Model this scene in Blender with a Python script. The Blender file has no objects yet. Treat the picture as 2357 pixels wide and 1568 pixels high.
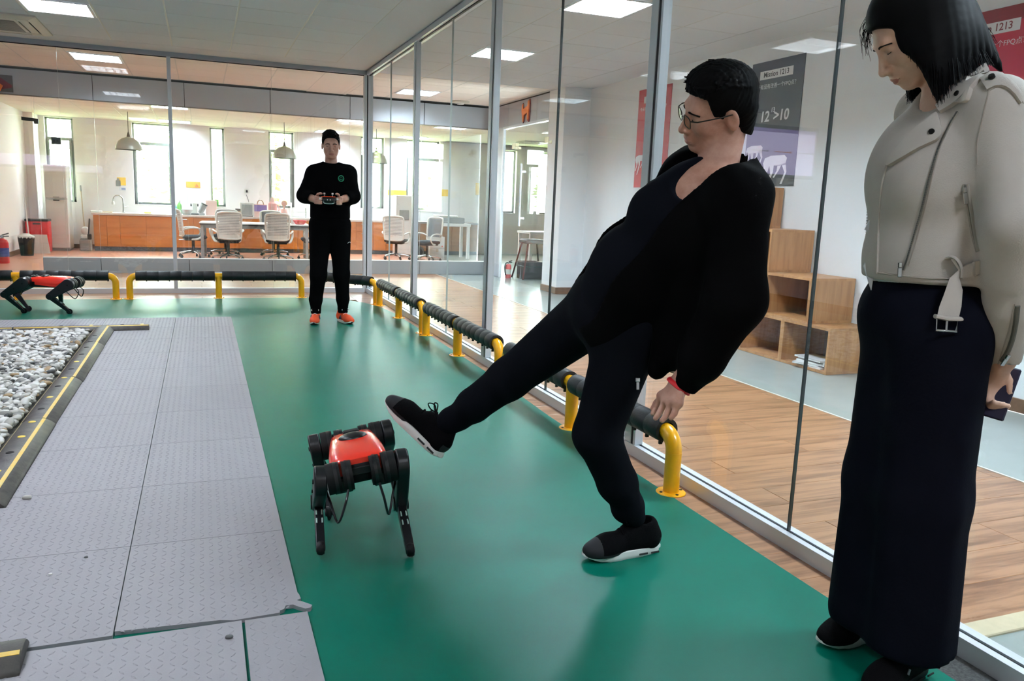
import bpy, bmesh, math, random
import numpy as np
from mathutils import Vector, Matrix
random.seed(7)
rng = np.random.default_rng(7)
scene = bpy.context.scene
col = scene.collection
PI = math.pi
W, H = 2357, 1568

# ------------------------------------------------------------------ camera
F = 1828.47
CAM = np.array([-1.90532, -9.96272, 1.18])
YAW, PIT, ROL = math.radians(21.4334), math.radians(-9.81683), math.radians(2.20531)
_fw = np.array([math.sin(YAW) * math.cos(PIT), math.cos(YAW) * math.cos(PIT), math.sin(PIT)])
_r = np.array([math.cos(YAW), -math.sin(YAW), 0.0])
_u = np.cross(_r, _fw)
_c, _s = math.cos(ROL), math.sin(ROL)
CR, CU, CF = _c * _r + _s * _u, -_s * _r + _c * _u, _fw
cd = bpy.data.cameras.new('camera')
cam = bpy.data.objects.new('camera', cd)
col.objects.link(cam)
cd.sensor_width = 36.0
cd.lens = F * 36.0 / W
cd.clip_start = 0.05
cam.matrix_world = Matrix(((CR[0], CU[0], -CF[0], CAM[0]), (CR[1], CU[1], -CF[1], CAM[1]),
                           (CR[2], CU[2], -CF[2], CAM[2]), (0, 0, 0, 1)))
scene.camera = cam

def V(px, py, d):
    """world point measured in the photograph at a known depth in metres"""
    return CAM + ((px - W / 2) / F * CR - (py - H / 2) / F * CU + CF) * d

# ------------------------------------------------------------------ world, exposure
wd = bpy.data.worlds.new('world')
scene.world = wd
wd.use_nodes = True
bg = wd.node_tree.nodes['Background']
bg.inputs[0].default_value = (0.93, 0.97, 1.0, 1)
bg.inputs[1].default_value = 22.0
scene.view_settings.view_transform = 'Standard'
scene.view_settings.look = 'None'
scene.view_settings.gamma = 1.0
scene.view_settings.use_curve_mapping = False
scene.view_settings.exposure = 1.25
cy = scene.cycles
cy.max_bounces = 10
cy.transparent_max_bounces = 24
cy.glossy_bounces = 4
cy.diffuse_bounces = 5
cy.sample_clamp_indirect = 6.0
cy.caustics_reflective = False
cy.caustics_refractive = False
LAMP = 27.0     # emission of the ceiling light diffusers
KLAMP = 50.0
CLAMP = 76.0     # side corridor lights

# ------------------------------------------------------------------ helpers
def lin(c):
    return tuple((x / 12.92 if x <= .04045 else ((x + .055) / 1.055) ** 2.4) for x in [v / 255 for v in c])

MATS = {}
def mat(name, rgb, rough=.5, metal=0.0, var=0.0, scale=8.0, bump=0.0, bscale=60.0, coat=0.0, spec=.5, stretch=None, rand=0.0, emit=0.0, rgb2=None, alpha=1.0):
    if name in MATS:
        return MATS[name]
    m = bpy.data.materials.new(name)
    m.use_nodes = True
    nt = m.node_tree
    b = nt.nodes['Principled BSDF']
    c = lin(rgb)
    b.inputs['Base Color'].default_value = (*c, 1)
    b.inputs['Roughness'].default_value = rough
    b.inputs['Metallic'].default_value = metal
    b.inputs['Coat Weight'].default_value = coat
    b.inputs['Specular IOR Level'].default_value = spec
    if emit:
        b.inputs['Emission Color'].default_value = (*c, 1)
        b.inputs['Emission Strength'].default_value = emit
    tc = nt.nodes.new('ShaderNodeTexCoord')
    src = tc.outputs['Object']
    if stretch:
        mp = nt.nodes.new('ShaderNodeMapping')
        mp.inputs['Scale'].default_value = stretch
        nt.links.new(src, mp.inputs[0]); src = mp.outputs[0]
    if var or rand:
        out = None
        mix = nt.nodes.new('ShaderNodeMix'); mix.data_type = 'RGBA'
        c2 = lin(rgb2) if rgb2 else tuple(x * (1 - var) for x in c)
        mix.inputs['A'].default_value = (*c, 1)
        mix.inputs['B'].default_value = (*c2, 1)
        if var:
            n = nt.nodes.new('ShaderNodeTexNoise')
            n.inputs['Scale'].default_value = scale
            n.inputs['Detail'].default_value = 6
            n.inputs['Roughness'].default_value = .65
            nt.links.new(src, n.inputs['Vector'])
            cr = nt.nodes.new('ShaderNodeMapRange')
            cr.inputs['From Min'].default_value = .35
            cr.inputs['From Max'].default_value = .65
            nt.links.new(n.outputs['Fac'], cr.inputs['Value'])
            nt.links.new(cr.outputs[0], mix.inputs['Factor'])
        else:
            mix.inputs['Factor'].default_value = 0
        res = mix.outputs['Result']
        if rand:
            oi = nt.nodes.new('ShaderNodeObjectInfo')
            mr = nt.nodes.new('ShaderNodeMapRange')
            mr.inputs['To Min'].default_value = 1 - rand
            mr.inputs['To Max'].default_value = 1 + rand
            nt.links.new(oi.outputs['Random'], mr.inputs['Value'])
            hs = nt.nodes.new('ShaderNodeHueSaturation')
            nt.links.new(mr.outputs[0], hs.inputs['Value'])
            nt.links.new(res, hs.inputs['Color'])
            res = hs.outputs[0]
        nt.links.new(res, b.inputs['Base Color'])
    if bump:
        n2 = nt.nodes.new('ShaderNodeTexNoise')
        n2.inputs['Scale'].default_value = bscale
        n2.inputs['Detail'].default_value = 4
        nt.links.new(src, n2.inputs['Vector'])
        bp = nt.nodes.new('ShaderNodeBump')
        bp.inputs['Strength'].default_value = bump
        bp.inputs['Distance'].default_value = .01
        nt.links.new(n2.outputs['Fac'], bp.inputs['Height'])
        nt.links.new(bp.outputs[0], b.inputs['Normal'])
    MATS[name] = m
    return m

def glass_mat(name, tint=(.95, .975, .965), boost=1.0, rough=0.0, haze=0.0):
    m = bpy.data.materials.new(name); m.use_nodes = True
    nt = m.node_tree; nt.nodes.clear()
    o = nt.nodes.new('ShaderNodeOutputMaterial')
    mx = nt.nodes.new('ShaderNodeMixShader')
    fr = nt.nodes.new('ShaderNodeFresnel'); fr.inputs['IOR'].default_value = 1.5
    geo = nt.nodes.new('ShaderNodeNewGeometry')
    # the same interface from either side of a thin pane
    mm = nt.nodes.new('ShaderNodeMix'); mm.data_type = 'FLOAT'
    mm.inputs['A'].default_value = 1.5; mm.inputs['B'].default_value = 1 / 1.5
    nt.links.new(geo.outputs['Backfacing'], mm.inputs['Factor'])
    lw = nt.nodes.new('ShaderNodeLayerWeight'); lw.inputs['Blend'].default_value = .5
    # Schlick: R = .04 + .96*(1-cos)^5, from the facing output
    pw = nt.nodes.new('ShaderNodeMath'); pw.operation = 'POWER'; pw.inputs[1].default_value = 22.0
    nt.links.new(lw.outputs['Facing'], pw.inputs[0])
    ml = nt.nodes.new('ShaderNodeMath'); ml.operation = 'MULTIPLY_ADD'
    ml.inputs[1].default_value = .96; ml.inputs[2].default_value = .043 * boost
    ml.use_clamp = True
    nt.links.new(pw.outputs[0], ml.inputs[0])
    tr = nt.nodes.new('ShaderNodeBsdfTransparent'); tr.inputs[0].default_value = (*tint, 1)
    gl = nt.nodes.new('ShaderNodeBsdfGlossy'); gl.inputs['Roughness'].default_value = rough
    nt.links.new(ml.outputs[0], mx.inputs[0])
    nt.links.new(tr.outputs[0], mx.inputs[1]); nt.links.new(gl.outputs[0], mx.inputs[2])
    nt.links.new(mx.outputs[0], o.inputs[0])
    nt.nodes.remove(fr); nt.nodes.remove(geo); nt.nodes.remove(mm)
    MATS[name] = m
    return m

def wood_mat(name, rgb, rgb2, axis=0, rough=.35, rand=.1, scale=1.0, coat=0.0):
    """wood with grain running along one object axis"""
    m = bpy.data.materials.new(name); m.use_nodes = True
    nt = m.node_tree; b = nt.nodes['Principled BSDF']
    tc = nt.nodes.new('ShaderNodeTexCoord')
    oi = nt.nodes.new('ShaderNodeObjectInfo')
    ad = nt.nodes.new('ShaderNodeVectorMath'); ad.operation = 'MULTIPLY_ADD'
    ad.inputs[1].default_value = (9, 7, 5)
    cx = nt.nodes.new('ShaderNodeCombineXYZ')
    for i in range(3): nt.links.new(oi.outputs['Random'], cx.inputs[i])
    nt.links.new(cx.outputs[0], ad.inputs[0]); nt.links.new(tc.outputs['Object'], ad.inputs[2])
    mp = nt.nodes.new('ShaderNodeMapping')
    s = [14 * scale] * 3; s[axis] = 1.1 * scale
    mp.inputs['Scale'].default_value = s
    nt.links.new(ad.outputs[0], mp.inputs[0])
    n = nt.nodes.new('ShaderNodeTexNoise'); n.inputs['Scale'].default_value = 1.6
    n.inputs['Detail'].default_value = 7; n.inputs['Roughness'].default_value = .62; n.inputs['Distortion'].default_value = .6
    nt.links.new(mp.outputs[0], n.inputs['Vector'])
    cr = nt.nodes.new('ShaderNodeValToRGB')
    cr.color_ramp.elements[0].position = .33; cr.color_ramp.elements[0].color = (*lin(rgb2), 1)
    cr.color_ramp.elements[1].position = .56; cr.color_ramp.elements[1].color = (*lin(rgb), 1)
    nt.links.new(n.outputs['Fac'], cr.inputs[0])
    hs = nt.nodes.new('ShaderNodeHueSaturation')
    mr = nt.nodes.new('ShaderNodeMapRange'); mr.inputs['To Min'].default_value = 1 - rand; mr.inputs['To Max'].default_value = 1 + rand
    nt.links.new(oi.outputs['Random'], mr.inputs['Value']); nt.links.new(mr.outputs[0], hs.inputs['Value'])
    nt.links.new(cr.outputs[0], hs.inputs['Color']); nt.links.new(hs.outputs[0], b.inputs['Base Color'])
    b.inputs['Roughness'].default_value = rough
    b.inputs['Coat Weight'].default_value = coat
    MATS[name] = m
    return m

def emit_mat(name, rgb, strength):
    m = bpy.data.materials.new(name); m.use_nodes = True
    nt = m.node_tree; nt.nodes.clear()
    o = nt.nodes.new('ShaderNodeOutputMaterial'); e = nt.nodes.new('ShaderNodeEmission')
    e.inputs[0].default_value = (*lin(rgb), 1); e.inputs[1].default_value = strength
    nt.links.new(e.outputs[0], o.inputs[0]); MATS[name] = m
    return m

class MB:
    """collects simple solids, then links them as one mesh object"""
    def __init__(s): s.v = []; s.f = []; s.m = []
    def add(s, vs, fs, mi=0):
        o = len(s.v); s.v += [tuple(float(c) for c in p) for p in vs]
        for f in fs: s.f.append([i + o for i in f]); s.m.append(mi)
        return s
    def box(s, x0, x1, y0, y1, z0, z1, b=0.0, mi=0, M=None):
        if b <= 0:
            vs = [(x, y, z) for x in (x0, x1) for y in (y0, y1) for z in (z0, z1)]
            fs = [(0, 1, 3, 2), (4, 6, 7, 5), (0, 4, 5, 1), (2, 3, 7, 6), (0, 2, 6, 4), (1, 5, 7, 3)]
        else:
            lo, hi = (x0, y0, z0), (x1, y1, z1)
            b = min(b, .49 * min(abs(hi[i] - lo[i]) for i in range(3)))
            vs = []; idx = {}
            for sx in (0, 1):
                for sy in (0, 1):
                    for sz in (0, 1):
                        sg = (sx, sy, sz)
                        for a in range(3):
                            p = []
                            for i in range(3):
                                e = hi[i] if sg[i] else lo[i]
                                if i != a: e += -b if sg[i] else b
                                p.append(e)
                            idx[(sx, sy, sz, a)] = len(vs); vs.append(p)
            fs = []
            for a in range(3):
                o1, o2 = [i for i in range(3) if i != a]
                for sg in (0, 1):
                    q = []
                    for p1, p2 in ((0, 0), (1, 0), (1, 1), (0, 1)):
                        t = [0, 0, 0]; t[a] = sg; t[o1] = p1; t[o2] = p2; q.append(idx[(*t, a)])
                    fs.append(q)
                for p1 in (0, 1):
                    for p2 in (0, 1):
                        t0 = [0, 0, 0]; t0[o1] = p1; t0[o2] = p2; t1 = list(t0); t1[a] = 1
                        fs.append([idx[(*t0, o1)], idx[(*t1, o1)], idx[(*t1, o2)], idx[(*t0, o2)]])
            for sx in (0, 1):
                for sy in (0, 1):
                    for sz in (0, 1):
                        fs.append([idx[(sx, sy, sz, a)] for a in range(3)])
        if M is not None: vs = [tuple(M @ Vector(p)) for p in vs]
        return s.add(vs, fs, mi)
    def tube(s, pts, r, n=12, mi=0, caps=True, closed=False, sq=None):
        pts = [np.array(p, float) for p in pts]
        N = len(pts); rs = r if hasattr(r, '__len__') else [r] * N
        vs = []; up = None
        for i in range(N):
            if closed: t = pts[(i + 1) % N] - pts[i - 1]
            else: t = pts[min(i + 1, N - 1)] - pts[max(i - 1, 0)]
            t = t / (np.linalg.norm(t) + 1e-12)
            if up is None:
                up = np.array([0, 0, 1.0]) if abs(t[2]) < .9 else np.array([1.0, 0, 0])
            up = up - t * (up @ t); up /= np.linalg.norm(up) + 1e-12
            sd = np.cross(t, up)
            for k in range(n):
                a = 2 * PI * (k + .5) / n
                ca, sa = math.cos(a), math.sin(a)
                if sq: ca, sa = ca * sq[0], sa * sq[1]
                vs.append(pts[i] + rs[i] * (ca * sd + sa * up))
        fs = []
        for i in range(N if closed else N - 1):
            j = (i + 1) % N
            for k in range(n):
                k2 = (k + 1) % n
                fs.append((i * n + k, i * n + k2, j * n + k2, j * n + k))
        if caps and not closed:
            fs.append(tuple(range(n - 1, -1, -1))); fs.append(tuple((N - 1) * n + k for k in range(n)))
        return s.add(vs, fs, mi)
    def cyl(s, a, b, r, n=20, mi=0, r2=None):
        return s.tube([a, b], [r, r if r2 is None else r2], n, mi)
    def lathe(s, prof, c=(0, 0, 0), n=24, mi=0, M=None):
        """prof: (radius, z) list, spun round a vertical axis through c"""
        vs = []
        for r, z in prof:
            for k in range(n):
                a = 2 * PI * k / n; vs.append((c[0] + r * math.cos(a), c[1] + r * math.sin(a), c[2] + z))
        fs = []
        for i in range(len(prof) - 1):
            for k in range(n):
                k2 = (k + 1) % n; fs.append((i * n + k, i * n + k2, (i + 1) * n + k2, (i + 1) * n + k))
        if prof[0][0] > 1e-6: fs.append(tuple(range(n - 1, -1, -1)))
        if prof[-1][0] > 1e-6: fs.append(tuple((len(prof) - 1) * n + k for k in range(n)))
        if M is not None: vs = [tuple(M @ Vector(p)) for p in vs]
        return s.add(vs, fs, mi)
    def ball(s, c, r, n=14, m=9, mi=0, M=None):
        r = r if hasattr(r, '__len__') else (r, r, r)
        prof = [(math.sin(PI * i / m), -math.cos(PI * i / m)) for i in range(m + 1)]
        vs = []
        for q, z in prof:
            for k in range(n):
                a = 2 * PI * k / n
                p = Vector((r[0] * q * math.cos(a), r[1] * q * math.sin(a), r[2] * z))
                if M is not None: p = M @ p
                vs.append((p[0] + c[0], p[1] + c[1], p[2] + c[2]))
        fs = []
        for i in range(m):
            for k in range(n):
                k2 = (k + 1) % n; fs.append((i * n + k, i * n + k2, (i + 1) * n + k2, (i + 1) * n + k))
        return s.add(vs, fs, mi)
    def prism(s, poly, z0, z1, mi=0, fn=None):
        """poly in x,y extruded z0..z1; fn maps (x,y,z) to world"""
        n = len(poly)
        vs = [(x, y, z0) for x, y in poly] + [(x, y, z1) for x, y in poly]
        fs = [tuple(range(n - 1, -1, -1)), tuple(range(n, 2 * n))]
        fs += [(i, (i + 1) % n, (i + 1) % n + n, i + n) for i in range(n)]
        if fn: vs = [fn(*p) for p in vs]
        return s.add(vs, fs, mi)
    def xf(s, M):
        s.v = [tuple(M @ Vector(p)) for p in s.v]; return s
    def shift(s, d):
        s.v = [(p[0] + d[0], p[1] + d[1], p[2] + d[2]) for p in s.v]; return s

def mesh_from(name, mb, mats, smooth=False, weld=True):
    me = bpy.data.meshes.new(name)
    me.from_pydata(mb.v, [], mb.f)
    ms = mats if isinstance(mats, (list, tuple)) else [mats]
    for m in ms: me.materials.append(m)
    if len(ms) > 1: me.polygons.foreach_set('material_index', mb.m)
    bm = bmesh.new(); bm.from_mesh(me)
    if weld: bmesh.ops.remove_doubles(bm, verts=bm.verts, dist=1e-6)
    bmesh.ops.recalc_face_normals(bm, faces=bm.faces)
    if smooth:
        for f in bm.faces: f.smooth = True
        lim = math.radians(38 if smooth is True else smooth)
        for e in bm.edges:
            if len(e.link_faces) == 2 and e.calc_face_angle(0) > lim: e.smooth = False
    bm.to_mesh(me); bm.free()
    return me

def obj(name, mb, mats, parent=None, smooth=False, loc=None, label=None, kind=None):
    me = mb if isinstance(mb, bpy.types.Mesh) else mesh_from(name, mb, mats, smooth)
    o = bpy.data.objects.new(name, me)
    col.objects.link(o)
    if parent is not None: o.parent = parent
    if loc is not None: o.location = loc
    if label: o['label'] = label
    if kind: o['kind'] = kind
    return o

def tag(o, label, cat, group=None):
    o['label'] = label; o['category'] = cat
    if group: o['group'] = group
    return o

def thing(name, label, cat, loc=(0, 0, 0), rotz=0.0, group=None):
    o = bpy.data.objects.new(name, None)
    o.empty_display_size = .1
    col.objects.link(o)
    o.location = loc; o.rotation_euler = (0, 0, rotz)
    return tag(o, label, cat, group)

def dup(root, loc, rotz=None, label=None, group=None):
    r = root.copy(); col.objects.link(r); r.location = loc
    if rotz is not None: r.rotation_euler = (0, 0, rotz)
    if label: r['label'] = label
    if group: r['group'] = group
    for ch in list(root.children):
        c = ch.copy(); col.objects.link(c); c.parent = r
        for g in list(ch.children):
            d = g.copy(); col.objects.link(d); d.parent = c
    return r

def struct(name, mb, mats, parent=None, smooth=False, loc=None):
    o = obj(name, mb, mats, parent, smooth, loc)
    if parent is None: o['kind'] = 'structure'
    return o

def bez(p0, p1, p2, p3, n=14):
    p0, p1, p2, p3 = [np.array(p, float) for p in (p0, p1, p2, p3)]
    return [(1 - t) ** 3 * p0 + 3 * (1 - t) ** 2 * t * p1 + 3 * (1 - t) * t * t * p2 + t ** 3 * p3 for t in np.linspace(0, 1, n)]

def spline(pts, n=8):
    """Catmull-Rom through points"""
    P = [np.array(p, float) for p in pts]
    P = [2 * P[0] - P[1]] + P + [2 * P[-1] - P[-2]]
    out = []
    for i in range(1, len(P) - 2):
        for t in np.linspace(0, 1, n, endpoint=False):
            a, b, c, d = P[i - 1], P[i], P[i + 1], P[i + 2]
            out.append(.5 * (2 * b + (c - a) * t + (2 * a - 5 * b + 4 * c - d) * t * t + (3 * b - a - 3 * c + d) * t ** 3))
    out.append(P[-2])
    return out

FONT = None
def text_mesh(body, size, depth=.001, align='CENTER', bold=0.0):
    cu = bpy.data.curves.new('lettering', 'FONT')
    cu.body = body; cu.size = size; cu.extrude = depth; cu.align_x = align; cu.align_y = 'CENTER'; cu.offset = bold
    cu.resolution_u = 3
    o = bpy.data.objects.new('lettering', cu); col.objects.link(o)
    dg = bpy.context.evaluated_depsgraph_get(); dg.update()
    me = bpy.data.meshes.new_from_object(o.evaluated_get(dg))
    bpy.data.objects.remove(o); bpy.data.curves.remove(cu)
    return me

def lettering(body, size, m, parent, M, name='lettering', bold=0.0, shear=0.0, depth=.001, align='CENTER'):
    me = text_mesh(body, size, depth, align, bold)
    if shear:
        for v in me.vertices: v.co.x += shear * v.co.y
    me.transform(M)
    me.materials.clear(); me.materials.append(m)
    return obj(name, me, None, parent)
# ------------------------------------------------------------------ materials of the setting
alu = mat('aluminium', (214, 218, 223), .36, .25, spec=.5)
alu2 = mat('aluminium_dull', (168, 174, 181), .45, .25)
gasket = mat('gasket_black', (12, 14, 16), .5)
white_wall = mat('white_plaster', (240, 243, 246), .75, bump=.03, bscale=120)
cream_wall = mat('cream_plaster', (246, 241, 244), .75, bump=.03, bscale=120)
panel_grey = mat('grey_laminate', (186, 192, 200), .45)
panel_sk = mat('grey_skirting', (146, 149, 151), .5)
tile_white = mat('ceiling_tile', (222, 226, 230), .9, var=.06, scale=180, bump=.12, bscale=260, rand=.03)
tile_warm = mat('ceiling_tile_warm', (244, 236, 228), .9, var=.05, scale=180, bump=.1, bscale=260, rand=.03)
tbar = mat('ceiling_bar', (214, 214, 208), .5)
dark = mat('dark_void', (40, 40, 40), .9)
clear = glass_mat('clear_glass', boost=1.35)
winglass = glass_mat('window_glass', (.96, .98, .96))
plank_m = wood_mat('laminate_wood', (170, 124, 90), (118, 78, 50), 0, .32, .06, coat=.15)
grey_tile = mat('grey_floor_tile', (156, 162, 158), .22, var=.06, scale=5, bump=.02, bscale=8)
red_floor = mat('orange_red_floor', (214, 148, 120), .3, var=.08, scale=3)
granite = mat('black_granite', (38, 38, 38), .35, var=.5, scale=120, rgb2=(90, 90, 88))
stone_brown = mat('brown_stone', (128, 96, 74), .35, var=.25, scale=14)
green_m = mat('green_vinyl', (0, 110, 90), .36, var=.12, scale=2.2, bump=.008, bscale=240, spec=.17)
frame_dark = mat('window_frame_grey', (160, 166, 162), .4, .2)

def PY(px, py, y):
    d = V(px, py, 1.0) - CAM
    return CAM + d * ((y - CAM[1]) / d[1])
def PX(px, py, x):
    d = V(px, py, 1.0) - CAM
    return CAM + d * ((x - CAM[0]) / d[0])
def PZ(px, py, z=0.0):
    d = V(px, py, 1.0) - CAM
    return CAM + d * ((z - CAM[2]) / d[2])

CZ, KZ = 2.68, 2.46        # ceiling heights: hall and kitchen
Y2, Y3 = 2.448, 7.45       # second glass wall, outer wall
XP = 2.87                  # wall with the posters
T = .575                   # ceiling and floor-mat module

# ------------------------------------------------------------------ floors
fl = struct('floor', MB().box(-6, 1.6, -12.3, 2.5, -.14, -.012), dark)
obj('unseen_floor', MB().box(-6, -.26, -12.3, -8.9, -.012, 0), mat('pale_bounce_floor', (190, 160, 128), .4, var=.1, scale=4), fl)  # unseen pale stretch, added so less green bounces onto the woman
pl_me = mesh_from('plank', MB().box(0, 1.19, 0, .189, -.012, 0, .0012), plank_m)
k = 0
for (x0, x1, y0, y1) in ((-.26, 1.6, -8.43, 2.48), (-4.9, -.26, -.75, 2.48)):
    y = y0
    while y < y1 - .02:
        h = min(.19, y1 - y)
        x = x0 - (0 if k % 2 == 0 else .6) if x0 < -1 else x0
        first = x0 > -1 and k % 2
        while x < x1 - .01:
            L = .6 if first else 1.19
            first = False
            a, b = max(x, x0), min(x + L, x1)
            if abs(b - a - 1.19) < .002 and abs(h - .19) < .002:
                o = obj('plank', pl_me, None, fl, loc=(a, y, 0))
            else:
                o = obj('plank', MB().box(0, b - a - .0015, 0, h - .001, -.012, 0, .0012), plank_m, fl, loc=(a, y, 0))
            x += L + .0015
        y += .19; k += 1
struct('floor_tile', MB().box(1.6, XP, -12.3, 2.5, -.14, -.002).box(.0, 1.6, -12.3, -8.505, -.14, -.002).box(2.5, 9, .6, Y3 + .2, -.14, -.003), grey_tile)
struct('floor_kitchen', MB().box(-6, 2.5, 2.5, Y3 + .2, -.14, -.002), red_floor)
struct('trim_1', MB().box(.05, XP, -8.505, -8.43, -.012, .006, .003), mat('pale_beech_strip', (206, 190, 158), .5, var=.12, scale=20))
struct('trim_2', MB().box(1.592, 1.606, -8.42, 2.45, -.01, .003), mat('floor_joint', (222, 222, 214), .4, .3))
struct('floor_granite', MB().box(-.14, -.002, -9.6, -8.43, -.012, .001), granite)

# the green vinyl sheet: straight on the right, its far corner rounded off
pts = [(-5.2, -.55), (-.78, -.50), (-.55, -.58), (-.36, -.76), (-.20, -1.05), (-.10, -1.45), (-.06, -1.9), (-.055, -3.4), (-.07, -5.1), (-.105, -6.0), (-.112, -7.4), (-.112, -8.9), (-5.2, -8.9)]
g = tag(obj('vinyl_mat', MB().prism(pts, .0002, .0022), green_m), 'large green vinyl sheet covering the floor of the test area', 'floor mat')

# ------------------------------------------------------------------ ceilings
def tiled_ceiling(root, z, xs, ys, mtl, holes):
    me = mesh_from('ceiling_tile', MB().box(0, T - .012, 0, T - .012, 0, .012, .002), mtl)
    for i, x in enumerate(xs):
        for y in ys:
            if any(abs(x + T / 2 - hx) < .1 and abs(y + T / 2 - hy) < .1 for hx, hy in holes): continue
            obj('ceiling_tile', me, None, root, loc=(x + .006, y + .006, z + random.uniform(0, .0015)))
    b = MB()
    for x in xs + [xs[-1] + T]: b.box(x - .011, x + .011, ys[0], ys[-1] + T, z + .002, z + .03)
    for y in ys + [ys[-1] + T]: b.box(xs[0], xs[-1] + T, y - .011, y + .011, z + .0025, z + .029)
    obj('ceiling_grid', b, tbar, root)

lights_hall = [(-3.0125, -1.8425), (-3.0125, -4.1425), (-3.0125, -6.4425), (-3.0125, -8.7425), (-3.0125, 1.2575), (-.7125, -8.7425),
               (1.0125, 1.2575), (1.0125, -1.9175), (1.0125, -4.2175), (1.0125, -6.5175), (1.0125, -9.3925)]
cl = struct('ceiling', MB().box(-6, 9, -12.3, 2.52, CZ + .12, CZ + .2), tile_white)
# hall bay (x < 0), corridor bay behind the back glass, side corridor bay
xs_h = [-4.45 + T * i for i in range(8)]       # joints at -2.725, -2.15, ...
xs_h = [x for x in xs_h]
ys_h = [-3.855 + T * i for i in range(7)]
hs = [(-3.0125, -1.8425)]
tiled_ceiling(cl, CZ, xs_h[:7], [-3.855 + T * i for i in range(6)], tile_white, [(-3.0125, ys_h[3] + T / 2)])
HL1 = (-3.0125, ys_h[3] + T / 2)
obj('ceiling_edge', MB().box(-.425, -.02, -3.855, .0, CZ, CZ + .012).box(-4.45, -.425, -.405, .0, CZ, CZ + .012), tile_white, cl)
ys_c = [.09 + T * i for i in range(4)]
tiled_ceiling(cl, CZ, xs_h[:7], ys_c, tile_warm, [(-3.0125, ys_c[2] + T / 2 - T)])
HL2 = (-3.0125, ys_c[1] + T / 2)
obj('ceiling_edge', MB().box(-.425, .15, .09, 2.45, CZ, CZ + .012).box(-6, .15, .03, .09, CZ, CZ + .012).box(-6, -4.45, .09, 2.45, CZ, CZ + .012), tile_warm, cl)
xs_r = [.15 + T * i for i in range(4)]
ys_r = [-5.1 + T * i for i in range(13)]
HR = [(1.0125, ys_r[i] + T / 2) for i in (1, 5, 11)]
tiled_ceiling(cl, CZ, xs_r, ys_r[:9], tile_white, HR)
tiled_ceiling(cl, CZ, xs_r, ys_r[9:], tile_warm, HR)
obj('ceiling_edge', MB().box(2.45, XP + .1, -5.1, 2.45, CZ, CZ + .012).box(.08, .15, -5.1, 0, CZ, CZ + .012), tile_white, cl)
# the rest of the ceiling, out of view
obj('ceiling_edge', MB().box(-6, 0, -12.3, -3.855, CZ, CZ + .012).box(-6, -4.45, -3.855, 0, CZ, CZ + .012).box(.0, XP + .1, -12.3, -5.1, CZ, CZ + .012), tile_white, cl)
ck = struct('ceiling_kitchen', MB().box(-6, 9, 2.50, Y3 + .3, KZ + .10, KZ + .2), tile_warm)
xs_k = [-4.91 + T * i for i in range(14)]
ys_k = [2.56 + T * i for i in range(8)]
KL = [(xs_k[4] + T / 2, ys_k[2] + T / 2), (xs_k[4] + T / 2, ys_k[7] + T / 2), (xs_k[9] + T / 2, ys_k[2] + T / 2), (xs_k[9] + T / 2, ys_k[7] + T / 2), (xs_k[12] + T / 2, ys_k[2] + T / 2), (xs_k[12] + T / 2, ys_k[7] + T / 2)]
tiled_ceiling(ck, KZ, xs_k, ys_k, tile_warm, KL)
obj('ceiling_edge', MB().box(-6, 9, 2.50, 2.56, KZ, KZ + .012).box(-6, 9, 7.16, Y3 + .2, KZ, KZ + .012).box(-6, -4.91, 2.5, Y3, KZ, KZ + .012).box(3.14, 9, .6, Y3, KZ, KZ + .012), tile_warm, ck)

# ------------------------------------------------------------------ ceiling lights
lamp_m = emit_mat('lamp_light', (238, 244, 255), LAMP)
lamp_k = emit_mat('lamp_light_kitchen', (222, 236, 255), KLAMP)
lamp_c = emit_mat('lamp_light_corridor', (226, 240, 255), CLAMP)
lamp_w = mat('lamp_housing', (225, 228, 228), .3, .1)
def light_proto():
    t = thing('ceiling_light', 'x', 'ceiling light', group='recessed ceiling lights')
    e = T / 2 - .012
    b = MB()
    for s in (-1, 1):
        b.box(-e, e, s * (e - .012) - .012, s * (e - .012) + .012, -.006, .0)
        b.box(s * (e - .012) - .012, s * (e - .012) + .012, -e, e, -.006, .0)
    obj('frame', b, lamp_w, t)
    i = e - .02
    h = MB()
    for s in (-1, 1):
        h.box(-i, i, s * i - .003, s * i + .003, .0, .085).box(s * i - .003, s * i + .003, -i, i, .0, .085)
    obj('housing', h, lamp_w, t)
    lv = MB()
    for q in range(1, 6):
        x = -i + 2 * i * q / 6
        lv.add([(x - .003, -i, 0), (x + .003, -i, 0), (x + .012, -i, .03), (x - .012, -i, .03), (x - .003, i, 0), (x + .003, i, 0), (x + .012, i, .03), (x - .012, i, .03)],
               [(0, 1, 2, 3), (4, 7, 6, 5), (0, 4, 5, 1), (1, 5, 6, 2), (2, 6, 7, 3), (3, 7, 4, 0)])
    lv.box(-i, i, -.004, .004, .0, .03)
    obj('louvre', lv, lamp_w, t)
    obj('diffuser', MB().box(-i + .006, i - .006, -i + .006, i - .006, .045, .055), lamp_m, t)
    return t
lp = light_proto()
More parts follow.
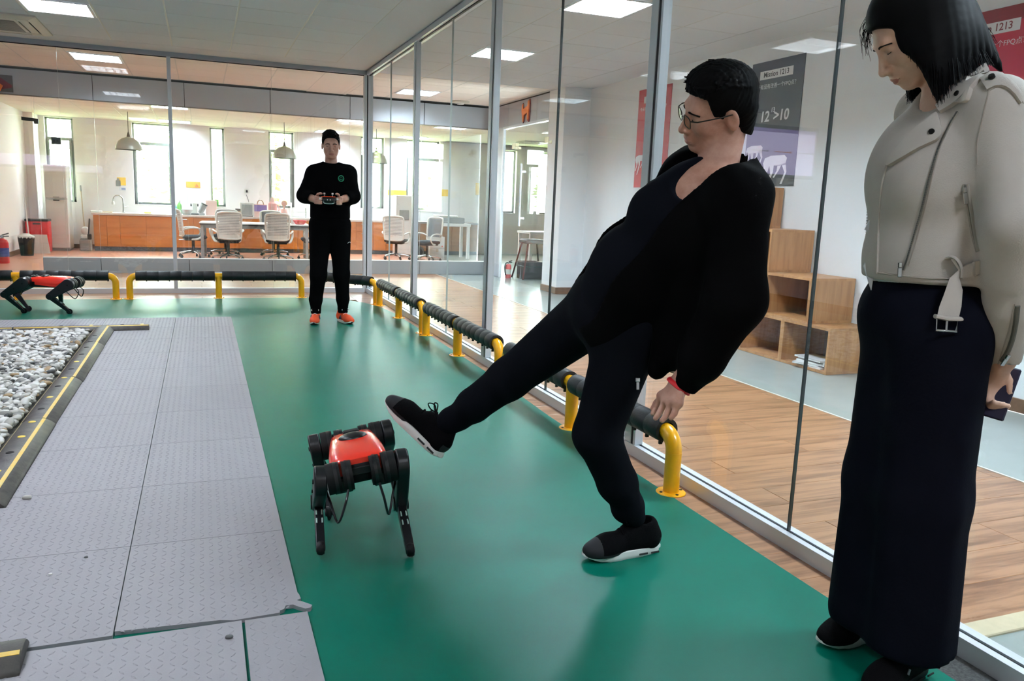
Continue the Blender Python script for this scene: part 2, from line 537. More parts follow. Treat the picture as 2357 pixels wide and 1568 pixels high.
spec = [(HL1, CZ, 'recessed ceiling light beside the air conditioner in the hall ceiling'),
        (HL2, CZ, 'ceiling light in the corridor just behind the back glass wall'),
        (HR[2], CZ, 'side corridor ceiling light at the far end, near the smoke detector'),
        (HR[1], CZ, 'side corridor ceiling light half hidden by a glass wall post'),
        (HR[0], CZ, 'nearest side corridor ceiling light, its louvre blades in view above the kicking man'),
        (KL[0], KZ, 'kitchen ceiling light above the left end of the table, nearer one'),
        (KL[1], KZ, 'kitchen ceiling light near the wide window, closest to the window wall'),
        (KL[2], KZ, 'kitchen ceiling light above the standing man, nearer one'),
        (KL[3], KZ, 'kitchen ceiling light behind the head of the standing man, near the window wall'),
        (KL[4], KZ, 'kitchen ceiling light above the white boxes and printer'),
        (KL[5], KZ, 'kitchen ceiling light by the window behind the printer'),
        ((4.1, 3.3), KZ - .02, 'ceiling light in the bright room behind the glass doors, nearer one'),
        ((4.6, 5.9), KZ - .02, 'ceiling light in the bright room behind the glass doors, by its windows')]
for i, ((x, y), z, lb) in enumerate(spec):
    if i == 0: lp.location = (x, y, z); lp['label'] = lb
    else:
        d_ = dup(lp, (x, y, z), label=lb)
        if z == KZ or x > 0 or y > 0:
            for c_ in d_.children:
                if c_.name.startswith('diffuser'):
                    c_.data = c_.data.copy(); c_.data.materials[0] = lamp_k if z <= KZ else lamp_c
for x, y, lb in [(-3.0125, -4.15, 'hall ceiling light above the gravel, outside the picture'), (-3.0125, -6.45, 'hall ceiling light above the tread mats, outside the picture'), (-3.0125, -8.75, 'added unseen fill light in the hall ceiling left of the viewer'), (-.7, -10.2, 'added unseen fill light in the hall ceiling behind the viewer'), (1.0125, -6.5, 'side corridor ceiling light above the stepped shelf, outside the picture'), (1.0125, -8.8, 'side corridor ceiling light beside the woman, outside the picture')]:  # the lamps left of and behind the viewer are added, unseen fill
    d_ = dup(lp, (x, y, CZ - .06), label=lb, group='ceiling lights out of view')
    if x > 0:
        for c_ in d_.children:
            if c_.name.startswith('diffuser'):
                c_.data = c_.data.copy(); c_.data.materials[0] = lamp_c

seam_m = mat('glass_seam', (176, 188, 184), .3)
# ------------------------------------------------------------------ glass wall at the back of the hall (y = 0)
ZT = 2.632
wb = struct('wall_back', MB().box(-6, 0, .0, .074, .0, .030).box(-6, 0, 0, .027, .030, .056).box(-6, 0, .042, .074, .030, .056), alu)
obj('gasket', MB().box(-6, 0, .027, .042, .030, .050), gasket, wb)
obj('top_rail', MB().box(-6, .0, -.004, .078, ZT, CZ), alu2, wb)
obj('gasket', MB().box(-6, .0, .028, .044, ZT - .008, ZT), gasket, wb)
for x in (-2.205, -4.41):
    obj('post', MB().box(x - .02, x + .02, 0, .074, .056, ZT, .002), alu, wb)
obj('corner_post', MB().box(-.033, .0, -.002, .074, .0, ZT, .002).box(.012, .074, -.002, .074, 0, ZT, .002), alu, wb)
obj('gasket', MB().box(-.001, .013, .006, .07, .0, ZT), gasket, wb)
pane_x = [-5.5, -4.43, -3.30, -2.225, -1.12, -.033]
for a, b in ((-5.5, -4.43), (-4.39, -3.301), (-3.299, -2.225), (-2.185, -1.111), (-1.109, -.033)):
    obj('glass_pane', MB().box(a, b, .030, .040, .05, ZT), clear, wb)
for x in (-3.30, -1.11): obj('seam', MB().box(x - .0008, x + .0008, .0295, .0405, .056, ZT), seam_m, wb)

# ------------------------------------------------------------------ glass wall on the right (x = 0)
wr_ = struct('wall_right', MB().box(0, .074, -12.3, 0, .0, .030).box(0, .027, -12.3, 0, .030, .056).box(.042, .074, -12.3, 0, .030, .056), alu)
obj('gasket', MB().box(.027, .042, -12.3, 0, .030, .050), gasket, wr_)
obj('top_rail', MB().box(-.004, .024, -12.3, 0, ZT, CZ).box(.024, .048, -12.3, 0, ZT + .012, CZ).box(.048, .082, -12.3, 0, ZT, CZ), alu, wr_)
obj('gasket', MB().box(.026, .046, -12.3, 0, ZT - .006, ZT + .012), gasket, wr_)
posts = (-2.365, -4.555, -6.735, -8.925)
for y in posts:
    obj('post', MB().box(0, .046, y + .010, y + .070, .056, ZT, .002).box(0, .046, y - .030, y - .013, .056, ZT, .002), alu, wr_)
    obj('gasket', MB().box(.004, .042, y - .0135, y + .0105, .03, ZT), gasket, wr_)
edges = [0.0] + [v for y in posts for v in (y + .068, y - .029)] + [-12.2]
for i in range(0, len(edges), 2):
    a, b = edges[i], edges[i + 1]
    m = {0: -1.17, 2: -3.45, 4: -5.612, 6: -7.815, 8: -10.5}[i]
    for p, q in (((a, m + .001), (m - .001, b)) if i >= 4 else ((a, b),)):
        obj('glass_pane', MB().box(.030, .040, min(p, q), max(p, q), .05, ZT), clear, wr_)
    obj('seam', MB().box(.0275, .0425, m - (.0016 if i >= 4 else .0007), m + (.0016 if i >= 4 else .0007), .056, ZT), mat('glass_seam_dark', (52, 58, 58), .2) if i >= 4 else seam_m, wr_)

# ------------------------------------------------------------------ second glass wall behind the corridor (y = Y2)
SK = [-3.94, -3.232, -2.09, -.937, .215, 1.33, 2.43]
wc = struct('wall_corridor', MB().box(-3.94, 2.5, Y2 + .01, Y2 + .09, 0, .19), dark)
for a, b in zip(SK[:-1], SK[1:]):
    obj('skirting_panel', MB().box(a + .003, b - .003, Y2, Y2 + .02, .0, .205, .002), panel_sk, wc)
obj('skirting_cap', MB().box(-3.94, 2.5, Y2, Y2 + .09, .205, .213, .002), mat('pale_cap', (214, 216, 212), .5), wc)
HD = [-6.0, -5.53, -4.38, -3.232, -2.09, -.937, .215, 1.36, 2.5]
for a, b in zip(HD[:-1], HD[1:]):
    obj('header_panel', MB().box(a + .004, b - .004, Y2, Y2 + .02, 2.333, 2.655, .002), panel_grey, wc)
obj('header_core', MB().box(-6, 2.5, Y2 + .012, Y2 + .1, 2.34, CZ), dark, wc)
obj('header_lip', MB().box(-6, 2.5, Y2, Y2 + .1, 2.325, 2.333), mat('brown_lip', (110, 98, 88), .5), wc)
for a, b in zip(SK[:-1], SK[1:]):
    obj('glass_pane', MB().box(a + .002, b - .002, Y2 + .035, Y2 + .045, .213, 2.325), clear, wc)
for x in SK[:-1]:
    obj('seam', MB().box(x - .0012, x + .0012, Y2 + .034, Y2 + .046, .213, 2.325), seam_m, wc)
d1 = struct('door_1', MB().box(-4.90, -3.95, Y2 + .035, Y2 + .045, .01, 2.07), clear)
patch = mat('patch_fitting', (70, 72, 70), .35, .6)
p0 = PY(48, 268, Y2); p1 = PY(88, 285, Y2)
obj('patch_fitting', MB().prism([(p0[0], p0[2]), (p1[0], p0[2] - .015), (p1[0], p1[2]), (p1[0] - .05, p1[2]), (p1[0] - .055, p0[2] - .05), (p0[0], p0[2] - .045)], Y2 + .02, Y2 + .06, fn=lambda a, b, c: (a, c, b)), patch, d1)
obj('transom_glass', MB().box(-4.90, -3.95, Y2 + .035, Y2 + .045, 2.075, 2.325), clear, d1)
q = PY(128, 324, Y2)
obj('lock_case', MB().box(q[0] - .055, q[0] + .055, Y2 + .015, Y2 + .065, q[2] - .045, q[2] + .045, .004), patch, d1)
for s in (-.02, .022): obj('lock_button', MB().box(q[0] + s - .012, q[0] + s + .012, Y2 + .008, Y2 + .017, q[2] - .012, q[2] + .012), mat('black_plastic', (22, 22, 24), .4), d1)

# door wall turning towards the viewer at the end of the corridor (x = 2.5)
XD = 2.5
wd_ = struct('wall_side', MB().box(XD + .012, XD + .09, .22, 2.5, 2.34, CZ), dark)
for a, b in ((.22, .64), (.64, 1.78), (1.78, 2.448)):
    obj('header_panel', MB().box(XD, XD + .02, a + .003, b - .003, 2.333, 2.66, .002), panel_grey, wd_)
obj('header_rail', MB().box(XD - .004, XD + .06, .22, 1.95, 2.30, 2.333), alu, wd_)
for a, b in ((1.98, 2.448),):
    for z0, z1 in ((0, .21), (.21, 2.333)):
        obj('side_panel', MB().box(XD, XD + .03, a, b, z0 + .002, z1 - .002, .002), panel_grey, wd_)
obj('jamb', MB().box(XD - .002, XD + .04, 1.95, 1.98, 0, 2.333), alu, wd_)
d2 = struct('door_2', MB().box(XD + .02, XD + .03, 1.09, 1.94, .01, 2.29), clear)
obj('door_leaf', MB().box(XD + .02, XD + .03, .23, 1.08, .01, 2.29), clear, d2)
for px, py in ((1184, 336), (1260, 322)):
    c = PX(px, py, XD)
    obj('patch_fitting', MB().box(XD - .005, XD + .055, c[1] - .05, c[1] + .09, c[2] - .04, c[2] + .04, .004).box(XD - .004, XD + .05, c[1] - .16, c[1] - .05, c[2] - .055, c[2] - .015, .004), mat('brass_fitting', (158, 146, 118), .35, .7), d2)
obj('pull_handle', MB().tube([(XD - .05, 1.03, .85), (XD - .05, 1.03, 1.75)], .016, 10).box(XD - .05, XD + .02, 1.015, 1.045, .95, .98).box(XD - .05, XD + .02, 1.015, 1.045, 1.62, 1.65), alu, d2)

# column and the long wall with the posters
struct('wall_column', MB().box(2.5, XP + .2, -.28, .22, 0, CZ, .004), white_wall)
struct('wall_poster', MB().box(XP, XP + .2, -12.3, -.28, 0, CZ), white_wall)
struct('baseboard_poster', MB().box(XP - .016, XP, -12.3, -.29, 0, .088, .003), stone_brown)
struct('baseboard_column', MB().box(2.484, 2.5, -.28, .22, 0, .088, .003).box(2.484, XP - .016, -.296, -.28, 0, .088, .003), stone_brown)

# outer wall with the windows (y = Y3), kitchen side wall, shell of the building
px6 = PY(1161, 400, Y3); px6b = PY(1184, 400, Y3); px7 = PY(1239, 400, Y3); px7b = PY(1262, 400, Y3)
WIN = [(-4.604, -4.13, .88, 2.44), (-3.126, -2.404, .88, 2.44), (-1.716, -1.441, .88, 2.44), (-.588, -.084, .90, 2.44),
       (1.30, 1.811, .95, 2.455), (2.30, 3.05, .95, 2.455), (px6[0] - .1, px6b[0] + .05, .95, 2.36), (px7[0], px7b[0] + .25, .95, 2.36)]
wo = MB()
xp = -6.0
for (a, b, z0, z1) in WIN:
    wo.box(xp, a, Y3, Y3 + .22, -.14, 2.7)
    wo.box(a, b, Y3, Y3 + .22, -.14, z0)
    if z1 < 2.7: wo.box(a, b, Y3, Y3 + .22, z1, 2.7)
    xp = b
wo.box(xp, 9, Y3, Y3 + .22, -.14, 2.7)
struct('wall_outer', wo, cream_wall)
for i, (a, b, z0, z1) in enumerate(WIN):
    w = struct('window_%d' % (i + 1), MB().box(a, a + .035, Y3 + .1, Y3 + .15, z0, z1).box(b - .045, b, Y3 + .1, Y3 + .15, z0, z1).box(a, b, Y3 + .1, Y3 + .15, z0, z0 + .04).box(a, b, Y3 + .1, Y3 + .15, z1 - .03, z1), frame_dark)
    if i in (0, 1, 3, 4, 5):
        zt = 2.06
        obj('transom', MB().box(a + .03, b, Y3 + .085, Y3 + .16, zt - .035, zt + .02), frame_dark, w)
        obj('casement_frame', MB().box(b - .085, b - .045, Y3 + .06, Y3 + .12, z0, zt).box(a + .035, a + .06, Y3 + .06, Y3 + .12, z0, zt), frame_dark, w)
        obj('pane', MB().box(a + .03, b - .04, Y3 + .12, Y3 + .126, z0, zt - .03), winglass, w)
        obj('pane', MB().box(a + .03, b - .04, Y3 + .12, Y3 + .126, zt + .02, z1), winglass, w)
    else:
        obj('pane', MB().box(a + .03, b - .04, Y3 + .12, Y3 + .126, z0, z1), winglass, w)
    obj('sill', MB().box(a, b, Y3 - .012, Y3 + .1, z0 - .02, z0, .002), cream_wall, w)
struct('wall_kitchen', MB().box(-5.05, -4.85, 2.62, Y3, 0, 2.7).box(-4.85, -4.70, 6.93, Y3, 0, KZ), cream_wall)
struct('baseboard_kitchen', MB().box(-4.85, -4.836, 2.62, 6.93, 0, .08), stone_brown)
struct('baseboard_outer', MB().box(-4.7, -3.84, Y3 - .014, Y3, 0, .08), stone_brown)
struct('wall_left', MB().box(-6.2, -6, -12.3, Y3, -.14, 2.9), white_wall)
struct('wall_front', MB().box(-6, 9, -12.5, -12.3, -.14, 2.9), white_wall)
struct('wall_far', MB().box(9, 9.2, .4, Y3, -.14, 2.7).box(XP + .2, 9, .4, .6, -.14, 2.7).box(XP + .18, XP + .2, .6, .7, 0, 2.7), white_wall)
struct('roof', MB().box(-6.2, 9.2, -12.5, Y3 + .25, 2.9, 3.0), dark)
# ------------------------------------------------------------------ yellow guard rails with black foam
yellow = mat('yellow_paint', (255, 180, 12), .28, coat=.4, var=.05, scale=30)
foam_m = mat('black_foam', (20, 21, 23), .5, bump=.12, bscale=120, var=.2, scale=40, rgb2=(34, 35, 37), spec=.4)
bolt_m = mat('dark_bolt', (60, 52, 20), .5, .6)
RZ, RR = .252, .034
flange_me = None
def foam_mesh(L):
    """one wrapped length of foam, open along the underside"""
    n = 18; vs = []; ro, ri = .054, .038
    a0, a1 = -PI / 2 + .28, 1.5 * PI - .28
    prof = [(0, ro - .0007), (.0015, ro), (L - .0015, ro), (L, ro - .0007)]
    for x, r in prof:
        for k in range(n):
            a = a0 + (a1 - a0) * k / (n - 1)
            vs.append((x, r * math.cos(a), r * math.sin(a)))
    for x in (0, L):
        for k in range(n):
            a = a0 + (a1 - a0) * k / (n - 1)
            vs.append((x, ri * math.cos(a), ri * math.sin(a)))
    fs = []
    def strip(p, q):
        for k in range(n - 1): fs.append((p * n + k, q * n + k, q * n + k + 1, p * n + k + 1))
    strip(0, 1); strip(1, 2); strip(2, 3); strip(3, 5); strip(5, 4); strip(4, 0)
    for k in (0, n - 1): fs.append([p * n + k for p in (0, 1, 2, 3, 5, 4)])
    mb = MB().add(vs, fs)
    # little tie lugs hanging under the seam
    mb.box(L - .012, L - .002, -.03, -.016, -.059, -.046).box(L - .012, L - .002, .016, .03, -.059, -.046)
    return mb

def guard_rail(p0, p1, label, mid=True, double_flange=False):
    p0, p1 = np.array([*p0, 0.0]), np.array([*p1, 0.0])
    L = np.linalg.norm(p1 - p0)
    rot = math.atan2(p1[1] - p0[1], p1[0] - p0[0])
    t = thing('guard_rail', label, 'guard rail', tuple(p0), rot, 'yellow guard rails round the test area')
    R = .075
    path = [np.array([0, 0, .004]), np.array([0, 0, RZ - R])]
    path += [np.array([R - R * math.cos(a), 0, RZ - R + R * math.sin(a)]) for a in np.linspace(0, PI / 2, 8)[1:]]
    path += [np.array([L - R + R * math.sin(a), 0, RZ - R + R * math.cos(a)]) for a in np.linspace(0, PI / 2, 8)]
    path += [np.array([L, 0, .004])]
    obj('pipe', MB().tube(path, RR, 18), yellow, t, smooth=True)
    # elbow weld rings
    for x in (0, L): obj('weld_ring', MB().cyl((x, 0, RZ - R - .003), (x, 0, RZ - R + .001), RR + .0008, 18), yellow, t, smooth=True)
    xs = [0, L / 2, L] if mid else [0, L]
    if mid: obj('middle_post', MB().cyl((L / 2, 0, .004), (L / 2, 0, RZ), RR, 18), yellow, t, smooth=True)
    for x in xs:
        f = obj('flange', MB().lathe([(0.0, 0), (.062, 0), (.063, .003), (.061, .006), (RR, .008), (0, .008)], (x, 0, .0), 28), yellow, t, smooth=True)
        obj('bolt', MB().cyl((x + .048, .0, .006), (x + .048, 0, .0095), .0065, 8).cyl((x - .048, 0, .006), (x - .048, 0, .0095), .0065, 8).cyl((x, .048, .006), (x, .048, .0095), .0065, 8).cyl((x, -.048, .006), (x, -.048, .0095), .0065, 8), bolt_m, f, kind='stuff')
    spans = [(R - .012, L / 2 - RR - .004), (L / 2 + RR + .004, L - R + .012)] if mid else [(R - .012, L - R + .012)]
    for a, b in spans:
        n = max(3, round((b - a) / .085 * .78)); d = (b - a) / n
        me = mesh_from('foam_segment', foam_mesh(d - .0004), foam_m, smooth=55)
        for k in range(n):
            o = obj('foam_segment', me, None, t)
            o.location = (a + k * d, 0, RZ + random.uniform(-.0015, .0015))
            o.rotation_euler = (random.uniform(-.04, .04), 0, 0)
    return t
XR = -.088
guard_rail((-4.62, -.515), (-2.785, -.52), 'yellow rail on the back edge behind the small walking robot dog')
guard_rail((-2.652, -.515), (-.845, -.49), 'yellow rail on the back edge between the robot dog and the standing man')
guard_rail((-.66, -.47), (-.10, -1.13), 'yellow rail set slantwise across the far corner behind the standing man', mid=False)
guard_rail((XR, -1.26), (XR, -3.13), 'side rail farthest along the right glass wall, right beside the corner rail')
guard_rail((XR, -3.25), (XR, -5.115), 'side rail in the middle of the right glass wall, clear of the kicking man')
guard_rail((XR, -5.25), (XR, -7.235), 'nearest side rail, partly hidden by the kicking man who hangs his hand over its end')

# ------------------------------------------------------------------ grey foam mats with tread bars
foam_grey = mat('grey_eva_foam', (155, 153, 158), .55, var=.05, scale=7, bump=.1, bscale=220, rand=.025)
MZ = .012
def mat_tile(x0, x1, y0, y1, label, poly=None, z=0.0, wob=0.0):
    """one interlocking foam tile; its raised bars are one relief part"""
    t = tag(obj('foam_mat', MB().prism(poly or [(0, 0), (x1 - x0, 0), (x1 - x0, y1 - y0), (0, y1 - y0)], 0.0, MZ), foam_grey, loc=(x0, y0, .0024 + z)), label, 'floor mat', 'grey interlocking foam mats')
    vs, fs = [], []
    p = .0285; i = 0
    key = (round(x1 - x0, 3), round(y1 - y0, 3))
    if key in TREAD:
        obj('tread', TREAD[key], None, t, kind='stuff'); return t
    y = .018
    while y < y1 - y0 - .012:
        j = 0; x = .018
        while x < x1 - x0 - .012:
            a = PI / 4 + .12 if (i + j) % 2 else 3 * PI / 4 - .12
            ca, sa = math.cos(a), math.sin(a)
            l, w, h = .0125, .0042, .0017
            o = len(vs)
            for u, v, zz in ((-l, 0, 0), (0, -w, 0), (l, 0, 0), (0, w, 0), (-l * .6, 0, h), (l * .6, 0, h)):
                vs.append((x + u * ca - v * sa, y + u * sa + v * ca, MZ - .0003 + zz))
            fs += [(o, o + 1, o + 4), (o + 1, o + 2, o + 5), (o + 1, o + 5, o + 4), (o + 2, o + 3, o + 5), (o + 3, o, o + 4), (o + 3, o + 4, o + 5)]
            x += p; j += 1
        y += p; i += 1
    me = mesh_from('tread', MB().add(vs, fs), foam_grey, weld=False)
    TREAD[key] = me
    obj('tread', me, None, t, kind='stuff')
    return t
TREAD = {}
MY = [-7.795 + .5765 * i for i in range(11)]
xe = -1.668
rows = ['against the gap at the near end', 'second from the near gap', 'third from the near gap', 'fourth from the near gap', 'fifth from the near gap', 'sixth from the near gap', 'fourth from the far end', 'third from the far end', 'second from the far end', 'at the far end']
g = .0016
tooth = lambda w, d: [(0, .02), (w * .55, .0), (w * .62, -.012), (w - .06, -.006), (w - .058, .006), (w - .046, .012), (w - .040, .030), (w - .020, .030), (w - .005, .012), (w + .012, -.004), (w + .026, -.002), (w + .032, .012), (w + .008, .040), (w - .006, .052), (w + .006, .060), (w + .004, .085), (w, .10), (w, d), (0, d)]
for i in range(10):
    y0, y1 = MY[i] + g, MY[i + 1] - g
    w = .485
    poly = tooth(w - 2 * g, y1 - y0) if i == 0 else None
    mat_tile(xe - w + g, xe - g, y0, y1, 'grey tread mat along the green sheet, %s' % ('nearest one, its torn corner tab curling out' if i == 0 else rows[i]), poly)
    mat_tile(xe - w - .5765 + g, xe - w - g, y0, y1, 'grey tread mat in the second column, %s' % rows[i])
for k in range(3):
    x1 = xe - .485 - .5765 * (k + 1)
    mat_tile(x1 - .5765 + g, x1 - g, MY[9] + g, MY[10] - g, 'grey tread mat in the far row behind the gravel, %s of three' % ('rightmost', 'middle', 'leftmost')[k])
mat_tile(-1.824, -1.655, -8.40, -7.815, 'narrow grey tread mat strip at the near edge beside the green sheet')
mat_tile(-2.42, -1.832, -8.40, -7.812, 'wide grey tread mat at the near edge, a dark pebble on its corner')
mat_tile(-3.01, -2.424, -8.40, -7.812, 'grey tread mat at the near edge under the bump end')

# ------------------------------------------------------------------ rubber cable bumps with yellow stripes
rubber = mat('black_rubber', (58, 56, 54), .5, var=.35, scale=16, rgb2=(86, 82, 76), bump=.1, bscale=120)
stripe_m = mat('yellow_stripe', (228, 184, 40), .45, var=.25, scale=22, rgb2=(214, 186, 96))
cream_m = mat('worn_yellow_stripe', (214, 200, 150), .5, var=.3, scale=24)
reflect_m = mat('yellow_reflector', (246, 216, 70), .3)
hole_m = mat('bolt_hole_black', (10, 10, 10), .8)
BW, BH = .158, .038
def bz(u):   # section height across the bump
    a = min(1.0, abs(u) / (BW / 2))
    return BH * (1 - a ** 2.6) * .86 + .006
def bump(p0, p1, label, studs=(), cream=True, flip=1):
    p0, p1 = np.array(p0, float), np.array(p1, float)
    L = np.linalg.norm(p1 - p0); rot = math.atan2(p1[1] - p0[1], p1[0] - p0[0])
    t = thing('speed_bump', label, 'speed bump', (p0[0], p0[1], MZ + .0024), rot, 'black rubber bumps edging the gravel')
    n = 18; us = np.linspace(-BW / 2, BW / 2, n)
    vs = []; fs = []
    xs = [0, .006, L - .006, L]
    for x in xs:
        s = 1 if 0 < x < L else .93
        for u in us: vs.append((x, u * s, bz(u) * s))
    m = len(us)
    for i in range(3):
        for k in range(m - 1): fs.append((i * m + k, i * m + k + 1, (i + 1) * m + k + 1, (i + 1) * m + k))
    b0 = len(vs)
    for x in (0, L): vs += [(x, -BW / 2, 0), (x, BW / 2, 0)]
    fs.append([b0] + list(range(0, m)) + [b0 + 1]); fs.append([b0 + 2] + [3 * m + k for k in range(m)] + [b0 + 3])
    fs.append((b0, b0 + 2, b0 + 3, b0 + 1)); fs.append((b0, 0, m, 2 * m, 3 * m, b0 + 2)); fs.append((b0 + 1, b0 + 3, 4 * m - 1, 3 * m - 1, 2 * m - 1, m - 1))
    obj('body', MB().add(vs, fs), rubber, t, smooth=50)
    def strip(u0, u1, mm, nm):
        b = MB(); uu = np.linspace(u0, u1, 4); v = []
        for x in (.004, L - .004):
            for u in uu: v.append((x, u, bz(u) + .0008))
            for u in uu: v.append((x, u, bz(u) - .002))
        f = [(k, k + 1, 8 + k + 1, 8 + k) for k in range(3)] + [(4 + k, 12 + k, 12 + k + 1, 4 + k + 1) for k in range(3)]
        f += [(0, 8, 12, 4), (3, 7, 15, 11), (0, 4, 5, 6, 7, 3, 2, 1), (8, 9, 10, 11, 15, 14, 13, 12)]
        obj(nm, b.add(v, f), mm, t)
    strip(flip * .030 - .0075, flip * .030 + .0075, stripe_m, 'stripe')
    if cream: strip(-flip * .070 - .005, -flip * .070 + .004, cream_m, 'stripe')
    for x, kind in studs:
        u = -flip * .012; sl = 0
        b = MB().lathe([(0, bz(u) + .0022), (.013, bz(u) + .0018), (.0165, bz(u) + .0002), (.0165, bz(u) - .004), (0, bz(u) - .004)], (x, u, 0), 16)
        obj('reflector' if kind else 'bolt_hole', b, reflect_m if kind else hole_m, t)
    return t
BX = -2.683
def stud_x(y0, y1, pxs):
    return [(PZ(px, py, .045)[1], kd) for px, py, kd in pxs if min(y0, y1) < PZ(px, py, .045)[1] < max(y0, y1)]
studs = [(217, 775, 0), (209, 789, 0), (200, 802, 0), (192, 818, 0), (182, 835, 1), (170, 852, 0), (157, 872, 1), (138, 892, 0), (122, 917, 1), (104, 944, 0), (86, 974, 1), (64, 1008, 1), (36, 1045, 0), (8, 1088, 1)]
ends = [-2.66, -3.47, -4.67, -5.62, -6.75]
nm = ['rubber bump along the gravel, farthest section meeting the cross bump', 'rubber bump along the gravel, second section with a lifted near end', 'rubber bump along the gravel, third section with four yellow reflectors', 'rubber bump along the gravel, nearest section running out of the picture']
for i in range(4):
    a, b = ends[i], ends[i + 1] + .004
    st = [(a - y, kd) for y, kd in stud_x(a, b, studs)]
    bump((BX, a), (BX + (.004 if i % 2 else -.002), b), nm[i], st)
bump((-3.33, -2.70), (-2.345, -2.665), 'rubber bump across the far end of the gravel, sticking out onto the mats', [(.33, 0), (.55, 1), (.78, 0), (.93, 1)], cream=False, flip=-1)
bump((-4.3, -2.72), (-3.335, -2.70), 'rubber bump across the far end of the gravel, cut off by the left picture edge', [(.5, 1), (.8, 0)], cream=False, flip=-1)
bump((-3.35, -7.88), (-2.347, -7.845), 'rubber bump end at the near left corner, on the tread mats', [], cream=False, flip=-1)

# ------------------------------------------------------------------ gravel
struct('gravel_bed', MB().box(-4.4, BX - .06, -7.4, -2.78, .0024, .010), mat('gravel_ground', (120, 118, 112), .9, var=.4, scale=40))
peb = [mat('white_pebble', (232, 231, 226), .5, var=.08, scale=25), mat('pale_grey_pebble', (196, 194, 186), .55, var=.15, scale=20), mat('grey_pebble', (146, 146, 140), .55, var=.2, scale=20), mat('tan_pebble', (176, 150, 112), .55, var=.2, scale=20), mat('dark_pebble', (92, 94, 94), .5, var=.2, scale=20)]
labels = ['smooth white pebble in the gravel field inside the rubber bumps', 'smooth pale grey pebble in the gravel field inside the rubber bumps', 'smooth mid grey pebble in the gravel field inside the rubber bumps', 'smooth tan brown pebble in the gravel field inside the rubber bumps', 'smooth dark slate pebble in the gravel field inside the rubber bumps']
shapes = []
ico = bmesh.new(); bmesh.ops.create_icosphere(ico, subdivisions=2, radius=1.0)
iv = np.array([v.co[:] for v in ico.verts]); ifc = [tuple(v.index for v in f.verts) for f in ico.faces]; ico.free()
for k in range(6):
    a = rng.normal(size=(5, 3)); ph = rng.uniform(0, 6, 5)
    d = 1 + sum(.07 * np.sin(iv @ a[i] * 1.6 + ph[i]) for i in range(5))
    shapes.append(iv * d[:, None] * np.array([1, .74 + .05 * (k % 3), .46 + .04 * (k % 2)]))
def to_px(P):
    v = np.asarray(P) - CAM; z = v @ CF
    return W / 2 + F * (v @ CR) / z, H / 2 - F * (v @ CU) / z, z
stones = []
for lay in range(2):
    yy = -2.85
    while yy > -7.3:
        xx = -2.795 + rng.uniform(-.01, .01)
        while xx > -4.0:
            r = float(np.clip(rng.gamma(9, .0022), .011, .034))
            stones.append((xx + rng.normal() * .006, yy + rng.normal() * .009, .024 + lay * .015 + rng.uniform(0, .012), r))
            xx -= r * 1.75
        yy -= .030
def stone_M(x, y, z, r):
    return Matrix.Translation((x, y, z)) @ Matrix.Rotation(rng.uniform(0, 2 * PI), 4, 'Z') @ Matrix.Rotation(rng.normal() * .3, 4, 'X') @ Matrix.Rotation(rng.normal() * .3, 4, 'Y') @ Matrix.Scale(r, 4)
vis = []
for s in stones:
    px, py, z = to_px(s[:3])
    vis.append((s[3] / z * (1.0 if s[2] > .038 else .0)) if -10 < px < 330 and py > 0 else 0)
order = np.argsort(-np.array(vis))
cw = [.44, .25, .17, .06, .08]
cum = np.cumsum(cw)
pick = [int(np.searchsorted(cum, rng.random() * .9999)) for _ in stones]
sh_me = {}
single = set(int(i) for i in order[:300])
bulk = [[] for _ in peb]
for i, s in enumerate(stones):
    M = stone_M(*s); c = pick[i]; k = i % 6
    if i in single:
        if (k, c) not in sh_me:
            sh_me[(k, c)] = mesh_from('pebble', MB().add(shapes[k], ifc), peb[c], smooth=180)
        o = obj('pebble', sh_me[(k, c)], None)
        o.matrix_world = M
        tag(o, labels[c], 'pebble', ('white', 'pale grey', 'mid grey', 'tan', 'dark')[c] + ' pebbles of the gravel field')
    else: bulk[c].append((M, k))
gv, gf, gm = [], [], []
for c, L in enumerate(bulk):
    for M, k in L:
        o = sum(len(a) for a in gv)
        Mn = np.array(M)
        gv.append(shapes[k] @ Mn[:3, :3].T + Mn[:3, 3]); gf.append(np.array(ifc) + o); gm += [c] * len(ifc)
me = bpy.data.meshes.new('gravel')
me.from_pydata(np.concatenate(gv).tolist(), [], np.concatenate(gf).tolist())
for m in peb: me.materials.append(m)
me.polygons.foreach_set('material_index', gm); me.polygons.foreach_set('use_smooth', [True] * len(gm))
go = obj('gravel', me, None, kind='stuff')
tag(go, 'loose gravel of white, grey and tan pebbles filling the bed', 'gravel')
for (px, py, c, r, lb) in ((62, 1150, 1, .016, 'stray pale pebble lying on the tread mat near the bump'), (527, 1471, 4, .010, 'tiny dark pebble on the near corner of the wide front mat'), (198, 1286, 4, .006, 'black pebble chip on the mat in the column one in'), (116, 1325, 0, .006, 'white pebble chip on the mat near the lower left')):
    p = PZ(px, py, MZ)
    o = obj('pebble', MB().add(shapes[1] * r, ifc), peb[c], smooth=180); o.location = (p[0], p[1], MZ + .0024 + r * .42); tag(o, lb, 'pebble')
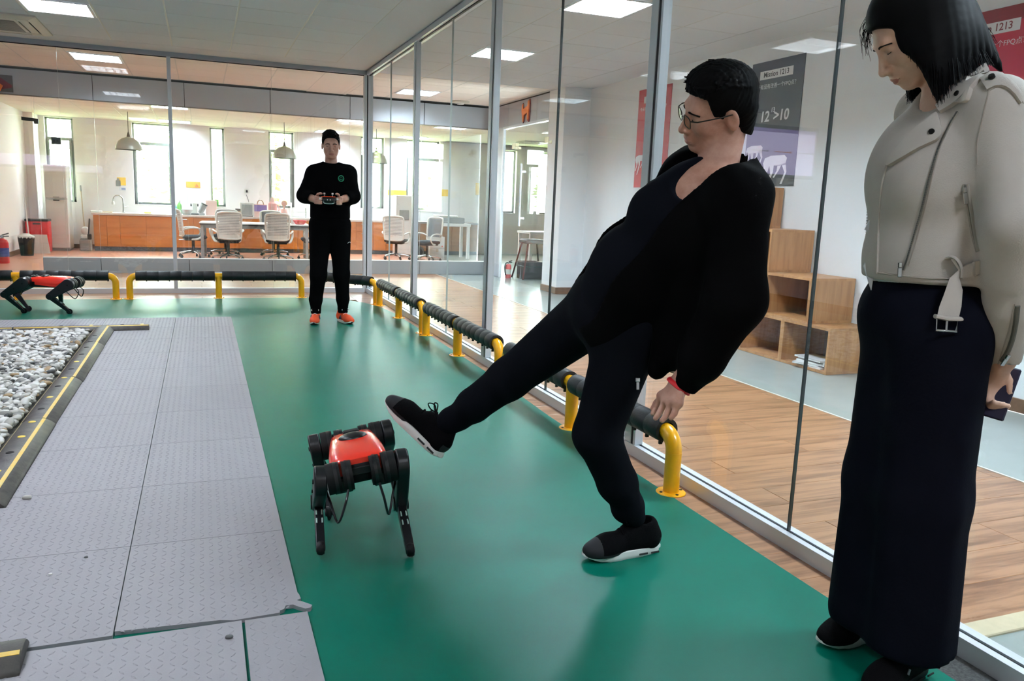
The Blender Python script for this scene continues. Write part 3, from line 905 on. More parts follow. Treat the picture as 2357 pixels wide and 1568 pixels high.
# ------------------------------------------------------------------ kitchen: cabinets, worktop
orange_wood = wood_mat('orange_wood', (206, 132, 62), (190, 114, 48), 0, .4, .04, .5)
orange_wood_shade = wood_mat('orange_wood_shade', (150, 116, 86), (128, 96, 70), 0, .4, .04, .5)  # counter wood again, its shade put into a browner colour
white_pl = mat('white_plastic', (232, 232, 228), .4)
grey_pl = mat('grey_plastic', (150, 153, 152), .45)
black_pl = mat('black_plastic', (22, 22, 24), .4)
chrome = mat('chrome', (205, 207, 210), .18, 1.0)
steel = mat('brushed_steel', (186, 188, 190), .35, .8)
worktop_m = mat('white_worktop', (236, 230, 222), .35)
toe_m = mat('toe_kick_stone', (52, 54, 54), .4, var=.5, scale=30, rgb2=(84, 84, 82))
YC = 6.85
units = [(-3.80, -3.35, 'd2'), (-3.35, -2.45, 'd2'), (-2.45, -2.06, 'w3'), (-2.06, -1.46, 'wd'), (-1.46, -.78, 'wd'), (-.78, -.10, 'wd'), (-.10, .52, 'wd'), (.52, 1.10, 'wd'), (1.10, 1.46, 'w3'), (1.46, 2.00, 'wd')]
ulab = ['orange wood base cabinet at the left end of the kitchen counter', 'wide orange wood base cabinet under the sink', 'orange three drawer cabinet just right of the back wall post', 'orange base cabinet right of the left three drawer unit', 'orange base cabinet behind the left white office chair', 'orange base cabinet behind the right white office chair', 'orange base cabinet behind the red basket', 'orange base cabinet behind the standing man', 'orange three drawer cabinet right of the standing man', 'orange base cabinet seen through the first side pane']
def handle(x, z): return MB().tube([(x - .075, -.02, z), (x + .075, -.02, z)], .008, 8).box(x - .07, x - .06, -.02, .0, z - .004, z + .004).box(x + .06, x + .07, -.02, 0, z - .004, z + .004)
for (a, b, kd), lb in zip(units, ulab):
    t = thing('base_cabinet', lb, 'cabinet', ((a + b) / 2, YC, 0), 0, 'orange kitchen base cabinets')
    w = (b - a) / 2
    obj('body', MB().box(-w + .001, w - .001, .02, .56, .08, .668), orange_wood, t)
    obj('toe_kick', MB().box(-w, w, .05, .54, .0, .08), toe_m, t)
    if kd == 'd2':
        for p, q in ((-w, 0), (0, w)):
            obj('door', MB().box(p + .002, q - .002, 0, .02, .085, .662, .002), orange_wood, t)
    elif kd == 'w3':
        for k in range(3):
            z0 = .085 + k * .194
            d = obj('drawer', MB().box(-w + .002, w - .002, 0, .02, z0, z0 + .19, .002), orange_wood, t)
            obj('handle', handle(0, z0 + .15), steel, d)
    else:
        d = obj('drawer', MB().box(-w + .002, w - .002, 0, .02, .52, .662, .002), orange_wood, t)
        obj('handle', handle(.12, .605), steel, d)
        for p, q in ((-w, 0), (0, w)):
            obj('door', MB().box(p + .002, q - .002, 0, .02, .085, .515, .002), orange_wood, t)
tag(obj('worktop', MB().box(-3.82, 2.0, YC - .02, Y3 - .002, .670, .712, .004), worktop_m), 'long pale worktop running over the orange kitchen cabinets', 'worktop')
t = thing('base_cabinet', 'orange wood cabinet run coloured brown for shade, behind the white machine table', 'cabinet', (2.9, 6.9, 0))
obj('body', MB().box(-.86, .9, .02, .5, .08, .668), orange_wood_shade, t)
for k in range(3): obj('door', MB().box(-.86 + k * .58 + .002, -.86 + (k + 1) * .58 - .002, 0, .02, .085, .662, .002), orange_wood_shade, t)
obj('toe_kick', MB().box(-.86, .9, .05, .5, 0, .08), toe_m, t)
obj('top_board', MB().box(-.88, .9, -.02, .52, .67, .71, .003), mat('grey_top', (150, 148, 146), .4), t)

# sink tap
t = thing('kitchen_tap', 'tall chrome gooseneck tap at the sink under the yellow notice', 'tap', (PY(284, 485, 7.15)[0], 7.15, .712))
pts = [(0, 0, .0), (0, 0, .24)] + [(-.085 + .085 * math.cos(a), 0, .24 + .085 * math.sin(a)) for a in np.linspace(0, PI, 10)[1:]] + [(-.17, 0, .2)]
obj('spout', MB().tube(pts, .014, 10), chrome, t, smooth=True)
obj('base', MB().lathe([(0, 0), (.03, 0), (.03, .012), (.02, .03), (0, .03)], n=16), chrome, t, smooth=True)
obj('lever', MB().tube([(.01, 0, .1), (.09, -.02, .13)], .009, 8), chrome, t, smooth=True)
obj('spray_head', MB().lathe([(0, -.05), (.026, -.05), (.03, -.02), (.016, .02), (0, .02)], (-.17, 0, .2), 12), white_pl, t, smooth=True)

# ------------------------------------------------------------------ things on the worktop
def cpos(px, y=7.05): return PY(px, 488, y)[0]
zc = .712
def bottle(name, px, h, r, mm, label, cap=None, y=7.05, group=None):
    t = thing(name, label, 'bottle', (cpos(px, y), y, zc), group=group)
    obj('body', MB().lathe([(0, 0), (r, 0), (r, h * .62), (r * .85, h * .72), (r * .4, h * .82), (r * .4, h * .88), (0, h * .88)], n=16), mm, t, smooth=True)
    obj('cap', MB().lathe([(0, h * .86), (r * .5, h * .86), (r * .48, h), (0, h)], n=12), cap or white_pl, t, smooth=True)
bottle('soap_bottle', 404, .2, .03, mat('blue_liquid', (120, 188, 226), .3), 'blue soap bottle just right of the back wall post on the worktop')
bottle('detergent_bottle', 413, .27, .045, mat('green_liquid', (150, 222, 130), .3), 'light green detergent bottle beside the blue soap bottle')
t = thing('colander_bowl', 'grey metal bowl on the worktop next to the green bottle', 'bowl', (cpos(430), 6.96, zc))
obj('body', MB().lathe([(0, 0), (.07, .0), (.105, .09), (.112, .1), (.105, .1), (.065, .012), (0, .012)], n=22), steel, t, smooth=True)
t = thing('coffee_grinder', 'small white appliance with two black knobs on the worktop', 'appliance', (cpos(448), 7.2, zc))
obj('body', MB().box(-.05, .05, -.06, .06, 0, .24, .015), white_pl, t); obj('base', MB().box(-.09, .09, -.08, .08, 0, .03, .008), black_pl, t)
for s in (-1, 1): obj('knob', MB().cyl((s * .05, 0, .19), (s * .075, 0, .19), .028, 12), black_pl, t, smooth=True)
t = thing('dish_brush_holder', 'dark grey tilted canister leaning beside the pink box', 'canister', (cpos(464), 7.02, zc))
obj('body', MB().tube([(-.03, 0, .04), (.05, 0, .2)], [.05, .06], 14).box(-.06, .06, -.05, .05, 0, .04, .01), grey_pl, t)
obj('lid', MB().tube([(.05, 0, .2), (.06, 0, .22)], .062, 14), black_pl, t)
pinkb = mat('pale_pink', (244, 206, 198), .6); pinkd = mat('pink_plastic', (236, 176, 172), .45)
t = thing('cardboard_box', 'tall pale pink box on the worktop below the narrow window', 'box', (cpos(487), 7.2, zc))
obj('carton', MB().box(-.1, .1, -.07, .07, 0, .29, .003), pinkb, t); obj('lid', MB().box(-.102, .102, -.072, .072, .255, .292, .003), mat('pale_pink_lid', (250, 222, 214), .6), t)
tag(obj('green_carton', MB().box(-.035, .035, -.03, .03, 0, .14, .003), mat('leaf_green', (86, 160, 74), .5), loc=(PY(499, 470, 7.4)[0], 7.38, .885)), 'small upright green carton standing on the narrow window sill', 'carton')
t = thing('tin_canister', 'short dark tin with a tan band left of the white mini oven', 'tin', (cpos(551) - .03, 6.98, zc))
obj('body', MB().lathe([(0, 0), (.05, 0), (.05, .15), (0, .15)], n=16), mat('dark_brown_tin', (70, 58, 50), .4), t, smooth=True)
obj('band', MB().lathe([(.0505, .05), (.0515, .05), (.0515, .1), (.0505, .1)], n=16), mat('tan_band', (190, 150, 110), .6), t, smooth=True)
t = thing('mini_oven', 'white framed mini oven with a silver door on the worktop', 'oven', (cpos(568), 7.08, zc))
obj('body', MB().box(-.13, .13, -.1, .1, .012, .28, .008), white_pl, t)
obj('door', MB().box(-.095, .1, -.108, -.1, .035, .24, .004), steel, t)
obj('foot', MB().box(-.12, .12, -.09, .09, 0, .012), black_pl, t)
tag(obj('power_cable', MB().tube(spline([(cpos(571) + .02, 7.18, .98), (cpos(574), 7.3, 1.02), (cpos(570), 7.435, 1.14)], 6), .005, 6), black_pl), 'black power cable from the mini oven up to the wall socket', 'cable')
q = PY(568, 440, Y3)
t = thing('wall_socket', 'white wall socket with a black plug above the mini oven', 'socket', (q[0], Y3, q[2]))
obj('plate', MB().box(-.045, .045, -.008, 0, -.045, .045, .003), white_pl, t); obj('plug', MB().box(-.018, .018, -.04, -.008, -.03, .02, .004), black_pl, t)
t = thing('paper_bag', 'purple and pink paper carrier bag on the worktop', 'bag', (cpos(598) + .01, 6.99, zc))
obj('body', MB().prism([(-.12, -.05), (.12, -.05), (.12, .05), (-.12, .05)], 0, .25), pinkb, t)
obj('purple_print', MB().box(-.121, .121, -.0525, -.05, .11, .235), mat('lilac_print', (160, 140, 206), .6), t)
obj('label_print', MB().box(.02, .1, -.0525, -.05, .02, .05), mat('lilac_print', (160, 140, 206), .6), t)
for s in (-1, 1): obj('handle', MB().tube(bez((-.06, s * .05, .245), (-.06, s * .05, .36), (.06, s * .05, .36), (.06, s * .05, .245)), .006, 6), mat('tan_cord', (176, 140, 110), .7), t)
t = thing('thermos_jug', 'tall pink thermos jug with a side handle on the worktop', 'jug', (cpos(621) + .05, 6.97, zc))
obj('body', MB().lathe([(0, 0), (.085, 0), (.088, .05), (.085, .27), (.05, .31), (.04, .31), (0, .31)], n=20), pinkd, t, smooth=True)
obj('lid', MB().lathe([(0, .31), (.042, .31), (.04, .37), (.02, .4), (0, .4)], n=16), pinkb, t, smooth=True)
obj('handle', MB().tube(bez((.08, 0, .26), (.14, 0, .25), (.14, 0, .1), (.08, 0, .09)), .01, 8), pinkd, t, smooth=True)
t = thing('desk_fan', 'pink round paddle fan on a stick beside the thermos jug', 'fan', (cpos(645) + .08, 7.06, zc))
obj('head', MB().cyl((0, -.012, .28), (0, .012, .28), .06, 20), mat('dusty_pink', (206, 166, 154), .5), t, smooth=True)
obj('stem', MB().tube([(0, 0, .0), (0, 0, .23)], .016, 10), mat('dusty_pink', (206, 166, 154), .5), t, smooth=True)
obj('holder', MB().lathe([(0, 0), (.07, 0), (.06, .17), (.055, .17), (.05, .02), (0, .02)], n=18), pinkb, t, smooth=True)
t = thing('letter_tray', 'white wire tray standing behind the red basket on the worktop', 'tray', (cpos(688), 7.1, zc))
for k in range(3): obj('shelf', MB().box(-.14, .14, -.1, .1, .02 + .09 * k, .028 + .09 * k), white_pl, t)
obj('frame', MB().box(-.15, -.14, -.1, .1, 0, .3).box(.14, .15, -.1, .1, 0, .3), white_pl, t)
tag(obj('folded_cloth', MB().box(-.1, .1, -.07, .07, 0, .03, .012), white_pl, loc=(cpos(222, 7.0), 7.0, zc)), 'white folded cloth on the left end of the worktop', 'cloth')
tag(obj('chopping_board', MB().box(-.12, .12, -.09, .09, 0, .015, .004), mat('board_tan', (212, 184, 146), .6), loc=(cpos(243, 7.1), 7.1, zc)), 'tan chopping board lying on the worktop left of the tap', 'board')
tag(obj('yellow_sponge', MB().box(-.06, .06, -.04, .04, 0, .03, .008), mat('sponge_yellow', (240, 222, 120), .8), loc=(cpos(340, 7.05), 7.05, zc)), 'yellow sponge on the worktop in front of the wide window', 'sponge')

# wall notices
def notice(name, px0, px1, py0, py1, y, mm, label, detail=None):
    a, b = PY(px0, py0, y), PY(px1, py1, y)
    t = tag(obj(name, MB().box(0, b[0] - a[0], -.004, 0, b[2] - a[2], 0), mm, loc=(a[0], y - .001, a[2])), label, 'notice')
    return t, b[0] - a[0], a[2] - b[2]
yel = mat('notice_yellow', (248, 206, 92), .7); org = mat('notice_orange', (248, 190, 84), .7)
t, w, h = notice('wall_notice', 269, 290, 408, 427, Y3, yel, 'square yellow notice on the wall above the tap')
obj('printed_figure', MB().box(-.02, .06, -.006, -.004, -h - .02, -h + .09).box(.0, .04, -.006, -.004, -h + .09, -h + .13), grey_pl, t)
t, w, h = notice('wall_notice', 274, 290, 431, 439, Y3, mat('notice_pale', (228, 230, 240), .7), 'small pale blue notice below the square yellow one')
obj('printed_lines', MB().box(w * .35, w * .95, -.006, -.004, -h * .8, -h * .2), mat('notice_blue', (156, 170, 214), .7), t)
t, w, h = notice('wall_notice', 428, 461, 418, 433, Y3, org, 'wide orange notice on the wall between the wide and narrow windows')
obj('printed_triangle', MB().prism([(w * .6, -h * .85), (w * .9, -h * .85), (w * .75, -h * .3)], -.006, -.004, fn=lambda a, b, c: (a, c, b)), mat('notice_red', (232, 130, 90), .7), t)
notice('wall_notice', 893, 935, 437, 451, Y3, yel, 'wide yellow notice on the wall left of the window behind the printer')
notice('wall_notice', 1016, 1031, 436, 452, Y3, yel, 'yellow notice on the wall just right of the window behind the printer')
notice('wall_notice', 1095, 1103, 421, 449, Y3, yel, 'narrow upright yellow notice left of the third glass wall post')

# fridge, bins, cleaning tools
t = thing('fridge', 'tall white two-door fridge standing against the left kitchen window', 'fridge', (-4.37, 6.75, -.002))
obj('body', MB().box(-.18, .18, .03, .5, .03, 1.55, .008), white_pl, t)
for z0, z1, nmz in ((.05, .93, 0), (.96, 1.54, 1)):
    d = obj('door', MB().box(-.178, .178, -.01, .03, z0, z1, .01), white_pl, t)
    obj('handle', MB().box(-.05, .05, -.016, -.01, (z1 - .02 if nmz == 0 else z0 + .005), (z1 - .002 if nmz == 0 else z0 + .022)), black_pl if nmz == 0 else grey_pl, d)
obj('plinth', MB().box(-.17, .17, .0, .48, 0, .04), grey_pl, t)
t = thing('storage_bin', 'tall red plastic bin with a black lid by the fridge', 'bin', (-4.63, 6.28, -.002))
redp = mat('red_plastic', (206, 30, 34), .4)
obj('body', MB().box(-.18, .18, 0, .3, .0, .545, .015), redp, t); obj('lid', MB().box(-.185, .185, -.01, .31, .545, .585, .01), black_pl, t)
obj('slot', MB().box(-.06, .06, -.006, .002, .49, .515), black_pl, t)
tag(obj('floor_sign', MB().prism([(0, 0), (.30, 0), (.27, .33), (.03, .33)], 0, .02, fn=lambda a, b, c: (a, c - b * .15, b)), white_pl, loc=(-4.70, 6.0, -.002)), 'white panel leaning in front of the red bin', 'sign')
tag(obj('orange_post', MB().box(0, .07, 0, .05, 0, .27, .008), mat('orange_plastic', (236, 96, 52), .5), loc=(-4.53, 6.12, -.002)), 'short orange plastic piece at the right corner of the red bin', 'post')
t = thing('waste_basket', 'black tapered waste basket with a white liner on the red floor', 'bin', (-4.665, 5.5, -.002))
obj('body', MB().lathe([(0, 0), (.095, 0), (.125, .31), (.118, .31), (.09, .01), (0, .01)], n=22), black_pl, t, smooth=True)
obj('liner', MB().lathe([(.119, .28), (.127, .305), (.12, .33), (.09, .34), (.05, .37), (.0, .30)], n=14), white_pl, t, smooth=True)
def extinguisher(loc, label, s=1.0, red=(196, 36, 40)):
    t = thing('fire_extinguisher', label, 'extinguisher', loc)
    rd = mat('extinguisher_red_%d' % red[0], red, .3)
    obj('cylinder', MB().lathe([(0, 0), (.075 * s, 0), (.078 * s, .01), (.078 * s, .3 * s), (.06 * s, .35 * s), (.025 * s, .37 * s), (0, .37 * s)], n=20), rd, t, smooth=True)
    obj('label', MB().lathe([(.0785 * s, .1 * s), (.0792 * s, .1 * s), (.0792 * s, .23 * s), (.0785 * s, .23 * s)], n=20), mat('ext_label_blue', (70, 84, 150), .6) if s > .9 else mat('ext_label_white', (226, 222, 216), .6), t, smooth=True)
    obj('valve', MB().cyl((0, 0, .37 * s), (0, 0, .42 * s), .02 * s, 10), steel, t, smooth=True)
    obj('lever', MB().tube([(0, 0, .42 * s), (.09 * s, -.01, .45 * s)], .009, 6).tube([(0, 0, .40 * s), (.09 * s, -.01, .405 * s)], .008, 6), black_pl, t)
    obj('hose', MB().tube(bez((0, 0, .4 * s), (-.14 * s, 0, .42 * s), (-.1 * s, 0, .2 * s), (-.085 * s, -.02, .08 * s)), .009, 8), black_pl, t, smooth=True)
    return t
extinguisher((-4.70, 3.95, -.002), 'red fire extinguisher with a blue label on the red floor by the kitchen wall', 1.0)
t = thing('mop_bucket', 'pale grey mop bucket with cleaning tools left of the counter', 'bucket', (-3.935, 6.82, -.002))
obj('body', MB().box(-.1, .1, -.08, .08, 0, .21, .015).box(-.09, .09, -.07, .07, .21, .22, .0), grey_pl, t)
obj('wringer', MB().box(-.085, .085, -.05, .06, .22, .30, .02).ball((-.0, 0, .37), (.075, .06, .08)), white_pl, t)
t = thing('mop', 'mop with a long tan handle leaning on the wall behind the bucket', 'mop', (-3.97, 7.15, -.002))
obj('handle', MB().tube([(0, 0, .0), (-.08, .26, 1.19)], .011, 8), mat('tan_handle', (196, 176, 146), .6), t, smooth=True)
obj('grip', MB().tube([(-.074, .238, 1.09), (-.08, .26, 1.2)], .016, 8), grey_pl, t, smooth=True)
tag(obj('hand_brush', MB().tube([(0, 0, .1), (.03, -.02, .38)], .012, 8).box(-.02, .05, -.03, .02, .0, .1, .01), black_pl, loc=(-3.87, 6.70, .22)), 'dark hand brush standing in the pale grey bucket', 'brush')
t = thing('broom', 'broom with a thin pale handle leaning on the kitchen side wall', 'broom', (-4.72, 6.1, 0))
obj('handle', MB().tube([(0, 0, .1), (-.05, .05, 1.03)], .011, 8), white_pl, t, smooth=True)
obj('bristles', MB().prism([(-.1, 0), (.1, 0), (.06, .12), (-.06, .12)], -.02, .02, fn=lambda a, b, c: (c, a, b)), grey_pl, t)

# pendant lamps
lampsh = mat('olive_grey_shade', (172, 174, 162), .35, .2)
def pendant(px, label):
    c = PY(px, 346 if px < 400 else 363, 5.4)
    t = thing('pendant_lamp', label, 'lamp', (c[0], 5.4, 1.825), group='pendant lamps over the kitchen table')
    obj('shade', MB().lathe([(.212, 0), (.205, .06), (.165, .14), (.1, .19), (.04, .21), (.03, .215), (.03, .21), (.095, .182), (.155, .135), (.195, .06), (.205, .0)], n=32), lampsh, t, smooth=True)
    obj('collar', MB().lathe([(0, .21), (.03, .21), (.02, .26), (.008, .3), (0, .3)], n=14), mat('dark_bronze', (74, 66, 54), .4, .5), t, smooth=True)
    obj('cord', MB().tube([(0, 0, .3), (0, 0, KZ - 1.825)], .005, 6), black_pl, t)
pendant(297, 'dome pendant lamp above the left half of the kitchen')
pendant(655, 'dome pendant lamp just left of the standing man')
pendant(866, 'dome pendant lamp half hidden by the corner post')

# ------------------------------------------------------------------ kitchen table and office chairs
t = thing('kitchen_table', 'long grey table with a thin white top among the office chairs', 'table', (-1.0, 5.32, 0), math.radians(-3.5))
obj('tabletop', MB().box(-.93, .93, -.42, .42, .626, .648, .004), white_pl, t)
obj('edge_band', MB().box(-.92, .92, -.41, .41, .606, .626), black_pl, t)
obj('apron', MB().box(-.88, .88, -.385, -.36, .55, .606).box(-.88, .88, .36, .385, .55, .606).box(-.9, -.875, -.36, .36, .55, .606).box(.875, .9, -.36, .36, .55, .606), grey_pl, t)
for sx in (-1, 1):
    for sy in (-1, 1): obj('leg', MB().box(sx * .885 - .025, sx * .885 + .025, sy * .37 - .025, sy * .37 + .025, 0, .606, .004), grey_pl, t)
chw = mat('chair_white', (222, 222, 214), .4); chb = mat('chair_black_cloth', (34, 36, 40), .8)
def chair_proto():
    """faces +y"""
    t = thing('office_chair', 'x', 'chair', group='white office chairs in the kitchen')
    def bk(u, z):     # back surface
        return (u, -.20 - .12 * (z - .42) - .05 * (1 - (u / .2) ** 2) + .03, z)
    fr = MB(); pts = []
    ring = [(-.175, .40), (-.19, .52), (-.2, .70), (-.195, .80), (-.15, .835), (0, .845), (.15, .835), (.195, .80), (.2, .70), (.19, .52), (.175, .40), (0, .385)]
    ring = [(p[0], p[1]) for p in spline([(a, b, 0) for a, b in ring + [ring[0]]], 4)[:-1]]
    fr.tube([bk(a, b) for a, b in ring], .017, 8, closed=True)
    obj('back_frame', fr, chw, t, smooth=60)
    me_s = MB()
    for k in range(13):
        z = .47 + .027 * k; w = .185
        us = np.linspace(-w, w, 7)
        vs = []
        for u in us:
            x, y, zz = bk(u, z); vs += [(x, y - .004, zz), (x, y + .004, zz), (x, y + .004, zz + .019), (x, y - .004, zz + .019)]
        fs = [(4 * i + j, 4 * i + (j + 1) % 4, 4 * i + 4 + (j + 1) % 4, 4 * i + 4 + j) for i in range(6) for j in range(4)] + [(0, 1, 2, 3), (27, 26, 25, 24)]
        obj('back_slat', MB().add(vs, fs), chw, t)
    for z0, z1 in ((.40, .465), (.822, .838)):
        us = np.linspace(-.17, .17, 7); vs = []
        for u in us:
            x, y, _ = bk(u, (z0 + z1) / 2); vs += [(x, y - .006, z0), (x, y + .006, z0), (x, y + .006, z1), (x, y - .006, z1)]
        fs = [(4 * i + j, 4 * i + (j + 1) % 4, 4 * i + 4 + (j + 1) % 4, 4 * i + 4 + j) for i in range(6) for j in range(4)] + [(0, 1, 2, 3), (27, 26, 25, 24)]
        obj('back_panel', MB().add(vs, fs), chw, t)
    vs = []
    us = np.linspace(-.165, .165, 7)
    vs = []
    for u in us:
        for z in (.47, .82):
            x, y, _ = bk(u, z); vs += [(x, y + .008, z), (x, y + .018, z)]
    fs = []
    for i in range(6):
        o = 4 * i
        fs += [(o, o + 4, o + 6, o + 2), (o + 1, o + 3, o + 7, o + 5), (o, o + 1, o + 5, o + 4), (o + 2, o + 6, o + 7, o + 3)]
    fs += [(0, 2, 3, 1), (24, 25, 27, 26)]
    obj('back_mesh', MB().add(vs, fs), mat('mesh_grey', (120, 122, 124), .9), t)
    obj('seat', MB().box(-.2, .2, -.18, .22, .34, .40, .025), chb, t, smooth=50)
    obj('seat_pan', MB().box(-.16, .16, -.15, .17, .31, .345, .01), black_pl, t)
    for s in (-1, 1):
        p = spline([(s * .17, -.18, .48), (s * .235, -.13, .52), (s * .245, .02, .535), (s * .245, .13, .50), (s * .24, .15, .42), (s * .21, .06, .345), (s * .17, -.04, .335)], 5)
        obj('armrest', MB().tube(p, .017, 8, sq=(1.3, .8)), chw, t, smooth=60)
    obj('column', MB().cyl((0, 0, .10), (0, 0, .32), .026, 12), black_pl, t, smooth=True)
    obj('hub', MB().cyl((0, 0, .08), (0, 0, .13), .04, 14), black_pl, t, smooth=True)
    for k in range(5):
        a = 2 * PI * k / 5 + .3
        e = (.26 * math.cos(a), .26 * math.sin(a), .07)
        l = obj('base_arm', MB().tube([(0, 0, .11), (.6 * e[0], .6 * e[1], .095), e], [.022, .018, .013], 8), chrome, t, smooth=60)
        obj('caster', MB().cyl((e[0] - .012 * math.sin(a), e[1] + .012 * math.cos(a), .028), (e[0] + .012 * math.sin(a), e[1] - .012 * math.cos(a), .028), .026, 12).box(e[0] - .008, e[0] + .008, e[1] - .008, e[1] + .008, .03, .075), black_pl, l)
    return t
ch = chair_proto()
spots = [(PY(525, 560, 4.80)[0], 4.80, .10, 'left white slatted office chair with its back to the glass, in front of the table'),
         (PY(640, 560, 4.72)[0], 4.72, -.12, 'right white slatted office chair with its back to the glass, in front of the table'),
         (-2.06, 5.42, -1.45, 'white office chair seen from its side at the left end of the table'),
         (-1.50, 6.12, 2.95, 'office chair beyond the table, its dark back showing left of the left front chair'),
         (-.62, 6.12, 3.3, 'office chair beyond the table, its dark back showing above the right front chair'),
         (.02, 5.30, 1.5, 'office chair at the right end of the table, mostly behind the standing man'),
         (1.62, 5.4, -.5, 'white office chair seen through the first pane of the side wall'),
         (2.15, 5.05, 2.1, 'white office chair among the black bags near the white cartons')]
for i, (x, y, a, lb) in enumerate(spots):
    if i == 0: ch.location = (x, y, 0); ch.rotation_euler = (0, 0, a); ch['label'] = lb
    else: dup(ch, (x, y, 0), a, lb)
t = thing('fruit_basket', 'red slotted plastic basket at the right end of the kitchen table', 'basket', (PY(692, 515, 5.0)[0], 5.12, .648))
b = MB().lathe([(0, 0), (.07, 0), (.075, .012), (.07, .012), (0, .01)], n=24)
for k in range(24):
    a = 2 * PI * k / 24
    b.tube([(.072 * math.cos(a), .072 * math.sin(a), .006), (.112 * math.cos(a), .112 * math.sin(a), .062)], .006, 5)
obj('bowl', b, redp, t)
obj('rim', MB().tube([(.116 * math.cos(a), .116 * math.sin(a), .066) for a in np.linspace(0, 2 * PI, 28, endpoint=False)], .009, 8, closed=True), redp, t, smooth=60)
t = thing('mug', 'white mug on the table left of the red basket', 'mug', (PY(677, 515, 5.1)[0], 5.25, .648))
obj('body', MB().lathe([(0, 0), (.04, 0), (.042, .1), (.037, .1), (.036, .01), (0, .01)], n=18), white_pl, t, smooth=True)
obj('handle', MB().tube(bez((.04, 0, .08), (.08, 0, .08), (.08, 0, .02), (.04, 0, .02)), .006, 6), white_pl, t, smooth=True)

# ------------------------------------------------------------------ right part of the kitchen
t = thing('water_dispenser', 'tall narrow white water dispenser seen through the first side pane', 'dispenser', (2.0, 6.35, 0))
obj('body', MB().box(-.17, .17, 0, .3, .03, 1.25, .012), white_pl, t); obj('tray', MB().box(-.1, .1, -.02, .01, .75, .95, .006), grey_pl, t); obj('plinth', MB().box(-.15, .15, .02, .28, 0, .03), black_pl, t)
b0 = PZ(1005, 598)
for k, (h, lb) in enumerate(((.22, 'bottom white carton of the stack beside the black bags'), (.24, 'middle white carton of the stack, an orange dot on its corner'), (.16, 'top white carton of the stack, narrower than the others'))):
    z = (0, .22, .46)[k]; w = (.15, .15, .10)[k]
    t = thing('carton', lb, 'box', (b0[0], b0[1] + .1, z), group='stack of white cartons')
    obj('box', MB().box(-w, w, -.13, .13, 0, h - .001, .003), white_pl, t)
    obj('tape', MB().box(-.025, .025, -.1315, .1315, h - .002, h + .0001).box(-.025, .025, -.1315, -.13, h - .06, h), mat('tape_beige', (214, 204, 184), .4), t)
    if k == 1: obj('orange_dot', MB().cyl((.10, -.132, .05), (.10, -.13, .05), .014, 10), mat('orange_plastic', (236, 96, 52), .5), t)
t = thing('machine_table', 'white side table with one slim leg in view, carrying a grey machine', 'table', (2.95, 5.98, 0))
obj('tabletop', MB().box(-.45, .3, -.25, .3, .66, .72, .004), white_pl, t)
for sx, sy in ((-.41, -.21), (.26, -.21), (-.41, .26), (.26, .26)): obj('leg', MB().box(sx - .03, sx + .03, sy - .03, sy + .03, 0, .66, .003), white_pl, t)
t = thing('printer', 'flat grey printer lying on the white side table', 'printer', (2.90, 6.0, .72))
obj('body', MB().box(-.34, .24, -.2, .22, 0, .12, .015), grey_pl, t); obj('lid', MB().box(-.33, .1, -.18, .2, .12, .16, .012), white_pl, t)
blk = mat('black_bag_film', (34, 35, 38), .3)
for k, (px, py, r, lb) in enumerate(((962, 596, .13, 'black plastic bag slumped on the kitchen floor left of the cartons'), (1003, 523, .10, 'black crumpled bag lying on top near the white cartons'))):
    vs = iv * np.array([r, r * .9, r * (1.0 if k == 0 else .6)]) * (1 + .16 * np.sin(iv @ np.array([5, 3, 7.])) + .1 * np.sin(iv @ np.array([-9, 6, 4.])))[:, None]
    p = PZ(px, py) if k == 0 else np.array([b0[0] - .02, b0[1] + .1, 0])
    o = thing('rubbish_bag', lb, 'bag', (p[0], p[1] + .05 * (k == 0), 0 if k == 0 else .62))
    vs[:, 2] -= vs[:, 2].min()
    obj('sack', MB().add(vs, ifc), blk, o, smooth=180)
    obj('knot', MB().ball((0, 0, vs[:, 2].max() + .01), (.03, .025, .035)), blk, o, smooth=180)

# corridor end: extinguisher, stool, crate, desk
extinguisher((2.63, 1.87, -.003), 'red and white fire extinguisher on the tiles beside the glass doors', .62, (208, 92, 92))
stool_m = mat('dark_green_metal', (38, 58, 54), .4, .3)
t = thing('bar_stool', 'high stool with splayed dark legs behind the glass doors', 'stool', (3.0, 1.80, -.003))
obj('seat', MB().box(-.17, .17, -.17, .17, .56, .63, .02), mat('stool_grey_seat', (112, 118, 116), .6), t)
for sx in (-1, 1):
    for sy in (-1, 1): obj('leg', MB().tube([(sx * .13, sy * .13, .57), (sx * .24, sy * .24, .0)], .014, 8), stool_m if sx > 0 else mat('maroon_metal', (92, 44, 40), .4, .3), t, smooth=True)
obj('foot_ring', MB().tube([(sx * .19, sy * .19, .2) for sx, sy in ((-1, -1), (1, -1), (1, 1), (-1, 1))], .010, 6, closed=True), stool_m, t)
t = thing('storage_crate', 'black hollow crate standing under the high stool', 'crate', (2.97, 1.80, -.003))
obj('body', MB().box(-.16, .16, -.15, .15, .0, .012).box(-.16, -.148, -.15, .15, 0, .27).box(.148, .16, -.15, .15, 0, .27).box(-.16, .16, -.15, -.138, 0, .27).box(-.16, .16, .138, .15, 0, .27), black_pl, t)
obj('rim', MB().box(-.17, .17, -.16, -.145, .255, .275).box(-.17, .17, .145, .16, .255, .275).box(-.17, -.145, -.16, .16, .255, .275).box(.145, .17, -.16, .16, .255, .275), black_pl, t)
t = thing('white_desk', 'white desk in the bright room beyond the glass doors', 'desk', (3.9, 3.2, -.003))
obj('tabletop', MB().box(-.5, .5, -.3, .3, .66, .70, .004), white_pl, t)
for sx in (-1, 1):
    for sy in (-1, 1): obj('leg', MB().box(sx * .46 - .025, sx * .46 + .025, sy * .26 - .025, sy * .26 + .025, 0, .66), white_pl, t)

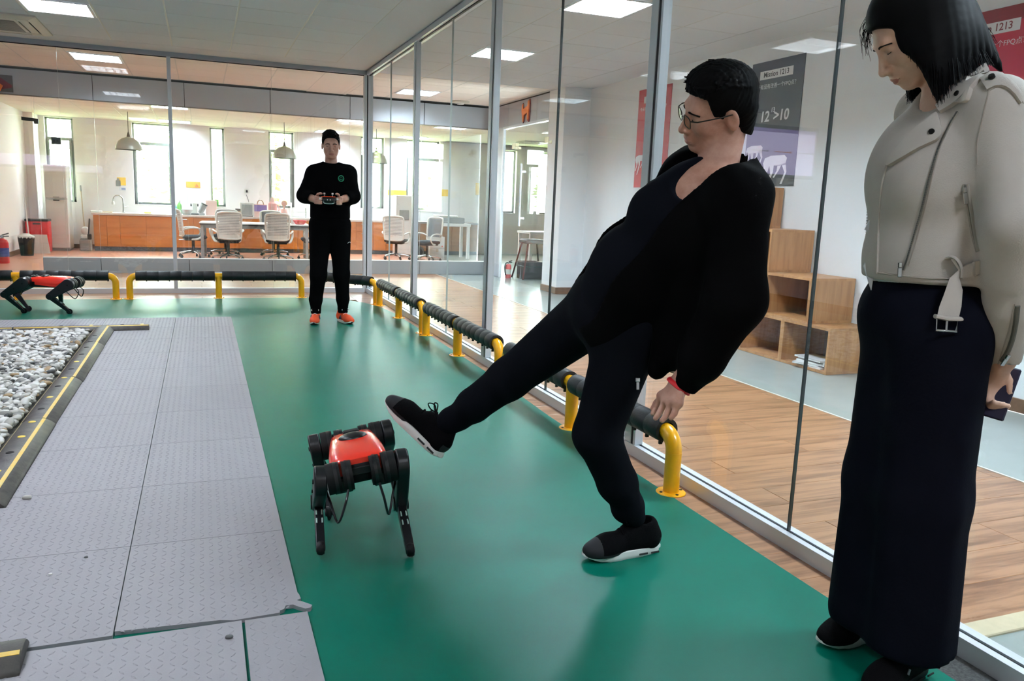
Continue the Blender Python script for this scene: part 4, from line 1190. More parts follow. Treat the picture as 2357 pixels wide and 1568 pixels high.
# emblem letters on the header above the glass doors, sign on the corridor header
sg = mat('emblem_orange', (236, 126, 36), .45); sr = mat('emblem_dark_red', (120, 30, 34), .5)
c = PX(1212, 257, XD)
t = thing('wall_emblem', 'orange emblem shaped like a letter H on the grey header over the glass doors', 'sign', (XD, c[1], c[2]))
# the mark is drawn in y (towards -y in the picture is right) and z
def HX(x0, d, s=1.0): return lambda a, b, cc: (-cc, -a * s, b * s)
outer = [(-.13, .10), (-.10, .115), (-.085, .04), (.085, .075), (.09, .14), (.125, .145), (.14, .07), (.125, -.02), (.12, -.1), (.095, -.135), (.075, -.11), (.07, -.02), (-.055, -.05), (-.06, -.115), (-.085, -.14), (-.115, -.07), (-.14, .02)]
obj('backing', MB().prism([(a * 1.18, b * 1.14) for a, b in outer], .0005, .012, fn=HX(0, 0)), sr, t)
obj('letter', MB().prism(outer, .0115, .025, fn=HX(0, 0)), sg, t)
a = PY(0, 172, Y2); b = PY(31, 213, Y2)
t = thing('corridor_sign', 'dark sign panel with an orange and red emblem on the header at the left edge', 'sign', (b[0], Y2, (a[2] + b[2]) / 2))
hh = (a[2] - b[2]) / 2
obj('panel', MB().box(-.9, 0, -.012, 0, -hh, hh), mat('sign_dark_grey', (92, 94, 92), .5), t)
obj('red_mark', MB().prism([(-.16, .09), (-.01, -.02), (-.015, -.05), (-.12, -.075), (-.24, -.08), (-.26, .09)], -.0, .01, fn=lambda a, b, c: (a, -.012 - c, b)), sr, t)
obj('orange_mark', MB().prism([(-.24, .11), (-.16, .06), (-.15, .0), (-.11, -.03), (-.14, -.1), (-.3, -.1), (-.32, .05)], .0101, .02, fn=lambda a, b, c: (a, -.012 - c, b)), sg, t)

# air conditioner cassette and smoke detector
acm = mat('ac_white', (206, 202, 188), .5)
t = thing('air_conditioner', 'square ceiling cassette air conditioner at the left edge of the hall ceiling', 'air conditioner', (-3.735, -.87, CZ))
S_ = .475
b = MB()
for k in range(4):
    M = Matrix.Rotation(k * PI / 2, 4, 'Z')
    b.prism([(-S_, -S_), (S_, -S_), (S_ - .07, -S_ + .07), (-S_ + .07, -S_ + .07)], -.035, .0, fn=lambda x, y, z, M=M: tuple(M @ Vector((x, y, z if abs(x) < S_ - .01 or z == 0 else -.015))))
obj('panel_frame', b, acm, t)
for k in range(4):
    M = Matrix.Rotation(k * PI / 2, 4, 'Z')
    obj('louvre_flap', MB().box(-.3, .3, -.385, -.315, -.034, -.024, .004, M=M @ Matrix.Translation((0, 0, 0))), acm, t)
    obj('air_slot', MB().box(-.33, .33, -.40, -.30, -.018, -.0, M=M), dark, t)
    obj('corner_piece', MB().box(-.405, -.30, -.405, -.30, -.036, 0, .006, M=M), acm, t)
g = MB().box(-.3, .3, -.3, .3, -.03, 0)
obj('intake_panel', g, acm, t)
for k in range(14): obj('intake_slat', MB().box(-.27, .27, -.27 + k * .0405, -.25 + k * .0405, -.036, -.03), mat('ac_grey', (150, 148, 138), .5), t)
q = PZ(1060, 233, CZ)
t = thing('smoke_detector', 'round white smoke detector on the side corridor ceiling', 'detector', (q[0], q[1], CZ))
obj('base', MB().lathe([(0, 0), (.14, 0), (.14, -.02), (.1, -.03), (0, -.03)], n=26), acm, t, smooth=True); obj('sensor', MB().lathe([(0, -.03), (.06, -.03), (.05, -.05), (0, -.055)], n=20), white_pl, t, smooth=True)

# ------------------------------------------------------------------ posters on the long wall
def wallM(y, z, x=XP - .0046): return Matrix(((0, 0, -1, x), (-1, 0, 0, y), (0, 1, 0, z), (0, 0, 0, 1)))
white_ink = mat('white_ink', (238, 238, 240), .7)
def poster(name, yl, rgb, label, dark_txt, top=None):
    m = mat('poster_%d' % rgb[0] + str(rgb[1]), rgb, .45)
    z0, z1, w = 1.416, 2.518, .70
    t = tag(obj('wall_poster_sheet', MB().box(-.004, 0, -w, 0, z0 - 2, z1 - 2), m, loc=(XP - .0003, yl, 2.0)), label, 'poster', 'tall mission posters')
    inv = Matrix.Translation((-(XP - .0003), -yl, -2.0))
    def put(body, size, mm, u, z, **kw): return lettering(body, size, mm, t, inv @ wallM(yl - u, z), depth=.0006, **kw)
    if top: obj('top_band', MB().box(-.0047, -.004, -w, 0, .425, z1 - 2), mat('poster_top_red', top, .45), t)
    obj('title_box', MB().box(-.0048, -.004, -.56, -.12, .362, .436), white_ink, t)
    put('Mission 1213', .064, mat('ink_' + str(dark_txt[0]), dark_txt, .7), .34, 2.40, bold=.0012)
    put('今天有没有改善一个FPQ点？', .046, white_ink, .34, 2.295)
    put('12', .13, white_ink, .235, 2.03, bold=.003, shear=.08)
    put('13', .055, white_ink, .34, 2.085, bold=.0012, shear=.08)
    put('>10', .13, white_ink, .455, 2.03, bold=.003, shear=.08)
    for u, z, s in ((.12, 1.72, .75), (.42, 1.60, 1.0)):
        def dog(poly): return MB().prism(poly, .0004, .0012, fn=lambda a, b, c: (-.004 - c, -(u + a * s), z - 2 + b * s))
        obj('robot_picture', dog([(-.15, .02), (-.13, .065), (-.05, .085), (.13, .085), (.165, .06), (.155, .0), (.06, -.005), (-.06, .0), (-.13, -.035)]), white_ink, t)
        for poly in ([(-.12, -.02), (-.06, .0), (-.085, -.07), (-.13, -.155), (-.15, -.15), (-.11, -.07)], [(-.06, .0), (0, .0), (-.005, -.06), (-.07, -.21), (-.095, -.21), (-.04, -.07)], [(.05, .0), (.10, .0), (.07, -.05), (.015, -.11), (.0, -.105), (.045, -.05)], [(.1, .01), (.155, .01), (.175, -.06), (.125, -.165), (.1, -.165), (.15, -.065)]):
            obj('robot_leg_picture', dog(poly), white_ink, t)
    return t
poster('a', -1.548, (172, 28, 40), 'red poster on the white wall, split in view by a glass wall post', (150, 40, 44))
poster('b', -3.612, (62, 64, 68), 'dark grey poster behind the head of the kicking man', (40, 40, 44))
poster('c', -5.675, (196, 34, 62), 'crimson poster with a darker top behind the hair of the woman', (128, 36, 44), (140, 22, 34))

# ------------------------------------------------------------------ stepped wooden storage boxes
shelf_w = wood_mat('box_wood', (186, 138, 92), (162, 112, 70), 2, .4, .08, .8)
def shelf_box(y1, w, z, label):
    """open front box; y1 is the end nearer the viewer"""
    t = thing('shelf_box', label, 'shelf box', (2.42, y1, z), group='stepped wooden shelf boxes')
    D, Hh, q = .435, .349, .02
    obj('bottom_panel', MB().box(0, D, 0, w, 0, q), shelf_w, t); obj('top_panel', MB().box(0, D, 0, w, Hh - q, Hh), shelf_w, t)
    obj('side_panel', MB().box(0, D, 0, q, q, Hh - q), shelf_w, t); obj('side_panel', MB().box(0, D, w - q, w, q, Hh - q), shelf_w, t)
    obj('back_panel', MB().box(D - .01, D, q, w - q, q, Hh - q), mat('box_back_grey', (150, 148, 142), .6), t)
    return t
rows_ = [(-5.395, 4, .0, ('bottom', 'at the near end, magazines inside', 'second from the near end', 'third from the near end', 'farthest')),
         (-5.145, 3, .35, ('second row', 'at the near end', 'next to the near end', 'farthest')),
         (-4.64, 2, .70, ('third row', 'at the near end', 'farthest')), (-4.21, 1, 1.05, ('top', 'alone above the steps'))]
for y, n, z, lb in rows_:
    for k in range(n):
        shelf_box(y + k * .5255, .525, z, 'wooden open box, %s of the stepped shelf, %s' % (lb[0] if 'row' in lb[0] else lb[0] + ' row', lb[k + 1]))
mags = ['lowest magazine of the white pile in the near bottom box', 'second magazine from the bottom of the white pile', 'middle magazine of the white pile in the near box', 'second magazine from the top of the white pile', 'topmost magazine of the white pile, lying askew']
for k in range(5):
    M_ = thing('magazine', mags[k], 'magazine', (2.55 + rng.uniform(-.02, .03), -5.16 + rng.uniform(-.02, .02), .0205 + .0125 * k), rng.uniform(-.5, .5), 'magazines in the near bottom box')
    obj('pages', MB().box(-.1, .1, -.145, .145, .0015, .0105), white_pl, M_)
    obj('cover', MB().box(-.102, .102, -.147, .147, 0, .0015).box(-.102, .102, -.147, .147, .0105, .0122), mat('cover_grey', (206, 206, 204), .4), M_)

# ------------------------------------------------------------------ televisions on stands at the left side of the hall (seen mirrored in the glass)
tv_m = mat('tv_black', (16, 16, 20), .3)
scr = emit_mat('screen_light', (212, 196, 250), 1.3)
def television(loc, rz, w, z0, z1, label):
    t = thing('television', label, 'television', loc, rz)
    h = (w[1] - w[0]) / 2; m = (w[0] + w[1]) / 2
    obj('bezel', MB().box(w[0] - .03, w[1] + .03, -.02, .02, z0 - .04, z1 + .04, .006), tv_m, t)
    obj('screen', MB().box(w[0], w[1], .0205, .022, z0, z1), scr, t)
    obj('title_bar', MB().box(w[0], w[1], .022, .0226, z1 - .04, z1), emit_mat('screen_purple', (150, 120, 210), .8), t)
    for k in range(3):
        x = m - .36 + k * .32
        obj('timeline', MB().box(x, x + .22, .022, .0226, (z0 + z1) / 2 - .005, (z0 + z1) / 2 + .004).cyl((x + .22, .022, (z0 + z1) / 2), (x + .22, .0226, (z0 + z1) / 2), .014, 12), emit_mat('screen_orange', (240, 130, 90), .8) if k == 1 else emit_mat('screen_grey', (150, 140, 160), .6), t)
    obj('pole', MB().cyl((m, 0, .02), (m, 0, z0), .03, 14), tv_m, t, smooth=True)
    obj('stand_base', MB().box(m - .16, m + .16, -.14, .14, 0, .02, .006), tv_m, t)
q = PY(152, 340, 4.7)
television((q[0] - .6, -4.7, .0024), 0, (-.6, .6), q[2] - .30, q[2] + .22, 'white screened television seen only mirrored in the back glass wall')
television((-4.28, -2.40, .0165), PI, (-.67, .37), 1.60, 2.10, 'white screened television seen only mirrored in the right glass wall')

# ------------------------------------------------------------------ trees outside the windows
leaf_m = mat('pale_foliage', (236, 238, 190), .6, var=.4, scale=6, rgb2=(206, 218, 150))
bark_m = mat('bark', (120, 104, 84), .8)
struct('ground_outside', MB().box(-12, 14, Y3 + .3, Y3 + 9, -.3, -.1), mat('lawn', (140, 160, 90), .9, var=.3, scale=3))
def tree(x, y, h, r, seed, label):
    R = np.random.default_rng(seed)
    t = thing('bushy_tree', label, 'tree', (x, y, -.1), group='trees outside the kitchen windows')
    obj('trunk', MB().tube([(0, 0, 0), (.06, .03, h * .5), (.0, .0, h * .8)], [.1, .07, .03], 8), bark_m, t, smooth=True)
    n = 900
    c = R.normal(size=(n, 3)); c /= np.linalg.norm(c, axis=1)[:, None]
    c *= (R.random(n) ** .4)[:, None] * np.array([r, r, h * .48]); c[:, 2] += h * .62
    vs = []; fs = []
    for i in range(n):
        M = Matrix.Rotation(R.uniform(0, 6.28), 3, 'Z') @ Matrix.Rotation(R.uniform(0, 3.1), 3, 'X')
        l = R.uniform(.09, .17); o = len(vs)
        for p in ((-l, 0, 0), (0, -l * .4, .02), (l, 0, 0), (0, l * .4, .02)):
            q = M @ Vector(p); vs.append((q[0] + c[i][0], q[1] + c[i][1], q[2] + c[i][2]))
        fs.append((o, o + 1, o + 2, o + 3))
    obj('leaves', MB().add(vs, fs), leaf_m, t, kind='stuff')
for i, (x, y, h, r, lb) in enumerate(((-2.5, 10.2, 2.6, 1.0, 'pale bushy tree outside the wide left kitchen window'), (-.2, 10.5, 3.4, .9, 'taller pale tree outside the window behind the standing man'), (3.6, 10.4, 3.0, 1.1, 'pale tree outside the window behind the printer'), (-5.6, 10.6, 3.2, .9, 'pale tree outside the window over the fridge'), (-1.3, 13.6, 2.2, .8, 'small pale tree outside the narrow kitchen window'))):
    tree(x, y, h, r, 40 + i, lb)
# ------------------------------------------------------------------ robot dogs
rob_red = mat('robot_red', (255, 58, 40), .25, coat=.4)
rob_blk = mat('robot_black', (18, 20, 24), .32, spec=.5)
rob_mat = mat('robot_matt_black', (11, 12, 14), .6, spec=.3)
rob_slot = mat('robot_slot', (176, 206, 196), .5)
def stadium(a, b, ra, rb, n=13):
    """2-d outline of a tapered link between two points"""
    a, b = np.array(a, float), np.array(b, float)
    d = b - a; L = np.linalg.norm(d); d /= L; p = np.array([-d[1], d[0]])
    out = []
    for t in np.linspace(0, PI, n): out.append(a + ra * (math.cos(t) * p - math.sin(t) * d))
    for t in np.linspace(0, PI, n): out.append(b + rb * (-math.cos(t) * p + math.sin(t) * d))
    return [tuple(q) for q in out]
def robot(label, C, fwd, up, feet, cables=True):
    C = np.array(C, float); f = np.array(fwd, float); f /= np.linalg.norm(f)
    u = np.array(up, float); u -= f * (u @ f); u /= np.linalg.norm(u)
    l = np.cross(u, f)
    base = (C[0], C[1], 0.0024)
    t = thing('robot_dog', label, 'robot', base)
    B = np.array(base)
    def Wp(x, y, z): return C + f * x + l * y + u * z - B
    M = Matrix(((f[0], l[0], u[0], C[0] - B[0]), (f[1], l[1], u[1], C[1] - B[1]), (f[2], l[2], u[2], C[2] - B[2]), (0, 0, 0, 1)))
    # red shell: a loft of rounded sections along the body
    secs = [(-.145, .068, .030, .008), (-.13, .078, .036, -.002), (-.05, .088, .044, -.008), (.08, .098, .048, -.014), (.16, .098, .047, -.018), (.19, .090, .041, -.020), (.196, .084, .036, -.016)]
    vs = []; n = 15
    for x, w, h, zb in secs:
        for k in range(n):
            a = PI * k / (n - 1)
            ca, sa = math.cos(a), math.sin(a)
            yy = w * math.copysign(abs(ca) ** .42, ca); zz = zb + (h - zb) * abs(sa) ** .5
            vs.append((x, yy, zz))
    fs = []
    for i in range(len(secs) - 1):
        for k in range(n - 1): fs.append((i * n + k, i * n + k + 1, (i + 1) * n + k + 1, (i + 1) * n + k))
        fs.append((i * n, (i + 1) * n, (i + 1) * n + n - 1, i * n + n - 1))
    fs.append(tuple(range(n))); fs.append(tuple((len(secs) - 1) * n + k for k in range(n - 1, -1, -1)))
    sh = obj('body_shell', MB().add(vs, fs).xf(M), rob_red, t, smooth=40)
    obj('shell_ridge', MB().tube([(-.12, .050, .0280), (.0, .060, .0375), (.14, .060, .0395)], [.004, .008, .004], 8).tube([(-.12, -.050, .0280), (.0, -.060, .0375), (.14, -.060, .0395)], [.004, .008, .004], 8).xf(M), rob_red, sh, smooth=60)
    for sy in (-1, 1):
        obj('side_panel', MB().prism([(-.142, .0), (-.142, -.026), (.16, -.054), (.182, -.03), (.176, -.004)], sy * .080, sy * .097, fn=lambda a, b, c: tuple(M @ Vector((a, c * (1 - .22 * max(0, (.02 - a) / .16)), b)))), rob_red, t)
    obj('chassis', MB().box(-.19, .17, -.078, .078, -.055, .03, .015).box(.165, .20, -.042, .042, -.05, .026, .012).xf(M), rob_mat, t, smooth=50)
    obj('dome_cap', MB().ball((0, 0, 0), (.038, .052, .018), 20, 10).xf(M @ Matrix.Translation((-.035, 0, .042))), rob_blk, t, smooth=60)
    obj('rear_port', MB().box(-.145, -.11, -.03, .03, .03, .044, .006).xf(M), rob_mat, t)
    obj('camera_bar', MB().box(.198, .204, -.036, .036, -.02, .008, .003).xf(M), rob_blk, t)
    L1, L2 = .205, .21
    for (sx, sy), foot in feet.items():
        hm = obj('hip_motor', MB().tube([Wp((.205 if sx > 0 else -.178), sy * .030, -.012), Wp((.205 if sx > 0 else -.178), sy * .062, -.012)], .050, 22), rob_mat, t, smooth=50)
        obj('motor_ring', MB().tube([Wp((.205 if sx > 0 else -.178), sy * .041, -.012), Wp((.205 if sx > 0 else -.178), sy * .051, -.012)], .0515, 22), rob_blk, hm, smooth=50)
        obj('motor_bracket', MB().box(-.02, .02, -.035, .035, -.025, .025, .008).xf(M @ Matrix.Translation(((.205 if sx > 0 else -.178), sy * .066, -.04))), rob_blk, hm)
        a0 = Wp((.205 if sx > 0 else -.178), sy * .070, -.012); a1 = Wp((.205 if sx > 0 else -.178), sy * .114, -.012)
        tm = obj('thigh_motor', MB().tube([a0, a1], .052, 22), rob_mat, t, smooth=50)
        obj('motor_ring', MB().tube([a0 * .8 + a1 * .2, a0 * .55 + a1 * .45], .0535, 22), rob_blk, tm, smooth=50)
        S = Wp((.205 if sx > 0 else -.178), sy * .136, -.012)
        Fo = np.array(foot, float) - B
        d = Fo - S; D = min(np.linalg.norm(d), L1 + L2 - .004); d /= np.linalg.norm(d)
        Fo = S + d * D
        c = (L1 * L1 + D * D - L2 * L2) / (2 * L1 * D); c = max(-1, min(1, c)); s_ = math.sqrt(1 - c * c)
        back = -f - d * ((-f) @ d); back /= np.linalg.norm(back)
        K = S + d * (L1 * c) + back * (L1 * s_)
        nrm = np.cross(d, back); nrm /= np.linalg.norm(nrm)
        if nrm @ (l * sy) < 0: nrm = -nrm          # outward side of the leg
        e1 = back; e2 = d
        def link(p, q, rp, rq, th, off=0.0, outline=None):
            pp = (p - S) @ e1, (p - S) @ e2; qq = (q - S) @ e1, (q - S) @ e2
            return MB().prism(outline or stadium(pp, qq, rp, rq), -th + off, th + off, fn=lambda a, b, cc: tuple(S + e1 * a + e2 * b + nrm * cc))
        lk = link(S, K, .052, .031, .021)
        lk.v += []
        th_ = obj('thigh', lk, rob_blk, t, smooth=40)
        md = th_.modifiers.new('soft', 'BEVEL'); md.harden_normals = True; md.width = .007; md.segments = 3; md.limit_method = 'ANGLE'; md.angle_limit = math.radians(50)
        obj('screw', MB().tube([S + nrm * .0208, S + nrm * .0255], .008, 10).tube([S * .55 + K * .45 + nrm * .0208, S * .55 + K * .45 + nrm * .0255], .006, 10), rob_mat, th_)
        kn = obj('knee', MB().tube([K - nrm * .0255, K + nrm * .0255], .026, 16), rob_blk, t, smooth=50)
        sk = link(K, Fo, .025, .013, .015)
        sk_ = obj('shank', sk, rob_blk, t, smooth=40)
        md = sk_.modifiers.new('soft', 'BEVEL'); md.harden_normals = True; md.width = .004; md.segments = 2; md.limit_method = 'ANGLE'; md.angle_limit = math.radians(50)
        for q in (.28, .45):
            m0 = K * (1 - q) + Fo * q; m1 = K * (.9 - q) + Fo * (q + .1)
            ddir = Fo - K; pp = np.cross(nrm, ddir); pp /= np.linalg.norm(pp)
            front = pp * (1 if pp @ f > 0 else -1)
            for s2 in (-1, 1):
                rr = .025 + (.013 - .025) * (q + .05)
                o1 = nrm * (s2 * .009) + front * (rr - .001)
                obj('slot', MB().tube([m0 + o1, m1 + o1], .0028, 6), rob_slot, sk_)
        ff = [Fo + (e1 * math.cos(a) + e2 * math.sin(a)) * .0165 for a in np.linspace(0, 2 * PI, 20, endpoint=False)]
        obj('foot', MB().tube(ff, .0085, 8, closed=True, sq=(1.5, .8) if abs(nrm[2]) > .7 else (.8, 1.5)), rob_mat, t, smooth=60)
        if cables:
            q0 = Wp(sx * .235, sy * .05, -.045); q1 = S * .62 + K * .38 - nrm * .02
            low = (q0 + q1) / 2 + np.array([0, 0, -.10]) + f * sx * .05
            obj('cable', MB().tube(spline([q0, q0 * .6 + low * .4 + f * sx * .03, low, q1 * .6 + low * .4, q1], 6), .0042, 8), rob_blk, t, smooth=True)
    return t

# the near robot, tipped up on one side by the kick
C1 = np.array([-1.415, -7.225, .285])
robot('red and black robot dog being kicked in front of the man, tilted to one side', C1, (-.09, -1, .015), (.17 * -1, 0, 1),
      {(1, -1): PZ(738, 1262, .035), (1, 1): PZ(944, 1266, .027), (-1, -1): PZ(757, 1180, .03), (-1, 1): PZ(915, 1140, .03)})
robot('small red and black robot dog walking by the yellow rail at the left edge', (-3.245, -1.50, .298), (.97, -.20, -.02), (0.02, 0, 1),
      {(1, -1): PZ(160, 717, .027), (1, 1): PZ(142, 702, .035), (-1, -1): PZ(55, 715, .027), (-1, 1): PZ(66, 711, .027)})
# ------------------------------------------------------------------ smooth bodies: distance fields meshed as one surface
def unit(v):
    v = np.array(v, float); return v / np.linalg.norm(v)
class Field:
    def __init__(s, lo, hi, h, fine=()):
        s.ax = []
        for i in range(3):
            x = lo[i]; a = []
            while x <= hi[i]:
                a.append(x); st = h
                for fl_, fh_, hf in fine:
                    if fl_[i] - st < x < fh_[i]: st = min(st, hf)
                x += st
            s.ax.append(np.array(a, np.float32))
        s.D = np.full([len(a) for a in s.ax], .2, np.float32)
    def _sl(s, lo, hi):
        sl = []
        for i in range(3):
            a = max(0, np.searchsorted(s.ax[i], lo[i]) - 1); b = min(len(s.ax[i]), np.searchsorted(s.ax[i], hi[i]) + 1)
            sl.append(slice(a, max(a, b)))
        return tuple(sl)
    def put(s, fn, lo, hi, k=.01, op='u', pad=.03):
        lo = np.array(lo) - k - pad; hi = np.array(hi) + k + pad
        sl = s._sl(lo, hi)
        if any(q.stop <= q.start for q in sl): return
        X = s.ax[0][sl[0]][:, None, None]; Y = s.ax[1][sl[1]][None, :, None]; Z = s.ax[2][sl[2]][None, None, :]
        d = fn(X, Y, Z).astype(np.float32); D = s.D[sl]
        if op == 'u':
            hh = np.clip(k - np.abs(D - d), 0, None) / max(k, 1e-6)
            s.D[sl] = np.minimum(D, d) - hh * hh * k * .25
        else:
            d = -d; hh = np.clip(k - np.abs(D - d), 0, None) / max(k, 1e-6)
            s.D[sl] = np.maximum(D, d) + hh * hh * k * .25
    def cone(s, a, b, ra, rb, k=.02, op='u', flat=None, fs=1.0):
        """tapered capsule; flat = direction in which the section is scaled by fs"""
        a = np.array(a, float); b = np.array(b, float); ab = b - a; L2 = max(ab @ ab, 1e-9)
        e = None if flat is None else unit(flat)
        def fn(X, Y, Z):
            x, y, z = X - a[0], Y - a[1], Z - a[2]
            t = np.clip((x * ab[0] + y * ab[1] + z * ab[2]) / L2, 0, 1)
            x = x - t * ab[0]; y = y - t * ab[1]; z = z - t * ab[2]
            r = ra + (rb - ra) * t
            q = x * x + y * y + z * z
            if e is not None:
                w = x * e[0] + y * e[1] + z * e[2]
                q = q + w * w * (1 / fs ** 2 - 1)
                return (np.sqrt(q) - r) * min(1.0, fs)
            return np.sqrt(q) - r
        m = max(ra, rb) * max(1.0, fs)
        s.put(fn, np.minimum(a, b) - m, np.maximum(a, b) + m, k, op)
        return s
    def ell(s, c, r, R=None, k=.02, op='u'):
        c = np.array(c, float); r = np.array(r, float); R = np.eye(3) if R is None else np.array(R)
        def fn(X, Y, Z):
            x, y, z = X - c[0], Y - c[1], Z - c[2]
            k0 = 0; k1 = 0
            for i in range(3):
                w = x * R[0][i] + y * R[1][i] + z * R[2][i]
                k0 = k0 + (w / r[i]) ** 2; k1 = k1 + (w / r[i] ** 2) ** 2
            k0 = np.sqrt(k0); k1 = np.sqrt(k1)
            return k0 * (k0 - 1) / np.maximum(k1, 1e-6)
        m = max(r); s.put(fn, c - m, c + m, k, op)
        return s
    def cut(s, c, n, k=.004):
        """keep the side n points away from"""
        n = unit(n); c = np.array(c, float)
        d = (s.ax[0][:, None, None] - c[0]) * n[0] + (s.ax[1][None, :, None] - c[1]) * n[1] + (s.ax[2][None, None, :] - c[2]) * n[2]
        s.D = np.maximum(s.D, d.astype(np.float32)); return s
    def apply(s, fn):
        s.D = s.D + fn(s.ax[0][:, None, None], s.ax[1][None, :, None], s.ax[2][None, None, :]).astype(np.float32); return s
    def mesh(s):
        D = s.D; ax = s.ax; I = D < 0
        c = I[:-1, :-1, :-1].astype(np.int8)
        tot = sum(I[i:D.shape[0] - 1 + i, j:D.shape[1] - 1 + j, k:D.shape[2] - 1 + k].astype(np.int8) for i in (0, 1) for j in (0, 1) for k in (0, 1))
        act = (tot > 0) & (tot < 8)
        ii = np.argwhere(act)
        idx = np.full(act.shape, -1, np.int64); idx[act] = np.arange(len(ii))
        P = np.zeros((len(ii), 3)); cnt = np.zeros(len(ii))
        corner = {(i, j, k): D[ii[:, 0] + i, ii[:, 1] + j, ii[:, 2] + k].astype(np.float64) for i in (0, 1) for j in (0, 1) for k in (0, 1)}
        cell_lo = np.stack([ax[d][ii[:, d]] for d in range(3)], 1).astype(float)
        cell_hi = np.stack([ax[d][ii[:, d] + 1] for d in range(3)], 1).astype(float)
        for d in range(3):
            o = [q for q in range(3) if q != d]
            for p in (0, 1):
                for q in (0, 1):
                    a = [0, 0, 0]; a[o[0]] = p; a[o[1]] = q; b = list(a); b[d] = 1
                    da, db = corner[tuple(a)], corner[tuple(b)]
                    m = (da < 0) != (db < 0)
                    t = np.where(m, da / np.where(m, da - db, 1), 0)
                    w = np.stack([cell_hi[:, x] if a[x] else cell_lo[:, x] for x in range(3)], 1)
                    w[:, d] = cell_lo[:, d] + t * (cell_hi[:, d] - cell_lo[:, d])
                    P += np.where(m[:, None], w, 0); cnt += m
        P /= np.maximum(cnt, 1)[:, None]
        F = []
        for d in range(3):
            sh = list(D.shape); lo = [slice(1, n - 1) for n in sh]; lo[d] = slice(0, sh[d] - 1); hi = list(lo); hi[d] = slice(1, sh[d])
            A = I[tuple(lo)]; B_ = I[tuple(hi)]
            e = np.argwhere(A != B_)
            inside = A[tuple(e.T)]
            for x in range(3):
                if x != d: e[:, x] += 1
            o = [(d + 1) % 3, (d + 2) % 3]
            q = []
            for du, dv in ((0, 0), (1, 0), (1, 1), (0, 1)):
                g = e.copy(); g[:, o[0]] -= du; g[:, o[1]] -= dv; q.append(idx[g[:, 0], g[:, 1], g[:, 2]])
            q = np.stack(q, 1); q[~inside] = q[~inside][:, ::-1]
            F.append(q)
        F = np.concatenate(F)
        F = F[(F >= 0).all(1)]
        return P, F
    def obj(s, name, mats, parent, base, mat_fn=None, smooth_it=1, label=None):
        P, Fq = s.mesh()
        # light relaxation keeps the surface free of grid steps
        if smooth_it:
            for _ in range(smooth_it):
                acc = np.zeros_like(P); n = np.zeros(len(P))
                for a, b in ((0, 1), (1, 2), (2, 3), (3, 0)):
                    np.add.at(acc, Fq[:, a], P[Fq[:, b]]); np.add.at(acc, Fq[:, b], P[Fq[:, a]])
                    np.add.at(n, Fq[:, a], 1); np.add.at(n, Fq[:, b], 1)
                P = P * .5 + .5 * acc / np.maximum(n, 1)[:, None]
        me = bpy.data.meshes.new(name)
        me.from_pydata((P - np.array(base)).tolist(), [], Fq.tolist())
        ms = mats if isinstance(mats, (list, tuple)) else [mats]
        for m in ms: me.materials.append(m)
        me.polygons.foreach_set('use_smooth', [True] * len(Fq))
        if mat_fn is not None:
            me.polygons.foreach_set('material_index', mat_fn(P[Fq].mean(1)).astype(np.int32))
        me.update()
        return obj(name, me, None, parent, label=label)

def rot_eul(ax_, ay_, az_):
    return np.array((Matrix.Rotation(math.radians(az_), 3, 'Z') @ Matrix.Rotation(math.radians(ax_), 3, 'X') @ Matrix.Rotation(math.radians(ay_), 3, 'Y')))

